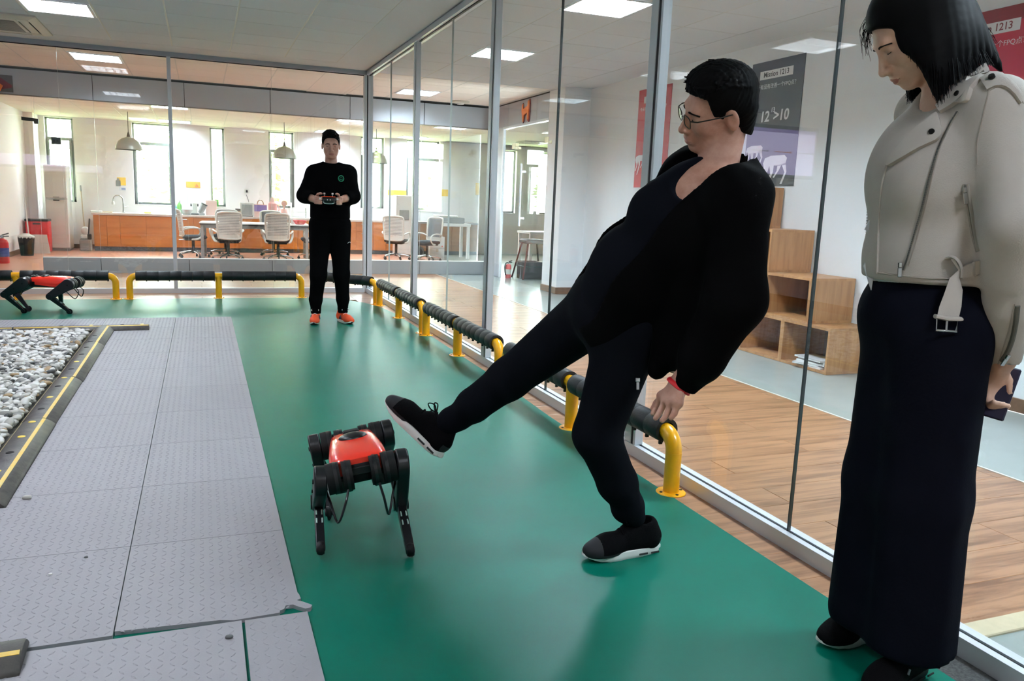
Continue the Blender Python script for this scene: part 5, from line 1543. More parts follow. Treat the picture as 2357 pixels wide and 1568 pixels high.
class Head:
    """local frame: x = the person's right, y = where the face points, z = up"""
    def __init__(s, pos, R, sc=1.0, female=False):
        s.p = np.array(pos, float); s.R = np.array(R); s.sc = sc; s.fem = female
    def w(s, x, y, z): return s.p + s.R @ (np.array([x, y, z]) * s.sc)
    def loc(s, P): return ((P - s.p) @ s.R) / s.sc
    def skin(s, S):
        w, R, c = s.w, s.R, s.sc
        E = lambda p, r, k, op='u': S.ell(w(*p), np.array(r) * c, R, k * c, op)
        N = lambda a, b, ra, rb, k, op='u', fl=None, f=1.0: S.cone(w(*a), w(*b), ra * c, rb * c, k * c, op, None if fl is None else R @ np.array(fl), f)
        E((0, -.010, .034), (.073, .090, .083), .01)
        E((0, .022, -.016), (.066, .070, .084), .02)
        jw = .043 if not s.fem else .040
        for q in (-1, 1):
            N((q * jw, .002, -.055), (q * .022, .064, -.096), .021, .017, .026)
            E((q * .040, .056, -.030), (.024, .022, .022), .02)
        E((0, .034, -.070), (.048, .052, .042), .02)
        E((0, .074, -.098), (.021, .017, .016), .016)
        N((-.030, .077, .018), (.030, .077, .018), .011, .011, .022)
        for q in (-1, 1):
            E((q * .032, .096, .0), (.018, .013, .010), .012, 's')
            E((q * .0315, .0715, -.001), (.0155, .0135, .0115), .004)
        N((0, .085, .006), (0, .107, -.036), .0072, .0104, .012)
        E((0, .109, -.041), (.0115, .0105, .0095), .006)
        for q in (-1, 1):
            E((q * .0125, .097, -.043), (.0078, .011, .0078), .005)
            E((q * .0060, .101, -.0505), (.0032, .004, .003), .002, 's')
        E((0, .084, -.066), (.030, .018, .022), .014)
        E((0, .0955, -.0665), (.021, .0085, .0058), .004)
        E((0, .0935, -.0785), (.018, .0085, .0066), .004)
        N((-.023, .092, -.0722), (.023, .092, -.0722), .0018, .0018, .003, 's')
        for q in (-1, 1):
            M3 = R @ np.array(Matrix.Rotation(q * .35, 3, 'Z') @ Matrix.Rotation(-.18, 3, 'X'))
            S.ell(w(q * .0765, -.012, -.008), np.array((.0085, .0185, .033)) * c, M3, .006 * c)
            S.ell(w(q * .0845, -.007, -.004), np.array((.0055, .0105, .021)) * c, M3, .004 * c, 's')
    def lips(s, P):
        L = s.loc(P)
        return ((L[:, 0] / .022) ** 2 + ((L[:, 1] - .098) / .016) ** 2 + ((L[:, 2] + .0725) / .0095) ** 2) < 1
    def face_parts(s, t, base, hairm, brow=.0034, lash=True):
        B = np.array(base)
        for q in (-1, 1):
            pts = [s.w(q * .011, .0900, .013) - B, s.w(q * .024, .0915, .0170) - B, s.w(q * .038, .0850, .0165) - B, s.w(q * .050, .0705, .0100) - B]
            pts = spline(pts, 4)
            n = len(pts); rs = [brow * s.sc * (.55 + .6 * math.sin(PI * (.15 + .75 * i / (n - 1)))) for i in range(n)]
            obj('eyebrow', MB().tube(pts, rs, 8), brow_m, t, smooth=True)
            if lash:
                pts = [s.w(q * .0185, .0790, -.0035) - B, s.w(q * .025, .0845, -.0065) - B, s.w(q * .033, .0850, -.0075) - B, s.w(q * .041, .0800, -.0065) - B, s.w(q * .047, .0725, -.0035) - B]
                pts = spline(pts, 4)
                obj('eyelash', MB().tube(pts, [.0011 * s.sc] * len(pts), 6), mat('lash_dark', (30, 24, 22), .6), t, smooth=True)

skin_m = mat('skin', (212, 164, 144), .48, var=.08, scale=18, rgb2=(190, 138, 116))
lip_m = mat('lips', (176, 112, 102), .4)
brow_m = mat('eyebrow_hair', (38, 31, 28), .8, spec=.1)
for _m in (skin_m,):
    _b = _m.node_tree.nodes['Principled BSDF']
    _b.inputs['Subsurface Weight'].default_value = .08
    _b.inputs['Subsurface Radius'].default_value = (.012, .005, .003)
skin_f = mat('skin_pale', (222, 186, 164), .46, var=.06, scale=18, rgb2=(208, 166, 142))
hair_m = mat('black_hair', (7, 7, 8), .6, spec=.09)
blk_cloth = mat('black_cloth', (9, 9, 10), .95, spec=.04, bump=.15, bscale=240)
blk_cloth2 = mat('black_jacket_cloth', (7, 7, 8), .9, spec=.05, bump=.1, bscale=200)
blk_shirt = mat('black_shirt_cloth', (17, 19, 26), .95, spec=.06)
navy_blk = mat('dark_trouser_cloth', (15, 17, 23), .95, spec=.06, bump=.1, bscale=240)
shoe_blk = mat('black_shoe_mesh', (10, 10, 12), .9, spec=.08, bump=.3, bscale=400)
shoe_toe = mat('dark_grey_rubber', (38, 38, 41), .6, spec=.2)
sole_w = mat('white_sole', (236, 234, 230), .5)

def hand(S, wrist, pts_palm, fingers, thumb, r=.0085, palm_r=.021):
    """palm from wrist to knuckle centre, then five separate digits as chains of joints"""
    a, b = np.array(wrist), np.array(pts_palm)
    return None

def digits(S, chains, r0=.0092, r1=.0072, k=.006):
    for ch in chains:
        n = len(ch) - 1
        for i in range(n):
            ra = r0 + (r1 - r0) * i / n; rb = r0 + (r1 - r0) * (i + 1) / n
            S.cone(ch[i], ch[i + 1], ra, rb, k if i == 0 else .003)

def shoe(parent, M, base, upper, sole_mat, toe_mat, sc=1.0, name='shoe', lace=None, notch=True, tongue=None):
    """shoe in its own frame: x towards the toe, z up, origin under the ankle on the ground"""
    S = Field((-.10 * sc, -.065 * sc, .0), (.225 * sc, .065 * sc, .16 * sc), .0055 * sc)
    c = sc
    S.cone((-.045 * c, 0, .052 * c), (.11 * c, 0, .046 * c), .042 * c, .040 * c, .02, flat=(0, 1, 0), fs=.86)
    S.ell((.135 * c, .004 * c, .034 * c), (.068 * c, .045 * c, .036 * c), None, .03)
    S.cone((-.045 * c, 0, .06 * c), (-.040 * c, 0, .092 * c), .040 * c, .036 * c, .02, flat=(0, 1, 0), fs=.85)
    S.cone((.03 * c, 0, .080 * c), (-.02 * c, 0, .096 * c), .032 * c, .034 * c, .02)
    S.cone((-.022 * c, 0, .145 * c), (-.018 * c, 0, .095 * c), .034 * c, .022 * c, .006, 's')
    S.cut((0, 0, .018 * c), (0, 0, -1))
    P, Fq = S.mesh()
    def tr(v): return [tuple(M @ Vector(p) - Vector(base)) for p in v]
    me = bpy.data.meshes.new(name); me.from_pydata(tr(P.tolist()), [], Fq.tolist())
    me.materials.append(upper); me.materials.append(toe_mat)
    ce = P[Fq].mean(1)
    me.polygons.foreach_set('material_index', ((ce[:, 0] > .150 * c) | ((ce[:, 2] < .032 * c) & (ce[:, 0] > .02 * c)) | ((ce[:, 0] < -.07 * c) & (ce[:, 2] < .06 * c))).astype(np.int32))
    me.polygons.foreach_set('use_smooth', [True] * len(Fq))
    o = obj(name, me, None, parent)
    # sole: outline swept up, heel and toe sprung, with notches along the rim
    n = 40; out = []
    for i in range(n):
        a = 2 * PI * i / n
        x = .055 + .148 * math.cos(a); y = .046 * math.copysign(abs(math.sin(a)) ** .8, math.sin(a)) * (1 - .18 * (1 - math.cos(a - .0)) * .5) * (1 - .12 * math.exp(-((x - .03) / .05) ** 2))
        out.append((x * c, y * c))
    vs = []; fs = []
    levels = [(0.0, .93), (.006, 1.0), (.016, 1.0), (.027, .965)]
    for z, s_ in levels:
        for i, (x, y) in enumerate(out):
            spring = .018 * max(0, (x / c - .12) / .085) ** 2 + .008 * max(0, (-.05 - x / c) / .045) ** 2
            nt = (.94 if (notch and i % 4 == 2 and 3 < i < n - 3 and z < .02) else 1.0)
            cx = .055 * c
            vs.append((cx + (x - cx) * s_ * nt, y * s_ * nt, z * c + spring * c * (1 - z / .027 * .35)))
    for j in range(3):
        for i in range(n): fs.append((j * n + i, j * n + (i + 1) % n, (j + 1) * n + (i + 1) % n, (j + 1) * n + i))
    fs.append(tuple(range(n - 1, -1, -1))); fs.append(tuple(3 * n + i for i in range(n)))
    mb = MB(); mb.add(tr(vs), fs)
    obj('sole', mb, sole_mat, o, smooth=35)
    if notch:
        for s_ in (-1, 1):
            for x0, x1 in ((-.066, -.034), (-.022, .012)):
                b = MB().box(x0 * c, x1 * c, s_ * .0400 * c - .0016, s_ * .0400 * c + .0016, .010 * c, .017 * c, .002)
                b.v = tr(b.v); obj('sole_slot', b, mat('sole_slot_dark', (46, 44, 44), .8), o)
    lm = lace or upper
    for k in range(4):
        x = .085 - .020 * k; z = .080 + .012 * k
        pts = [(x * c, -.022 * c, (z - .010) * c), ((x + .004) * c, 0, (z + .003) * c), (x * c, .022 * c, (z - .010) * c)]
        obj('lace', MB().tube(tr(spline(pts, 4)), .0028 * c, 6), lm, o, smooth=True)
    for s_ in (-1, 1):
        pts = [(.030 * c, 0, .116 * c), (.050 * c, s_ * .020 * c, .136 * c), (.066 * c, s_ * .036 * c, .128 * c), (.050 * c, s_ * .022 * c, .116 * c), (.030 * c, 0, .116 * c)]
        obj('lace_loop', MB().tube(tr(spline(pts, 5)), .0024 * c, 6), lm, o, smooth=True)
    return o
def foot_M(ankle, toe_dir, up):
    x = unit(toe_dir); z = np.array(up, float); z = unit(z - x * (z @ x)); y = np.cross(z, x)
    return Matrix(((x[0], y[0], z[0], ankle[0]), (x[1], y[1], z[1], ankle[1]), (x[2], y[2], z[2], ankle[2]), (0, 0, 0, 1)))
# ------------------------------------------------------------------ the kicking man
def kicker():
    J = {k: V(*v) for k, v in dict(
        neck=(1658, 388, 2.28), shL=(1700, 462, 2.15), shR=(1586, 408, 2.43), elL=(1692, 690, 2.17), wrL=(1575, 870, 2.30),
        elR=(1560, 620, 2.62), wrR=(1545, 770, 2.72), pel=(1415, 705, 2.55), hipL=(1452, 735, 2.48), hipR=(1388, 705, 2.64),
        knL=(1374, 1000, 2.58), anL=(1458, 1198, 2.725), knR=(1172, 872, 2.86), anR=(1024, 982, 2.97)).items()}
    base = np.array([J['pel'][0], J['pel'][1], .0024])
    t = thing('person', 'man in black jacket and glasses leaning back and kicking at the robot dog', 'person', tuple(base))
    up = unit(J['neck'] - J['pel']); lf = J['shL'] - J['shR']; lf = unit(lf - up * (lf @ up)); fr = np.cross(lf, up)
    RT = np.stack([lf, fr, up], 1)
    hd = Head(V(1655, 249, 2.25), rot_eul(-14.6, -28, 70.5), 1.0)
    chest = (J['shL'] + J['shR']) / 2 - up * .14 + fr * .01
    belly = J['pel'] * .6 + chest * .4 + fr * .035
    def torso(S, g, k=.05):
        S.ell(chest, (.165 + g, .112 + g, .19 + g), RT, k)
        S.ell(belly, (.155 + g, .125 + g, .16 + g), RT, k)
        S.ell(J['pel'] - up * .01, (.165 + g, .125 + g, .13 + g), RT, k)
        S.cone(J['shL'] - lf * .02, J['shR'] + lf * .02, .055 + g, .055 + g, .04)
        nb = J['neck'] - up * .03
        for q in ('shL', 'shR'): S.cone(nb, J[q], .052 + g, .045 + g, .04)
    # skin: head, neck, torso, arms and hands in one surface
    allp = np.array(list(J.values()) + [hd.p])
    lo, hi = allp.min(0) - .16, allp.max(0) + .2
    hand_c = V(1538, 925, 2.31)
    S = Field(lo, hi, .012, [(hd.p - .145, hd.p + .145, .0024), (hand_c - .085, hand_c + .085, .0034)])
    torso(S, -.012)
    hd.skin(S)
    S.cone(hd.w(0, -.030, -.045), J['neck'] - up * .03 - fr * .005, .052, .058, .014)
    S.cone(J['neck'] + fr * .035 - up * .075 - lf * .005, J['neck'] + fr * .06 - up * .15, .055, .07, .04)
    S.cone(J['shL'], J['elL'], .045, .04, .02); S.cone(J['elL'], J['wrL'], .04, .028, .02)
    S.cone(J['shR'], J['elR'], .045, .04, .02); S.cone(J['elR'], J['wrR'], .04, .028, .02)
    S.cone(J['hipL'], J['knL'], .07, .05, .02); S.cone(J['knL'], J['anL'], .048, .024, .02)
    S.cone(J['hipR'], J['knR'], .07, .05, .02); S.cone(J['knR'], J['anR'], .048, .024, .02)
    # left hand, hanging over the rail end
    w0 = V(1564, 884, 2.305); kn = [V(1524, 912, 2.345), V(1532, 922, 2.315), V(1545, 929, 2.29), V(1560, 928, 2.27)]
    S.cone(J['wrL'], w0, .030, .026, .01, flat=CF, fs=.85)
    for q in kn: S.cone(w0, q, .021, .0145, .016)
    S.cone(kn[0], kn[3], .014, .013, .012)
    tips = [(V(1512, 937, 2.35), V(1503, 952, 2.345)), (V(1519, 949, 2.318), V(1509, 963, 2.315)), (V(1534, 957, 2.29), V(1524, 968, 2.285)), (V(1552, 952, 2.268), V(1545, 962, 2.262))]
    digits(S, [[kn[i], tips[i][0], tips[i][1]] for i in range(4)], .0105, .0080)
    th = [V(1549, 897, 2.33), V(1526, 912, 2.375), V(1511, 928, 2.385), V(1503, 941, 2.38)]
    digits(S, [th], .0135, .0085, .010)
    # far hand, hidden behind the body
    hw = J['wrR']; dd = unit(J['wrR'] - J['elR'])
    S.cone(hw, hw + dd * .08, .028, .03, .01, flat=lf, fs=.6)
    digits(S, [[hw + dd * .07 + fr * (.024 * (i - 1.5)), hw + dd * .12 + fr * (.024 * (i - 1.5)), hw + dd * .15 + fr * (.02 * (i - 1.5)) - lf * .02] for i in range(4)])
    digits(S, [[hw + dd * .02 + fr * .025, hw + dd * .06 + fr * .055, hw + dd * .085 + fr * .06]], .011, .008)
    def mf(P):
        return np.where(hd.lips(P), 1, 0)
    S.obj('body', [skin_m, lip_m], t, base, mf)
    hd.face_parts(t, base, hair_m, .0029)
    # hair: a cap over the skull cut along the hairline, with a ragged short fringe
    H = Field(hd.p - .18, hd.p + .18, .0034)
    c = hd.sc
    H.ell(hd.w(0, -.012, .040), np.array((.081, .100, .092)) * c, hd.R, .01)
    H.ell(hd.w(0, .020, .085), np.array((.060, .068, .048)) * c, hd.R, .02)
    R_ = np.random.default_rng(5)
    for q in (-1, 0, 1): H.cone(hd.w(q * .042, -.062, .0), hd.w(q * .030, -.058, -.082), .034, .026, .02)
    for i in range(420):
        a, b = R_.uniform(-1, 1), R_.uniform(-.75, 1)
        x = .070 * a; y = .080 * b - .008
        z = .040 + .090 * math.sqrt(max(.02, 1 - (x / .081) ** 2 - ((y + .012) / .1) ** 2))
        if z < .07: continue
        p = hd.w(x, y, z - .003); q = hd.w(x * 1.02 + R_.normal() * .004, y + .020 + R_.normal() * .004, z + R_.uniform(.001, .008))
        H.cone(p, q, .0042, .0016, .003)
    for i in range(60):
        x = -.062 + .124 * i / 59
        y0 = .074 - .30 * abs(x) - 3.2 * x * x
        H.cone(hd.w(x, y0 - .006, .092 - .25 * abs(x)), hd.w(x + R_.normal() * .004, y0 + .018, .068 + R_.uniform(-.005, .006) - 2.0 * x * x), .0042, .0012, .004)
    def hairline(X, Y, Z):
        x, y, z = X - hd.p[0], Y - hd.p[1], Z - hd.p[2]
        L = [(x * hd.R[0][i] + y * hd.R[1][i] + z * hd.R[2][i]) / c for i in range(3)]
        zz = np.interp(L[1], [-.12, -.075, -.045, -.030, -.012, .004, .012, .026, .038, .050, .066, .10], [-.080, -.078, -.060, -.038, .022, .020, -.022, -.018, .010, .056, .064, .070])
        return L[2] - zz
    X, Y, Z = H.ax[0][:, None, None], H.ax[1][None, :, None], H.ax[2][None, None, :]
    H.D = np.maximum(H.D, (-hairline(X, Y, Z) * c).astype(np.float32))
    H.apply(lambda x, y, z: .0011 * np.sin(330 * (x - .4 * z)) * np.sin(300 * (y + .5 * z) + 40 * x) + .0009 * np.sin(520 * (x + y) + 90 * z))
    H.obj('hair', hair_m, t, base, None, 0)
    # glasses
    gm = mat('glasses_frame', (52, 50, 46), .3, .4)
    lens_m = glass_mat('lens_glass', (.9, .93, .9))
    g = obj('glasses', MB().tube([hd.w(x, .1075 - abs(x) * .0, .004) - base for x in (-.009, -.004, .004, .009)], .0014, 6), gm, t)
    for q in (-1, 1):
        ring = []
        for i in range(20):
            a = 2 * PI * i / 20
            u = .0235 * math.copysign(abs(math.cos(a)) ** .6, math.cos(a)); v = .0165 * math.copysign(abs(math.sin(a)) ** .6, math.sin(a))
            ring.append((q * .0335 + u, .1045 - .10 * max(0, abs(q * .0335 + u) - .02) , -.004 + v))
        rw = [hd.w(*p) - base for p in ring]
        obj('rim', MB().tube(rw, .0016, 6, closed=True), gm, g, smooth=60)
        b_ = MB(); n = len(ring)
        vs = [hd.w(p[0] * .995 + q * .0335 * .005, p[1] + dy, p[2]) - base for dy in (-.0006, .0006) for p in ring]
        b_.add(vs, [tuple(range(n)), tuple(range(2 * n - 1, n - 1, -1))] + [(i, (i + 1) % n, (i + 1) % n + n, i + n) for i in range(n)])
        obj('lens', b_, lens_m, g)
        obj('temple_arm', MB().tube([hd.w(q * .058, .100, .006) - base, hd.w(q * .072, .085, .006) - base, hd.w(q * .080, .02, .008) - base, hd.w(q * .081, -.012, .010) - base, hd.w(q * .078, -.03, -.008) - base], .0018, 6), gm, g, smooth=60)
    # T-shirt
    S = Field(allp.min(0) - .16, allp.max(0) + .16, .0085)
    torso(S, .002)
    S.cone(J['neck'] + fr * .05 - up * .10, J['neck'] + fr * .075 - up * .20, .07, .09, .05)
    S.ell(J['neck'] + fr * .062 + up * .026 + lf * .066, (.072, .125, .140), RT, .006, 's')
    S.cut(J['pel'] - up * .10, -up)
    S.obj('t_shirt', blk_shirt, t, base)
    # trousers
    lj = np.array([J[q] for q in ('anR', 'anL', 'knR', 'knL', 'hipL', 'hipR', 'pel')])
    S = Field(lj.min(0) - .2, lj.max(0) + .2, .0085)
    S.ell(J['pel'] - up * .02, (.172, .135, .13), RT, .05)
    S.cone(J['hipL'] - fr * .01, J['knL'], .108, .076, .05); S.cone(J['knL'], J['knL'] * .45 + J['anL'] * .55, .074, .066, .03); S.cone(J['knL'] * .45 + J['anL'] * .55, J['anL'] + np.array([0, 0, .015]), .066, .041, .02)
    S.cone(J['hipR'], J['knR'], .108, .074, .05); S.cone(J['knR'], J['knR'] * .45 + J['anR'] * .55, .072, .064, .03); S.cone(J['knR'] * .45 + J['anR'] * .55, J['anR'], .060, .037, .02)
    # a fold at each knee and creases behind
    for a, b, kx in ((J['knL'], J['anL'], 'L'), (J['knR'], J['anR'], 'R')):
        d = unit(b - a)
        p = a + (b - a) * .86
        S.cone(p - CR * .012, p + CR * .012 - d * .015, .048, .045, .02)
    S.cut(J['pel'] + up * .11, up)
    S.obj('trousers', navy_blk, t, base)
    # jacket
    S = Field(allp.min(0) - .18, allp.max(0) + .18, .0085)
    torso(S, .022)
    cu = V(1592, 868, 2.28)
    S.cone(J['shL'], J['elL'], .082, .080, .05); S.cone(J['elL'], cu * .75 + J['elL'] * .25, .080, .066, .04); S.cone(cu * .75 + J['elL'] * .25, cu, .062, .043, .02)
    S.cone(J['shR'], J['elR'], .075, .072, .05); S.cone(J['elR'], J['wrR'], .07, .045, .03)
    # near panel falling from the shoulder to its hem, far panel swinging forward
    S.cone(V(1668, 520, 2.25), V(1580, 820, 2.36), .085, .050, .06); S.cone(V(1600, 650, 2.34), V(1512, 852, 2.42), .07, .030, .06)
    S.cone(V(1640, 760, 2.30), V(1630, 850, 2.30), .055, .030, .04)
    far = [V(1592, 366, 2.38), V(1548, 410, 2.44), V(1505, 436, 2.50), V(1450, 540, 2.60), V(1398, 620, 2.66), V(1352, 664, 2.69)]
    # collar
    S.cone(V(1712, 352, 2.20), V(1742, 440, 2.16), .026, .04, .03)
    S.cone(V(1712, 352, 2.20), V(1690, 372, 2.36), .024, .024, .03); S.cone(V(1588, 352, 2.42), V(1620, 362, 2.46), .02, .02, .03)
    # open front: everything ahead of the shirt between the two front edges
    e0, e1 = V(1700, 380, 2.10), V(1490, 800, 2.30)
    S.cone(J['neck'] + fr * .16 - up * .02, J['pel'] + fr * .20 + up * .02, .115, .145, .01, 's', flat=fr, fs=1.3)
    S.ell(J['neck'] + fr * .07 + up * .03 + lf * .040, (.074, .12, .16), RT, .01, 's')
    S.cone(hd.w(0, -.02, -.06), J['neck'], .064, .066, .008, 's')
    for a, b, r in zip(far[:-1], far[1:], (.026, .028, .026, .022, .016)): S.cone(a, b, r, r * .8, .02)
    S.cone(V(1440, 590, 2.70), V(1362, 668, 2.70), .035, .012, .02)
    lowcut = V(1480, 890, 2.4)
    S.cut((lowcut[0], lowcut[1], lowcut[2]), (0, 0, -1))
    # keep the jacket off the legs: nothing of the torso shell below the hip line in front
    S.cone(J['pel'] - up * .22 + fr * .05, J['pel'] - up * .40 + fr * .05, .17, .2, .01, 's')
    S.obj('jacket', blk_cloth2, t, base)
    # sleeve cuff rib, wrist band, zip pull on the trouser pocket
    obj('cuff', MB().tube([cu - base, V(1577, 889, 2.295) - base], [.044, .036], 18), blk_cloth, t, smooth=50)
    bd = unit(w0 - J['wrL'])
    wc_ = V(1563, 888, 2.303)
    ring = []
    e1 = unit(np.cross(bd, CF)); e2 = np.cross(bd, e1)
    for i in range(24):
        a = 2 * PI * i / 24; ring.append(wc_ + (math.cos(a) * e1 * 1.08 + math.sin(a) * e2 * .92) * .0335 - base)
    wb_ = obj('wristband', MB().tube(ring, .006, 8, closed=True, sq=(.5, 1.3)), mat('red_silicone', (214, 28, 38), .45), t, smooth=60)
    zc_ = V(1468, 880, 2.385)
    z = obj('zip_pull', MB().box(-.004, .004, -.0015, .0015, -.022, .0).box(-.0065, .0065, -.003, .003, 0, .014, .002).xf(Matrix.Translation(Vector(zc_ - base)) @ Matrix(np.stack([CR, CF, CU], 1).tolist()).to_4x4()), chrome, t)
    # shoes
    sa = V(1464, 1262, 2.748); tz = V(1345, 1287, 2.672)
    sa[2] = .0; d = tz - sa; d[2] = 0
    M = foot_M((sa[0], sa[1], .0026), d, (0, 0, 1))
    shoe(t, M, base, shoe_blk, sole_w, shoe_toe, 1.03)
    heel = V(1003, 1052, 2.97); toe = V(893, 944, 3.02)
    dk = unit(toe - heel); upk = unit(J['anR'] - heel); 
    ank = heel + dk * .078
    M = foot_M(ank, dk, upk)
    shoe(t, M, base, shoe_blk, sole_w, shoe_toe, 1.06)
    return t
kicker()
# ------------------------------------------------------------------ the standing man with the remote control
def standing_man():
    Yp = -2.44
    def Q(px, py, dy=0.0): return PY(px, py, Yp + dy)
    base = np.array([-.80, Yp, .0024])
    t = thing('person', 'standing man in black sweatshirt and orange trainers holding a remote control', 'person', tuple(base))
    hd = Head(np.array([-.796, -2.465, 1.632]), rot_eul(-6.0, .7, 173.4), 1.0)
    fr = np.array([-.08, -.997, 0]); lf = np.array([.997, -.08, 0]); up = np.array([0, 0, 1.0])
    RT = np.stack([lf, fr, up], 1)
    J = dict(neck=Q(762, 380), shL=Q(801, 399), shR=Q(724, 399), elL=Q(812, 452, -.02), elR=Q(701, 450, -.02), wrL=Q(781, 461, -.20), wrR=Q(731, 462, -.20),
             hipL=Q(782, 520), hipR=Q(737, 520), knL=Q(786, 632, -.02), knR=Q(733, 634, -.02), anL=Q(789, 712, .02), anR=Q(727, 714, .02))
    chest = np.array([-.795, Yp, 1.30]); waist = np.array([-.80, Yp, 1.06]); pel = np.array([-.80, Yp, .95])
    def torso(S, g, k=.05):
        S.ell(chest, (.165 + g, .105 + g, .17 + g), RT, k); S.ell(waist, (.150 + g, .105 + g, .16 + g), RT, k); S.ell(pel, (.152 + g, .112 + g, .13 + g), RT, k)
        for q in ('shL', 'shR'): S.cone(J['neck'] - up * .035, J[q] - up * .01, .05 + g, .05 + g, .04)
    allp = np.array(list(J.values()) + [hd.p])
    lo, hi = allp.min(0) - .17, allp.max(0) + .2
    lo[2] = 0.02
    hc = Q(756, 460, -.26)
    S = Field(lo, hi, .014, [(hd.p - .14, hd.p + .14, .0032), (hc - np.array([.17, .10, .07]), hc + np.array([.17, .09, .07]), .0048)])
    torso(S, -.012); hd.skin(S)
    S.cone(hd.w(0, -.024, -.055), J['neck'] - up * .02, .051, .056, .02)
    for s_ in 'LR':
        S.cone(J['sh' + s_], J['el' + s_], .045, .040, .02); S.cone(J['el' + s_], J['wr' + s_], .041, .028, .02)
        S.cone(J['hip' + s_], J['kn' + s_], .07, .05, .02); S.cone(J['kn' + s_], J['an' + s_], .048, .036, .02)
    # hands gripping the two ends of the controller, thumbs on top
    for s_, q in (('R', -1), ('L', 1)):
        wr = J['wr' + s_]; k0 = hc + lf * (q * .098) + np.array([0, .0, .0])
        S.cone(wr, wr * .4 + k0 * .6, .026, .027, .012, flat=lf, fs=.8)
        for i in range(4):
            z = .022 - .017 * i
            a = k0 + np.array([0, .03, z]) + lf * q * .012; b = k0 + np.array([0, -.018, z - .004]) + lf * q * .010; c_ = k0 + np.array([0, -.042, z - .006]) - lf * q * .010; d_ = k0 + np.array([0, -.046, z - .006]) - lf * q * .032
            S.cone(wr, a, .018, .012, .01); digits(S, [[a, b, c_, d_]], .0098, .0078)
        digits(S, [[k0 + np.array([0, .035, .02]), k0 + np.array([0, .012, .046]) - lf * q * .008, k0 + np.array([0, -.012, .054]) - lf * q * .026, k0 + np.array([0, -.026, .052]) - lf * q * .036]], .0125, .0085)
    S.obj('body', [skin_m, lip_m], t, base, lambda P: np.where(hd.lips(P), 1, 0))
    hd.face_parts(t, base, hair_m, .0034)
    H = Field(hd.p - .16, hd.p + .17, .0036)
    c = hd.sc
    H.ell(hd.w(0, -.012, .040), np.array((.082, .099, .090)) * c, hd.R, .01)
    H.ell(hd.w(.012, .030, .088), np.array((.056, .058, .040)) * c, hd.R, .02)
    R_ = np.random.default_rng(9)
    for i in range(300):
        x = .068 * R_.uniform(-1, 1); y = .08 * R_.uniform(-.4, 1); z = .042 + .092 * math.sqrt(max(.02, 1 - (x / .082) ** 2 - ((y + .012) / .1) ** 2))
        H.cone(hd.w(x, y, z - .004), hd.w(x + .006 + R_.normal() * .004, y + .018, z + R_.uniform(.001, .006)), .0055, .003, .005)
    X, Y, Z = H.ax[0][:, None, None] - hd.p[0], H.ax[1][None, :, None] - hd.p[1], H.ax[2][None, None, :] - hd.p[2]
    L = [(X * hd.R[0][i] + Y * hd.R[1][i] + Z * hd.R[2][i]) / c for i in range(3)]
    zz = np.interp(L[1], [-.12, -.075, -.045, -.030, -.012, .004, .016, .034, .050, .066, .10], [-.080, -.075, -.055, -.036, .020, .020, -.012, .010, .052, .066, .072])
    H.D = np.maximum(H.D, ((zz - L[2]) * c).astype(np.float32))
    H.obj('hair', hair_m, t, base, None, 0)
    # sweatshirt with pushed up sleeves
    S = Field(lo, hi, .009)
    torso(S, .022)
    S.cone(np.array([-.80, Yp, 1.10]), np.array([-.80, Yp, 1.03]), .158, .150, .05, flat=fr, fs=.76)
    for s_ in 'LR':
        d = J['wr' + s_] - J['el' + s_]; cu = J['el' + s_] + d * .40
        S.cone(J['sh' + s_], J['el' + s_], .074, .066, .045); S.cone(J['el' + s_], cu, .066, .060, .03)
        S.cone(cu + d * .10, cu + d * .5, .04, .04, .006, 's')
    S.ell(J['neck'] + up * .055 + fr * .01, (.072, .085, .060), RT, .006, 's')
    S.cut((0, 0, .975), (0, 0, -1), .01)
    S.obj('sweatshirt', blk_cloth, t, base)
    ring = [J['neck'] + up * .004 + (math.cos(a) * lf * .069 + math.sin(a) * fr * .078) + up * (-.030 * max(0, math.sin(a))) - base for a in np.linspace(0, 2 * PI, 26, endpoint=False)]
    obj('collar', MB().tube(ring, .008, 8, closed=True), blk_cloth2, t, smooth=60)
    hemr = [np.array([-.80, Yp, .975]) + math.cos(a) * lf * .167 + math.sin(a) * fr * .126 - base for a in np.linspace(0, 2 * PI, 36, endpoint=False)]
    obj('waistband', MB().tube(hemr, .014, 8, closed=True, sq=(.7, 1.7)), blk_cloth2, t, smooth=60)
    # trousers
    S = Field(np.array([lo[0], lo[1], .05]), np.array([hi[0], hi[1], 1.1]), .009)
    S.ell(pel, (.168, .125, .13), RT, .05)
    for s_ in 'LR':
        m = J['kn' + s_]
        S.cone(J['hip' + s_], m, .104, .075, .04); S.cone(m, J['an' + s_] + up * .10, .072, .060, .03); S.cone(J['an' + s_] + up * .10, J['an' + s_] + up * .01, .060, .048, .02)
    S.cut((0, 0, 1.02), up)
    S.obj('trousers', blk_cloth, t, base)
    for s_ in 'LR':
        a = J['an' + s_]
        obj('ankle_cuff', MB().tube([a + up * .015 - base, a - up * .03 - base], [.050, .046], 16), blk_cloth2, t, smooth=50)
    lg = Q(803, 559, -.10)
    obj('printed_mark', MB().tube(spline([lg - base + np.array(p) for p in ((-.012, 0, -.006), (-.002, -.002, .004), (.012, -.001, .006), (.018, .002, -.002))], 4), .0022, 6), white_ink, t, smooth=True)
    # round green badge on the chest
    bc = Q(785, 411, -.127) - base
    gm = mat('badge_green', (34, 150, 108), .6)
    def bp(u, v, w=0): return bc + lf * u + up * v + fr * w
    bd = obj('chest_badge', MB().tube([bp(.023 * math.cos(a), .025 * math.sin(a)) for a in np.linspace(0, 2 * PI, 26, endpoint=False)], .0042, 6, closed=True), gm, t, smooth=60)
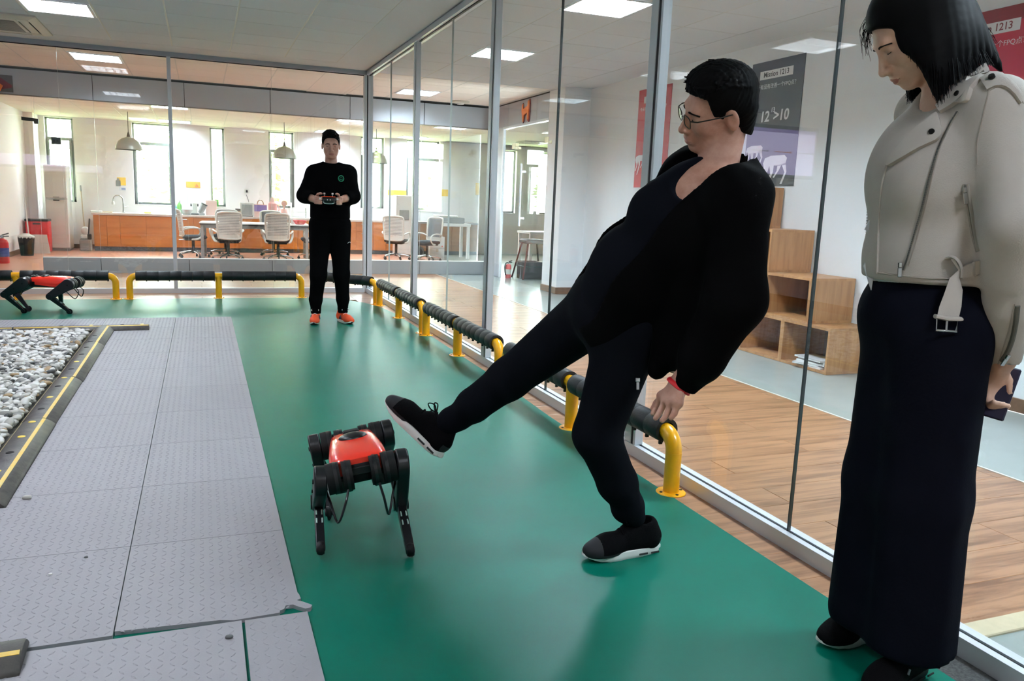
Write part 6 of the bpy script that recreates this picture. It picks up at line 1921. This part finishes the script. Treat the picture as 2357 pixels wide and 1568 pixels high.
    obj('badge_smile', MB().tube(spline([bp(-.012, -.001), bp(-.006, -.010), bp(.004, -.012), bp(.013, -.002)], 4), .0030, 6), gm, bd, smooth=True)
    for u in (-.003, .006): obj('badge_eye', MB().tube([bp(u, .004), bp(u, .014)], .0022, 6), gm, bd)
    # trainers
    orange = mat('orange_suede', (244, 86, 38), .6); wl = mat('white_laces', (232, 230, 228), .6); bs = mat('white_midsole', (226, 222, 214), .5); bk = mat('black_toe_guard', (24, 24, 26), .5)
    for s_, px, dx in (('R', 722, -.22), ('L', 795, .30)):
        p = PZ(px, 735 if s_ == 'R' else 733); a = J['an' + s_]
        M = foot_M((a[0], a[1] + .02, .0026), (dx, -1, 0), up)
        so = shoe(t, M, base, orange, bs, orange, .98, 'trainer', lace=wl, notch=False)
        for q in (-1, 1):
            obj('side_mark', MB().tube([tuple(M @ Vector((.05, q * .040, .035)) - Vector(base)), tuple(M @ Vector((.035, q * .037, .07)) - Vector(base)), tuple(M @ Vector((.015, q * .040, .035)) - Vector(base))], .005, 6), mat('navy_mark', (50, 52, 72), .6), so)
        obj('toe_guard', MB().prism([(.055 + .150 * math.cos(a_), .045 * math.sin(a_)) for a_ in np.linspace(-.85, .85, 12)] + [(.14, .03), (.14, -.03)], .001, .012, fn=lambda x, y, z, M=M: tuple(M @ Vector((x * .98, y * .98, z + .016 * max(0, (x - .12) / .085) ** 2)) - Vector(base))), bk, so)
    # the controller is a thing of its own
    r = thing('remote_controller', 'black and orange remote controller in the hands of the standing man', 'remote control', tuple(hc))
    M = Matrix((( lf[0], fr[0], 0, 0), (lf[1], fr[1], 0, 0), (0, 0, 1, 0), (0, 0, 0, 1)))
    obj('body', MB().box(-.086, .086, -.055, .05, -.028, .022, .02).xf(M), mat('controller_black', (20, 20, 22), .4), r, smooth=50)
    obj('top_plate', MB().box(-.06, .06, -.045, .03, .0215, .030, .006).xf(M), mat('controller_orange', (240, 78, 24), .4), r)
    for x in (-.035, .035):
        st = obj('stick', MB().cyl((x, -.005, .03), (x, -.005, .05), .004, 8).xf(M), chrome, r)
        obj('stick_cap', MB().lathe([(0, 0), (.009, 0), (.008, .012), (0, .013)], (x, -.005, .048), 10).xf(M), white_pl, st, smooth=True)
    obj('handle_bar', MB().tube(spline([(-.045, .05, -.012), (-.04, .072, -.030), (0, .076, -.034), (.04, .072, -.030), (.045, .05, -.012)], 5), .004, 8).xf(M), chrome, r, smooth=True)
    for x in (-.075, .075): obj('shoulder_switch', MB().box(x - .008, x + .008, .045, .056, .0, .016, .002).xf(M), white_pl, r)
    for x in (-.012, .012): obj('button', MB().cyl((x, .0505, .0), (x, .053, .0), .005, 10).xf(M), white_pl, r)
standing_man()
# ------------------------------------------------------------------ the woman in the beige jacket
from mathutils.bvhtree import BVHTree
def woman():
    base = np.array([-.225, -8.555, .0024])
    t = thing('person', 'woman in beige biker jacket and wide navy trousers looking down at the robot dog', 'person', tuple(base))
    hd = Head(np.array([-.345, -8.477, 1.611]), rot_eul(-38.7, -4, 57), .95, True)
    fr = unit((-.985, -.147, 0)); up = unit((.02, 0, 1)); lf = np.cross(up, fr); fr = np.cross(lf, up)
    RT = np.stack([lf, fr, up], 1)
    neck = V(2190, 225, 1.86); shL = V(2293, 250, 1.745); shR = V(2128, 262, 2.00)
    elL = V(2338, 520, 1.70); wrL = V(2312, 830, 1.86)
    elR = V(2160, 520, 2.10); wrR = V(2235, 800, 2.02)
    chest = V(2150, 410, 1.885); waist = V(2136, 590, 1.925); pel = V(2132, 720, 1.95)
    hipL = V(2162, 780, 1.89); hipR = V(2108, 770, 2.02); anL = V(2088, 1480, 2.045); anR = V(2010, 1400, 2.15)
    bustL, bustR = V(2128, 430, 1.85), V(2114, 415, 1.96)
    def torso(S, g, k=.05):
        S.ell(chest, (.150 + g, .098 + g, .165 + g), RT, k); S.ell(waist, (.128 + g, .098 + g, .15 + g), RT, k)
        S.ell(pel, (.145 + g, .108 + g, .12 + g), RT, k)
        for b in (bustL, bustR): S.ell(b, (.048 + g, .044 + g, .055 + g), RT, k)
        for s_ in (shL, shR): S.cone(neck - up * .03, s_, .045 + g, .042 + g, .035)
    pts = np.array([hd.p, neck, shL, shR, elL, wrL, elR, wrR, pel, anL, anR])
    lo, hi = pts.min(0) - .16, pts.max(0) + .18; lo[2] = .04
    hw = V(2292, 868, 1.90)
    S = Field(lo, hi, .014, [(hd.p - .135, hd.p + .14, .0022), (hw - .07, hw + .07, .0042)])
    torso(S, -.012); hd.skin(S)
    S.cone(hd.w(0, -.026, -.045), neck - up * .02 - fr * .005, .044, .05, .02)
    S.cone(neck + fr * .03 - up * .03, neck + fr * .06 - up * .12, .045, .06, .04)
    for a, b, c in ((shL, elL, wrL), (shR, elR, wrR)):
        S.cone(a, b, .040, .036, .02); S.cone(b, c, .036, .024, .02)
    for a, b in ((hipL, anL), (hipR, anR)): S.cone(a, (a + b) / 2, .07, .05, .02); S.cone((a + b) / 2, b, .05, .035, .02)
    # near hand behind her back, closed on a phone; the far hand meets it
    for (w_, q) in ((wrL, 1), (wrR, -1)):
        k0 = hw + np.array([0, 0, .0]) if q == 1 else hw + CF * .05 + np.array([0, 0, .02])
        S.cone(w_, k0, .023, .026, .012, flat=CF, fs=.75)
        for i in range(4):
            o = CR * (-.018 + .011 * i) + CU * (-.012 - .003 * i)
            a = k0 + o; b = a - CU * .034 + CF * (.004 * q); c = b - CU * .022 - CF * .010 * q; d = c + CU * .010 - CF * .016 * q
            digits(S, [[a, b, c, d]], .0085, .0068)
        digits(S, [[k0 + CR * .012 + CU * .02, k0 + CR * .026 - CU * .008 - CF * .012, k0 + CR * .022 - CU * .036 - CF * .018]], .0105, .0075)
    S.obj('body', [skin_f, lip_m], t, base, lambda P: np.where(hd.lips(P), 1, 0))
    hd.face_parts(t, base, hair_m, .0023)

    # hair: cap plus hanging locks down to the shoulders
    H = Field(hd.p - .24, hd.p + .24, .0044)
    c = hd.sc
    H.ell(hd.w(0, -.014, .040), np.array((.088, .104, .096)) * c, hd.R, .01)
    X, Y, Z = H.ax[0][:, None, None] - hd.p[0], H.ax[1][None, :, None] - hd.p[1], H.ax[2][None, None, :] - hd.p[2]
    L = [(X * hd.R[0][i] + Y * hd.R[1][i] + Z * hd.R[2][i]) / c for i in range(3)]
    zz = np.interp(L[1], [-.12, -.06, -.01, .03, .055, .075, .11], [-.10, -.09, -.06, .0, .040, .060, .066])
    H.D = np.maximum(H.D, ((zz - L[2]) * c).astype(np.float32))
    locks = [((2062, -15), (2080, 70), (2086, 126), 1.815), ((2075, -20), (2098, 80), (2110, 140), 1.80), ((2090, -25), (2112, 90), (2126, 158), 1.79), ((2105, -30), (2126, 100), (2140, 188), 1.782),
             ((2118, -30), (2140, 110), (2151, 214), 1.775), ((2132, -30), (2152, 110), (2159, 230), 1.77), ((2146, -30), (2166, 100), (2176, 214), 1.768), ((2160, -30), (2180, 90), (2192, 192), 1.768),
             ((2174, -28), (2196, 80), (2208, 180), 1.772), ((2186, -25), (2210, 80), (2226, 172), 1.778), ((2198, -20), (2224, 75), (2244, 160), 1.786), ((2208, -10), (2236, 70), (2262, 146), 1.796),
             ((2215, 0), (2246, 75), (2278, 140), 1.81), ((2218, 5), (2252, 80), (2292, 150), 1.825), ((2218, 10), (2256, 84), (2304, 162), 1.84), ((2216, 10), (2250, 85), (2290, 140), 1.86),
             ((2205, 0), (2236, 90), (2268, 150), 1.90), ((2190, 0), (2220, 90), (2245, 160), 1.92), ((2170, 0), (2200, 100), (2220, 165), 1.93)]
    R_ = np.random.default_rng(3)
    for p0, p1, p2, d in locks:
        c0, c1, c2 = V(*p0, d + .01), V(*p1, d - .005), V(*p2, d)
        pts_ = spline([c0, c1, c2], 5); n = len(pts_) - 1
        for i in range(n):
            ra = .021 * (1 - .80 * (i / n) ** 2.2); rb = .021 * (1 - .80 * ((i + 1) / n) ** 2.2)
            H.cone(pts_[i], pts_[i + 1], ra, rb, .010)
    for p0, p1, d, r in (((2098, 196), (2100, 238), 1.945, .012), ((2112, 196), (2106, 240), 1.935, .014), ((2126, 196), (2118, 230), 1.925, .014), ((2138, 196), (2128, 222), 1.915, .012), ((2090, 205), (2090, 226), 1.95, .006)):
        H.cone(V(*p0, d), V(*p1, d), r, .003, .006)
    H.obj('hair', hair_m, t, base, None, 0)
    st = MB()
    for k in range(900):     # strands lying over the locks, their ends uneven
        u = R_.uniform(0, len(locks) - 1.001); i = int(u); u -= i
        A, B_ = locks[i], locks[i + 1]
        p0, p1, p2 = [np.array(A[j]) * (1 - u) + np.array(B_[j]) * u for j in range(3)]
        d = A[3] * (1 - u) + B_[3] * u - R_.uniform(-.004, .017)
        j = R_.normal(size=2) * 2.0
        e = p2 + (p2 - p1) * R_.uniform(-.12, .13) + R_.normal(size=2) * 3
        pp = spline([V(*(p0 + j), d + .006), V(*(p1 + j * 1.2), d - .004), V(*e, d + R_.normal() * .003)], 5)
        st.tube([p - base for p in pp], list(np.linspace(.0016, .0004, len(pp))), 3)
    for k in range(150):     # far side lock under the chin
        a_ = np.array([R_.uniform(2096, 2142), 190.0]); e = a_ + np.array([R_.uniform(-16, 2), R_.uniform(26, 52)]); d = 1.93 + R_.uniform(-.02, .02)
        pp = spline([V(*a_, d), V(*(a_ * .5 + e * .5 + R_.normal(size=2) * 2), d), V(*e, d)], 4)
        st.tube([p - base for p in pp], list(np.linspace(.0016, .0004, len(pp))), 3)
    for k in range(90):      # thin fringe falling in front of the forehead
        a_ = np.array([R_.uniform(1996, 2034), R_.uniform(34, 62)]); m_ = np.array([a_[0] - R_.uniform(6, 18) * (1 if a_[0] < 2012 else .2), a_[1] + R_.uniform(22, 38)])
        e = m_ + np.array([R_.uniform(-2, 12), R_.uniform(8, 52) * (1 if a_[0] < 2012 else .35)]); d = 1.90 + R_.uniform(-.03, .05)
        pp = spline([V(*(a_ + np.array([12, -22])), d), V(*a_, d), V(*m_, d), V(*e, d)], 6)
        st.tube([p - base for p in pp], list(np.linspace(.0011, .0004, len(pp))), 3)
    for k in range(60):      # flyaway ends at the back
        a_ = np.array([R_.uniform(2232, 2262), R_.uniform(40, 95)]); e = np.array([a_[0] + R_.uniform(18, 46), a_[1] + R_.uniform(30, 62)]); d = 1.84 + R_.uniform(-.03, .03)
        pp = spline([V(*a_, d), V(*(a_ * .5 + e * .5 + np.array([4, -4])), d), V(*e, d)], 5)
        st.tube([p - base for p in pp], list(np.linspace(.0009, .0003, len(pp))), 3)
    obj('loose_strands', st, hair_m, t, kind='stuff')

    # blouse
    bl = mat('white_blouse', (216, 220, 226), .7)
    S = Field(lo, hi, .009)
    torso(S, .004); S.cut(pel + up * .06, -up); S.ell(neck + fr * .045 - up * .0, (.06, .07, .10), RT, .006, 's')
    S.cut(neck - up * .045, up)
    S.obj('blouse', bl, t, base)
    for a, b, c_ in (((2022, 408), (1994, 440), (2020, 462)), ((2022, 470), (1990, 528), (2024, 536)), ((2024, 545), (1988, 612), (2006, 668))):
        A, B_, C_ = V(*a, 1.955), V(*b, 1.965), V(*c_, 1.955)
        n_ = CF * .004
        obj('ruffle', MB().add([A - base, B_ - base, C_ - base, A + n_ - base, B_ + n_ - base, C_ + n_ - base], [(0, 1, 2), (5, 4, 3), (0, 3, 4, 1), (1, 4, 5, 2), (2, 5, 3, 0)]), bl, t)

    # wide trousers
    navy = mat('navy_trousers', (12, 14, 24), .9, spec=.06, bump=.08, bscale=150)
    S = Field(lo, np.array([hi[0], hi[1], 1.15]), .010)
    S.ell(pel, (.165, .128, .12), RT, .05); S.cone(pel + up * .0, pel + up * .1, .14, .125, .03, flat=fr, fs=.85)
    kL, kR = (hipL * .5 + anL * .5), (hipR * .5 + anR * .5)
    S.cone(hipL, kL, .112, .104, .05); S.cone(kL, anL, .104, .110, .03)
    S.cone(hipR, kR, .125, .120, .05); S.cone(kR, anR, .120, .112, .03)
    ph = 34.0
    S.apply(lambda x, y, z: .0035 * np.sin(ph * (x * 1.3 + y * .9) + 2 * z) * np.clip((1.0 - z) / .5, 0, 1))
    S.cut((0, 0, .096), (0, 0, -1))
    S.cut(pel + up * .11, up)
    S.obj('trousers', navy, t, base)

    # jacket
    jk = mat('beige_suede', (190, 184, 176), .8, var=.07, scale=9, bump=.12, bscale=320, spec=.25)
    S = Field(lo, hi, .0075)
    torso(S, .018)
    S.ell(waist, (.146, .108, .10), RT, .05)
    S.cone(waist - up * .02, waist - up * .12, .132, .132, .03, flat=fr, fs=.82)
    cuL = V(2312, 822, 1.85)
    S.cone(shL, elL, .066, .064, .04); S.cone(elL, elL * .4 + cuL * .6, .064, .054, .03); S.cone(elL * .4 + cuL * .6, cuL, .054, .034, .02)
    S.cone(shR, elR, .06, .058, .04); S.cone(elR, wrR, .056, .036, .02)
    S.cone(neck - up * .01 - fr * .01, neck - up * .07, .062, .075, .03)
    # folds down the sleeve
    S.cut(V(2150, 640, 1.93) + np.array([0, 0, -.004]), -unit(up + fr * .06 ))
    S.ell(neck + fr * .050 + up * .03, (.046, .055, .085), RT, .010, 's')
    S.cone(cuL + unit(cuL - elL) * .02, cuL + unit(cuL - elL) * .08, .028, .028, .006, 's')
    # the cut below the hem must spare the near sleeve: rebuild its lower half afterwards
    arm = [(elL, elL * .4 + cuL * .6, .064, .054), (elL * .4 + cuL * .6, cuL, .054, .036)]
    for a, b, ra, rb in arm: S.cone(a, b, ra, rb, .012)
    S.cone(cuL - CU * .004, cuL - CU * .06, .027, .024, .006, 's')
    jo = S.obj('jacket', jk, t, base)
    bvh = BVHTree.FromPolygons([tuple(v.co) for v in jo.data.vertices], [tuple(p.vertices) for p in jo.data.polygons])
    O = Vector(CAM - base)
    _d = Vector(V(2150, 500, 1.0) - CAM).normalized(); _h = bvh.ray_cast(O, _d); SG = 1.0 if _h[1].dot(_d) < 0 else -1.0
    def on(px, py, off=.004):
        d = Vector(V(px, py, 1.0) - CAM).normalized()
        h = bvh.ray_cast(O, d)
        if h[0] is None or (px > 2225 and py < 200 and (Vector(h[0]) - O).dot(Vector(CF)) > 1.86): return V(px, py, 1.80 if px < 2280 else 1.76) - base - CF * off
        n = h[1] * SG
        return np.array(h[0]) + np.array(n) * off
    def patch(name, A, B_, off, th, mtl, n=9, m=6, parent=t):
        """a thick sheet of cloth lying between two drawn edges, on the jacket"""
        def res(P, k):
            P = [np.array([*p, 0.0]) for p in P]; q = spline(P, 6) if len(P) > 2 else [P[0] * (1 - s_) + P[1] * s_ for s_ in np.linspace(0, 1, 7)]
            return [q[int(round(i * (len(q) - 1) / (k - 1)))][:2] for i in range(k)]
        a, b = res(A, n), res(B_, n)
        vs = []
        for lay in (0, 1):
            for i in range(n):
                for j in range(m):
                    s_ = j / (m - 1); p = a[i] * (1 - s_) + b[i] * s_
                    e = 1.0 if 0 < j < m - 1 and 0 < i < n - 1 else .75
                    vs.append(on(p[0], p[1], off + (th * e if lay else -.006)))
        N = n * m; fs = []
        for i in range(n - 1):
            for j in range(m - 1):
                q = (i * m + j, i * m + j + 1, (i + 1) * m + j + 1, (i + 1) * m + j)
                fs.append(q); fs.append(tuple(N + x for x in q[::-1]))
        rim = [i * m for i in range(n)] + [(n - 1) * m + j for j in range(1, m)] + [i * m + m - 1 for i in range(n - 2, -1, -1)] + [j for j in range(m - 2, 0, -1)]
        for i in range(len(rim)):
            p, q = rim[i], rim[(i + 1) % len(rim)]; fs.append((p, q, N + q, N + p))
        return obj(name, MB().add(vs, fs), mtl, parent, smooth=50)
    def line(name, P, r, mtl, off=.002, n=7, parent=t, sides=6):
        pp = spline([np.array([*p, 0.0]) for p in P], n)
        return obj(name, MB().tube([on(p[0], p[1], off) for p in pp], r, sides), mtl, parent, smooth=True)
    seam = mat('beige_seam', (164, 156, 146), .8)
    zm = mat('zip_metal', (120, 122, 118), .3, .85)
    ztape = mat('zip_tape', (146, 142, 132), .8)
    # lapel folded over, upper collar, far collar
    patch('lapel', [(2158, 262), (2110, 300), (2068, 345), (2044, 378)], [(2162, 268), (2167, 316), (2118, 344), (2050, 384)], .006, .007, jk, 10, 7)
    patch('collar', [(2158, 250), (2196, 205), (2232, 168), (2262, 148)], [(2166, 262), (2206, 238), (2240, 206), (2272, 168)], .006, .008, jk, 9, 6)
    A_ = spline([V(2128, 226, 1.93), V(2100, 268, 1.945), (V(2070, 325, 1.945)), V(2044, 374, 1.93)], 4); B2 = spline([V(2160, 240, 1.90), V(2132, 285, 1.90), V(2092, 335, 1.905), V(2050, 380, 1.91)], 4)
    vs = []
    for o in (0, .007):
        for a, b in zip(A_, B2):
            for s_ in (0, .5, 1): vs.append(a * (1 - s_) + b * s_ - base - CF * (o + .006 * (s_ == .5)))
    n = len(A_); fs = []
    for i in range(n - 1):
        for j in range(2): o = i * 3 + j; fs += [(o, o + 1, o + 4, o + 3), (3 * n + o, 3 * n + o + 3, 3 * n + o + 4, 3 * n + o + 1)]
        for j in (0, 2): o = i * 3 + j; fs.append((o, o + 3, 3 * n + o + 3, 3 * n + o))
    for i in (0, n - 1):
        for j in range(2): o = i * 3 + j; fs.append((o, o + 1, 3 * n + o + 1, 3 * n + o))
    obj('collar', MB().add(vs, fs), jk, t, smooth=50)
    patch('collar', [(2206, 238), (2222, 226), (2230, 212)], [(2222, 238), (2232, 230), (2240, 206)], .006, .008, jk, 5, 4)
    # shoulder strap
    patch('shoulder_strap', [(2254, 178), (2285, 165), (2326, 190), (2352, 224)], [(2273, 210), (2300, 200), (2326, 212), (2346, 240)], .004, .005, jk, 9, 5)
    line('sleeve_seam', [(2276, 210), (2262, 270), (2250, 330), (2250, 380)], .0016, seam, .0003)
    line('sleeve_seam', [(2275, 209), (2306, 198), (2335, 212), (2356, 238)], .0016, seam, .0003)
    sn = mat('dark_snap', (44, 44, 44), .3, .8)
    for px, py in ((2284, 187), (2213, 221), (2148, 309)):
        p = on(px, py, .0135); d = unit(p - on(px, py, .0))
        obj('snap_button', MB().tube([p - d * .003, p + d * .0025], [.0075, .006], 14), sn, t, smooth=40)
    # slanting front zip
    zp = [(2205, 258), (2180, 300), (2158, 350), (2140, 410), (2125, 470), (2106, 540), (2088, 600), (2080, 622)]
    line('zip_tape', zp, .0030, ztape, .0002, 7, sides=8)
    b = MB(); q = spline([np.array([*p, 0.0]) for p in zp], 16)
    for i in range(0, len(q) - 1):
        p = on(q[i][0], q[i][1], .0034); b.box(-.0022, .0022, -.0012, .0012, -.0011, .0011, M=Matrix.Translation(Vector(p)))
    obj('zip_teeth', b, zm, t, kind='stuff')
    line('front_seam', [(2196, 268), (2168, 330), (2148, 400), (2132, 470), (2112, 545), (2092, 612)], .0014, seam, .0008)
    def puller(px, py, dx, dy, s_=1.0):
        a = on(px, py, .008); e = on(px + dx, py + dy, .010)
        d = unit(e - a); n_ = unit(np.cross(d, CF)); w_ = .0048 * s_
        k = MB()
        k.box(-w_ * .8, w_ * .8, -.003, .003, 0, .012, .001); k.box(-w_, w_, -.0016, .0016, .012, .034 * s_, .001)
        M = Matrix(np.stack([n_, np.cross(d, n_), d], 1).tolist()).to_4x4()
        obj('zip_puller', k.xf(Matrix.Translation(Vector(a)) @ M), mat('zip_silver', (196, 196, 192), .25, .9), t)
    puller(2076, 604, 0, 30)
    # far front edge with its zip
    a_ = [V(2003, 396, 2.0), V(2000, 470, 2.0), V(1998, 540, 1.995), V(1994, 588, 1.99)]
    obj('far_front_panel', MB().add([x - base for x in a_] + [x - base + CR * .03 - CF * .02 for x in a_] + [x - base + CF * .006 for x in a_] + [x - base + CR * .03 - CF * .014 for x in a_],
        [(i, i + 1, i + 5, i + 4) for i in range(3)] + [(8 + i, 12 + i, 13 + i, 9 + i) for i in range(3)] + [(i, 8 + i, 9 + i, i + 1) for i in range(3)] + [(4 + i, 5 + i, 13 + i, 12 + i) for i in range(3)] + [(0, 4, 12, 8), (3, 11, 15, 7)]), jk, t)
    b = MB()
    for s_ in np.linspace(0, 1, 56):
        p = a_[0] * (1 - s_) + a_[3] * s_ - base - CR * .002
        b.box(-.0022, .0022, -.0012, .0012, -.0008, .0008, M=Matrix.Translation(Vector(p)))
    obj('zip_teeth', b, sn, t, kind='stuff')
    # near front edge, hem
    line('front_edge', [(2042, 378), (2030, 430), (2024, 500), (2022, 570), (2020, 630)], .0028, jk, .001)
    line('hem_seam', [(2022, 628), (2070, 634), (2130, 640), (2190, 640), (2250, 632)], .0022, seam, .001)
    # pocket zip
    zp = [(2226, 424), (2234, 470), (2244, 530), (2253, 578)]
    line('zip_tape', zp, .0046, ztape, .0005, 7, sides=8)
    line('pocket_welt', [(2218, 424), (2228, 480), (2238, 540), (2249, 580)], .0022, seam, .001)
    puller(2224, 430, 5, 36, 1.1)
    # sleeve zip and its puller
    line('zip_tape', [(2342, 704), (2338, 740), (2330, 780), (2318, 812), (2306, 830)], .0055, mat('zip_tape_dark', (92, 92, 84), .7), .001, 7, sides=8)
    puller(2322, 812, -14, 22, 1.0)
    line('sleeve_seam', [(2336, 700), (2322, 760), (2306, 812), (2298, 838)], .0014, seam, .0008)
    # belt end hanging with its buckle
    dB = 1.80
    L_ = [(2188, 596), (2206, 622), (2186, 640), (2172, 680), (2162, 706), (2156, 734)]
    R__ = [(2206, 596), (2214, 622), (2208, 640), (2216, 668), (2213, 706), (2206, 736)]
    vs = []
    for lay in (-.002, .002):
        for a, c_ in zip(L_, R__):
            pr = on(min((a[0] + c_[0]) / 2, 2240), min(a[1], 628), .014)
            dep = (pr + base - CAM) @ CF
            for s_ in (0, .5, 1): vs.append(V(a[0] * (1 - s_) + c_[0] * s_, a[1] * (1 - s_) + c_[1] * s_, dep - .004 * (s_ == .5) + lay) - base)
    n = len(L_); fs = []
    for i in range(n - 1):
        for j in range(2):
            o = i * 3 + j; fs.append((o, o + 1, o + 4, o + 3)); fs.append((3 * n + o + 3, 3 * n + o + 4, 3 * n + o + 1, 3 * n + o))
        for j in (0, 2): o = i * 3 + j; fs.append((o, o + 3, 3 * n + o + 3, 3 * n + o))
    for i in (0, n - 1):
        for j in range(2): o = i * 3 + j; fs.append((o, o + 1, 3 * n + o + 1, 3 * n + o))
    bs_ = obj('belt_strap', MB().add(vs, fs), jk, t, smooth=50)
    dep = (on(2188, 628, .014) + base - CAM) @ CF
    def bw(px, py, dd=0.0): return V(px, py, dep + dd) - base
    patch('belt', [(2208, 616), (2232, 606), (2256, 600)], [(2212, 640), (2236, 634), (2256, 630)], .006, .006, jk, 6, 4)
    obj('belt_loop', MB().tube(spline([on(2180, 596, .003), on(2192, 592, .014), on(2203, 603, .018), on(2208, 618, .016), on(2208, 634, .010)], 6), .006, 10, sq=(1.5, .6)), jk, t, smooth=60)
    obj('strap_keeper', MB().tube([bw(2152, 728, -.004), bw(2180, 734, -.008), bw(2210, 734, -.004)], .010, 8, sq=(1.2, .5)), jk, bs_, smooth=60)
    fp = [(2157, 732), (2204, 736), (2201, 764), (2154, 760)]
    sil = mat('buckle_silver', (206, 206, 204), .2, .95)
    bk = obj('buckle', MB().tube([bw(*p, -.006) for p in fp], .0032, 8, closed=True), sil, bs_, smooth=60)
    obj('prong', MB().tube([bw(2180, 734, -.009), bw(2178, 762, -.008)], .0024, 8), sil, bk, smooth=True)
    # shoes, only partly in the picture
    nearA = PZ(2150, 1530); farA = V(1995, 1430, 2.18)
    ws = mat('scalloped_sole', (206, 204, 200), .5)
    dirn = unit(np.array([-.93, -.36, 0]))
    M = foot_M((-.225, -8.585, .0026), (-.93, -.22, 0), up); o1 = shoe(t, M, base, shoe_blk, shoe_toe, shoe_blk, .93, 'trainer')
    obj('side_mark', MB().tube([tuple(M @ Vector((.07, .037, .050)) - Vector(base)), tuple(M @ Vector((.062, .036, .062)) - Vector(base))], .003, 6), mat('pale_mark', (150, 156, 166), .5), o1)
    q = PZ(1945, 1495)
    M = foot_M((q[0] + .115, q[1] + .035, .0026), (-.93, -.05, 0), up); shoe(t, M, base, shoe_blk, ws, shoe_blk, .93, 'trainer')
    # the phone in her hand is a thing of its own
    pp = hw - CU * .03 + CR * .004
    ph_ = thing('mobile_phone', 'dark mobile phone held behind the back of the woman', 'phone', tuple(pp))
    M = Matrix(np.stack([CR, CF, CU], 1).tolist()).to_4x4() @ Matrix.Rotation(.35, 4, 'Y') @ Matrix.Rotation(.9, 4, 'Z')
    obj('case', MB().box(-.006, .004, -.034, .034, -.07, .06, .003).xf(M), mat('phone_case', (40, 38, 60), .35), ph_)
    obj('screen', MB().box(.004, .005, -.031, .031, -.066, .056).xf(M), mat('phone_glass', (12, 12, 16), .1), ph_)
woman()
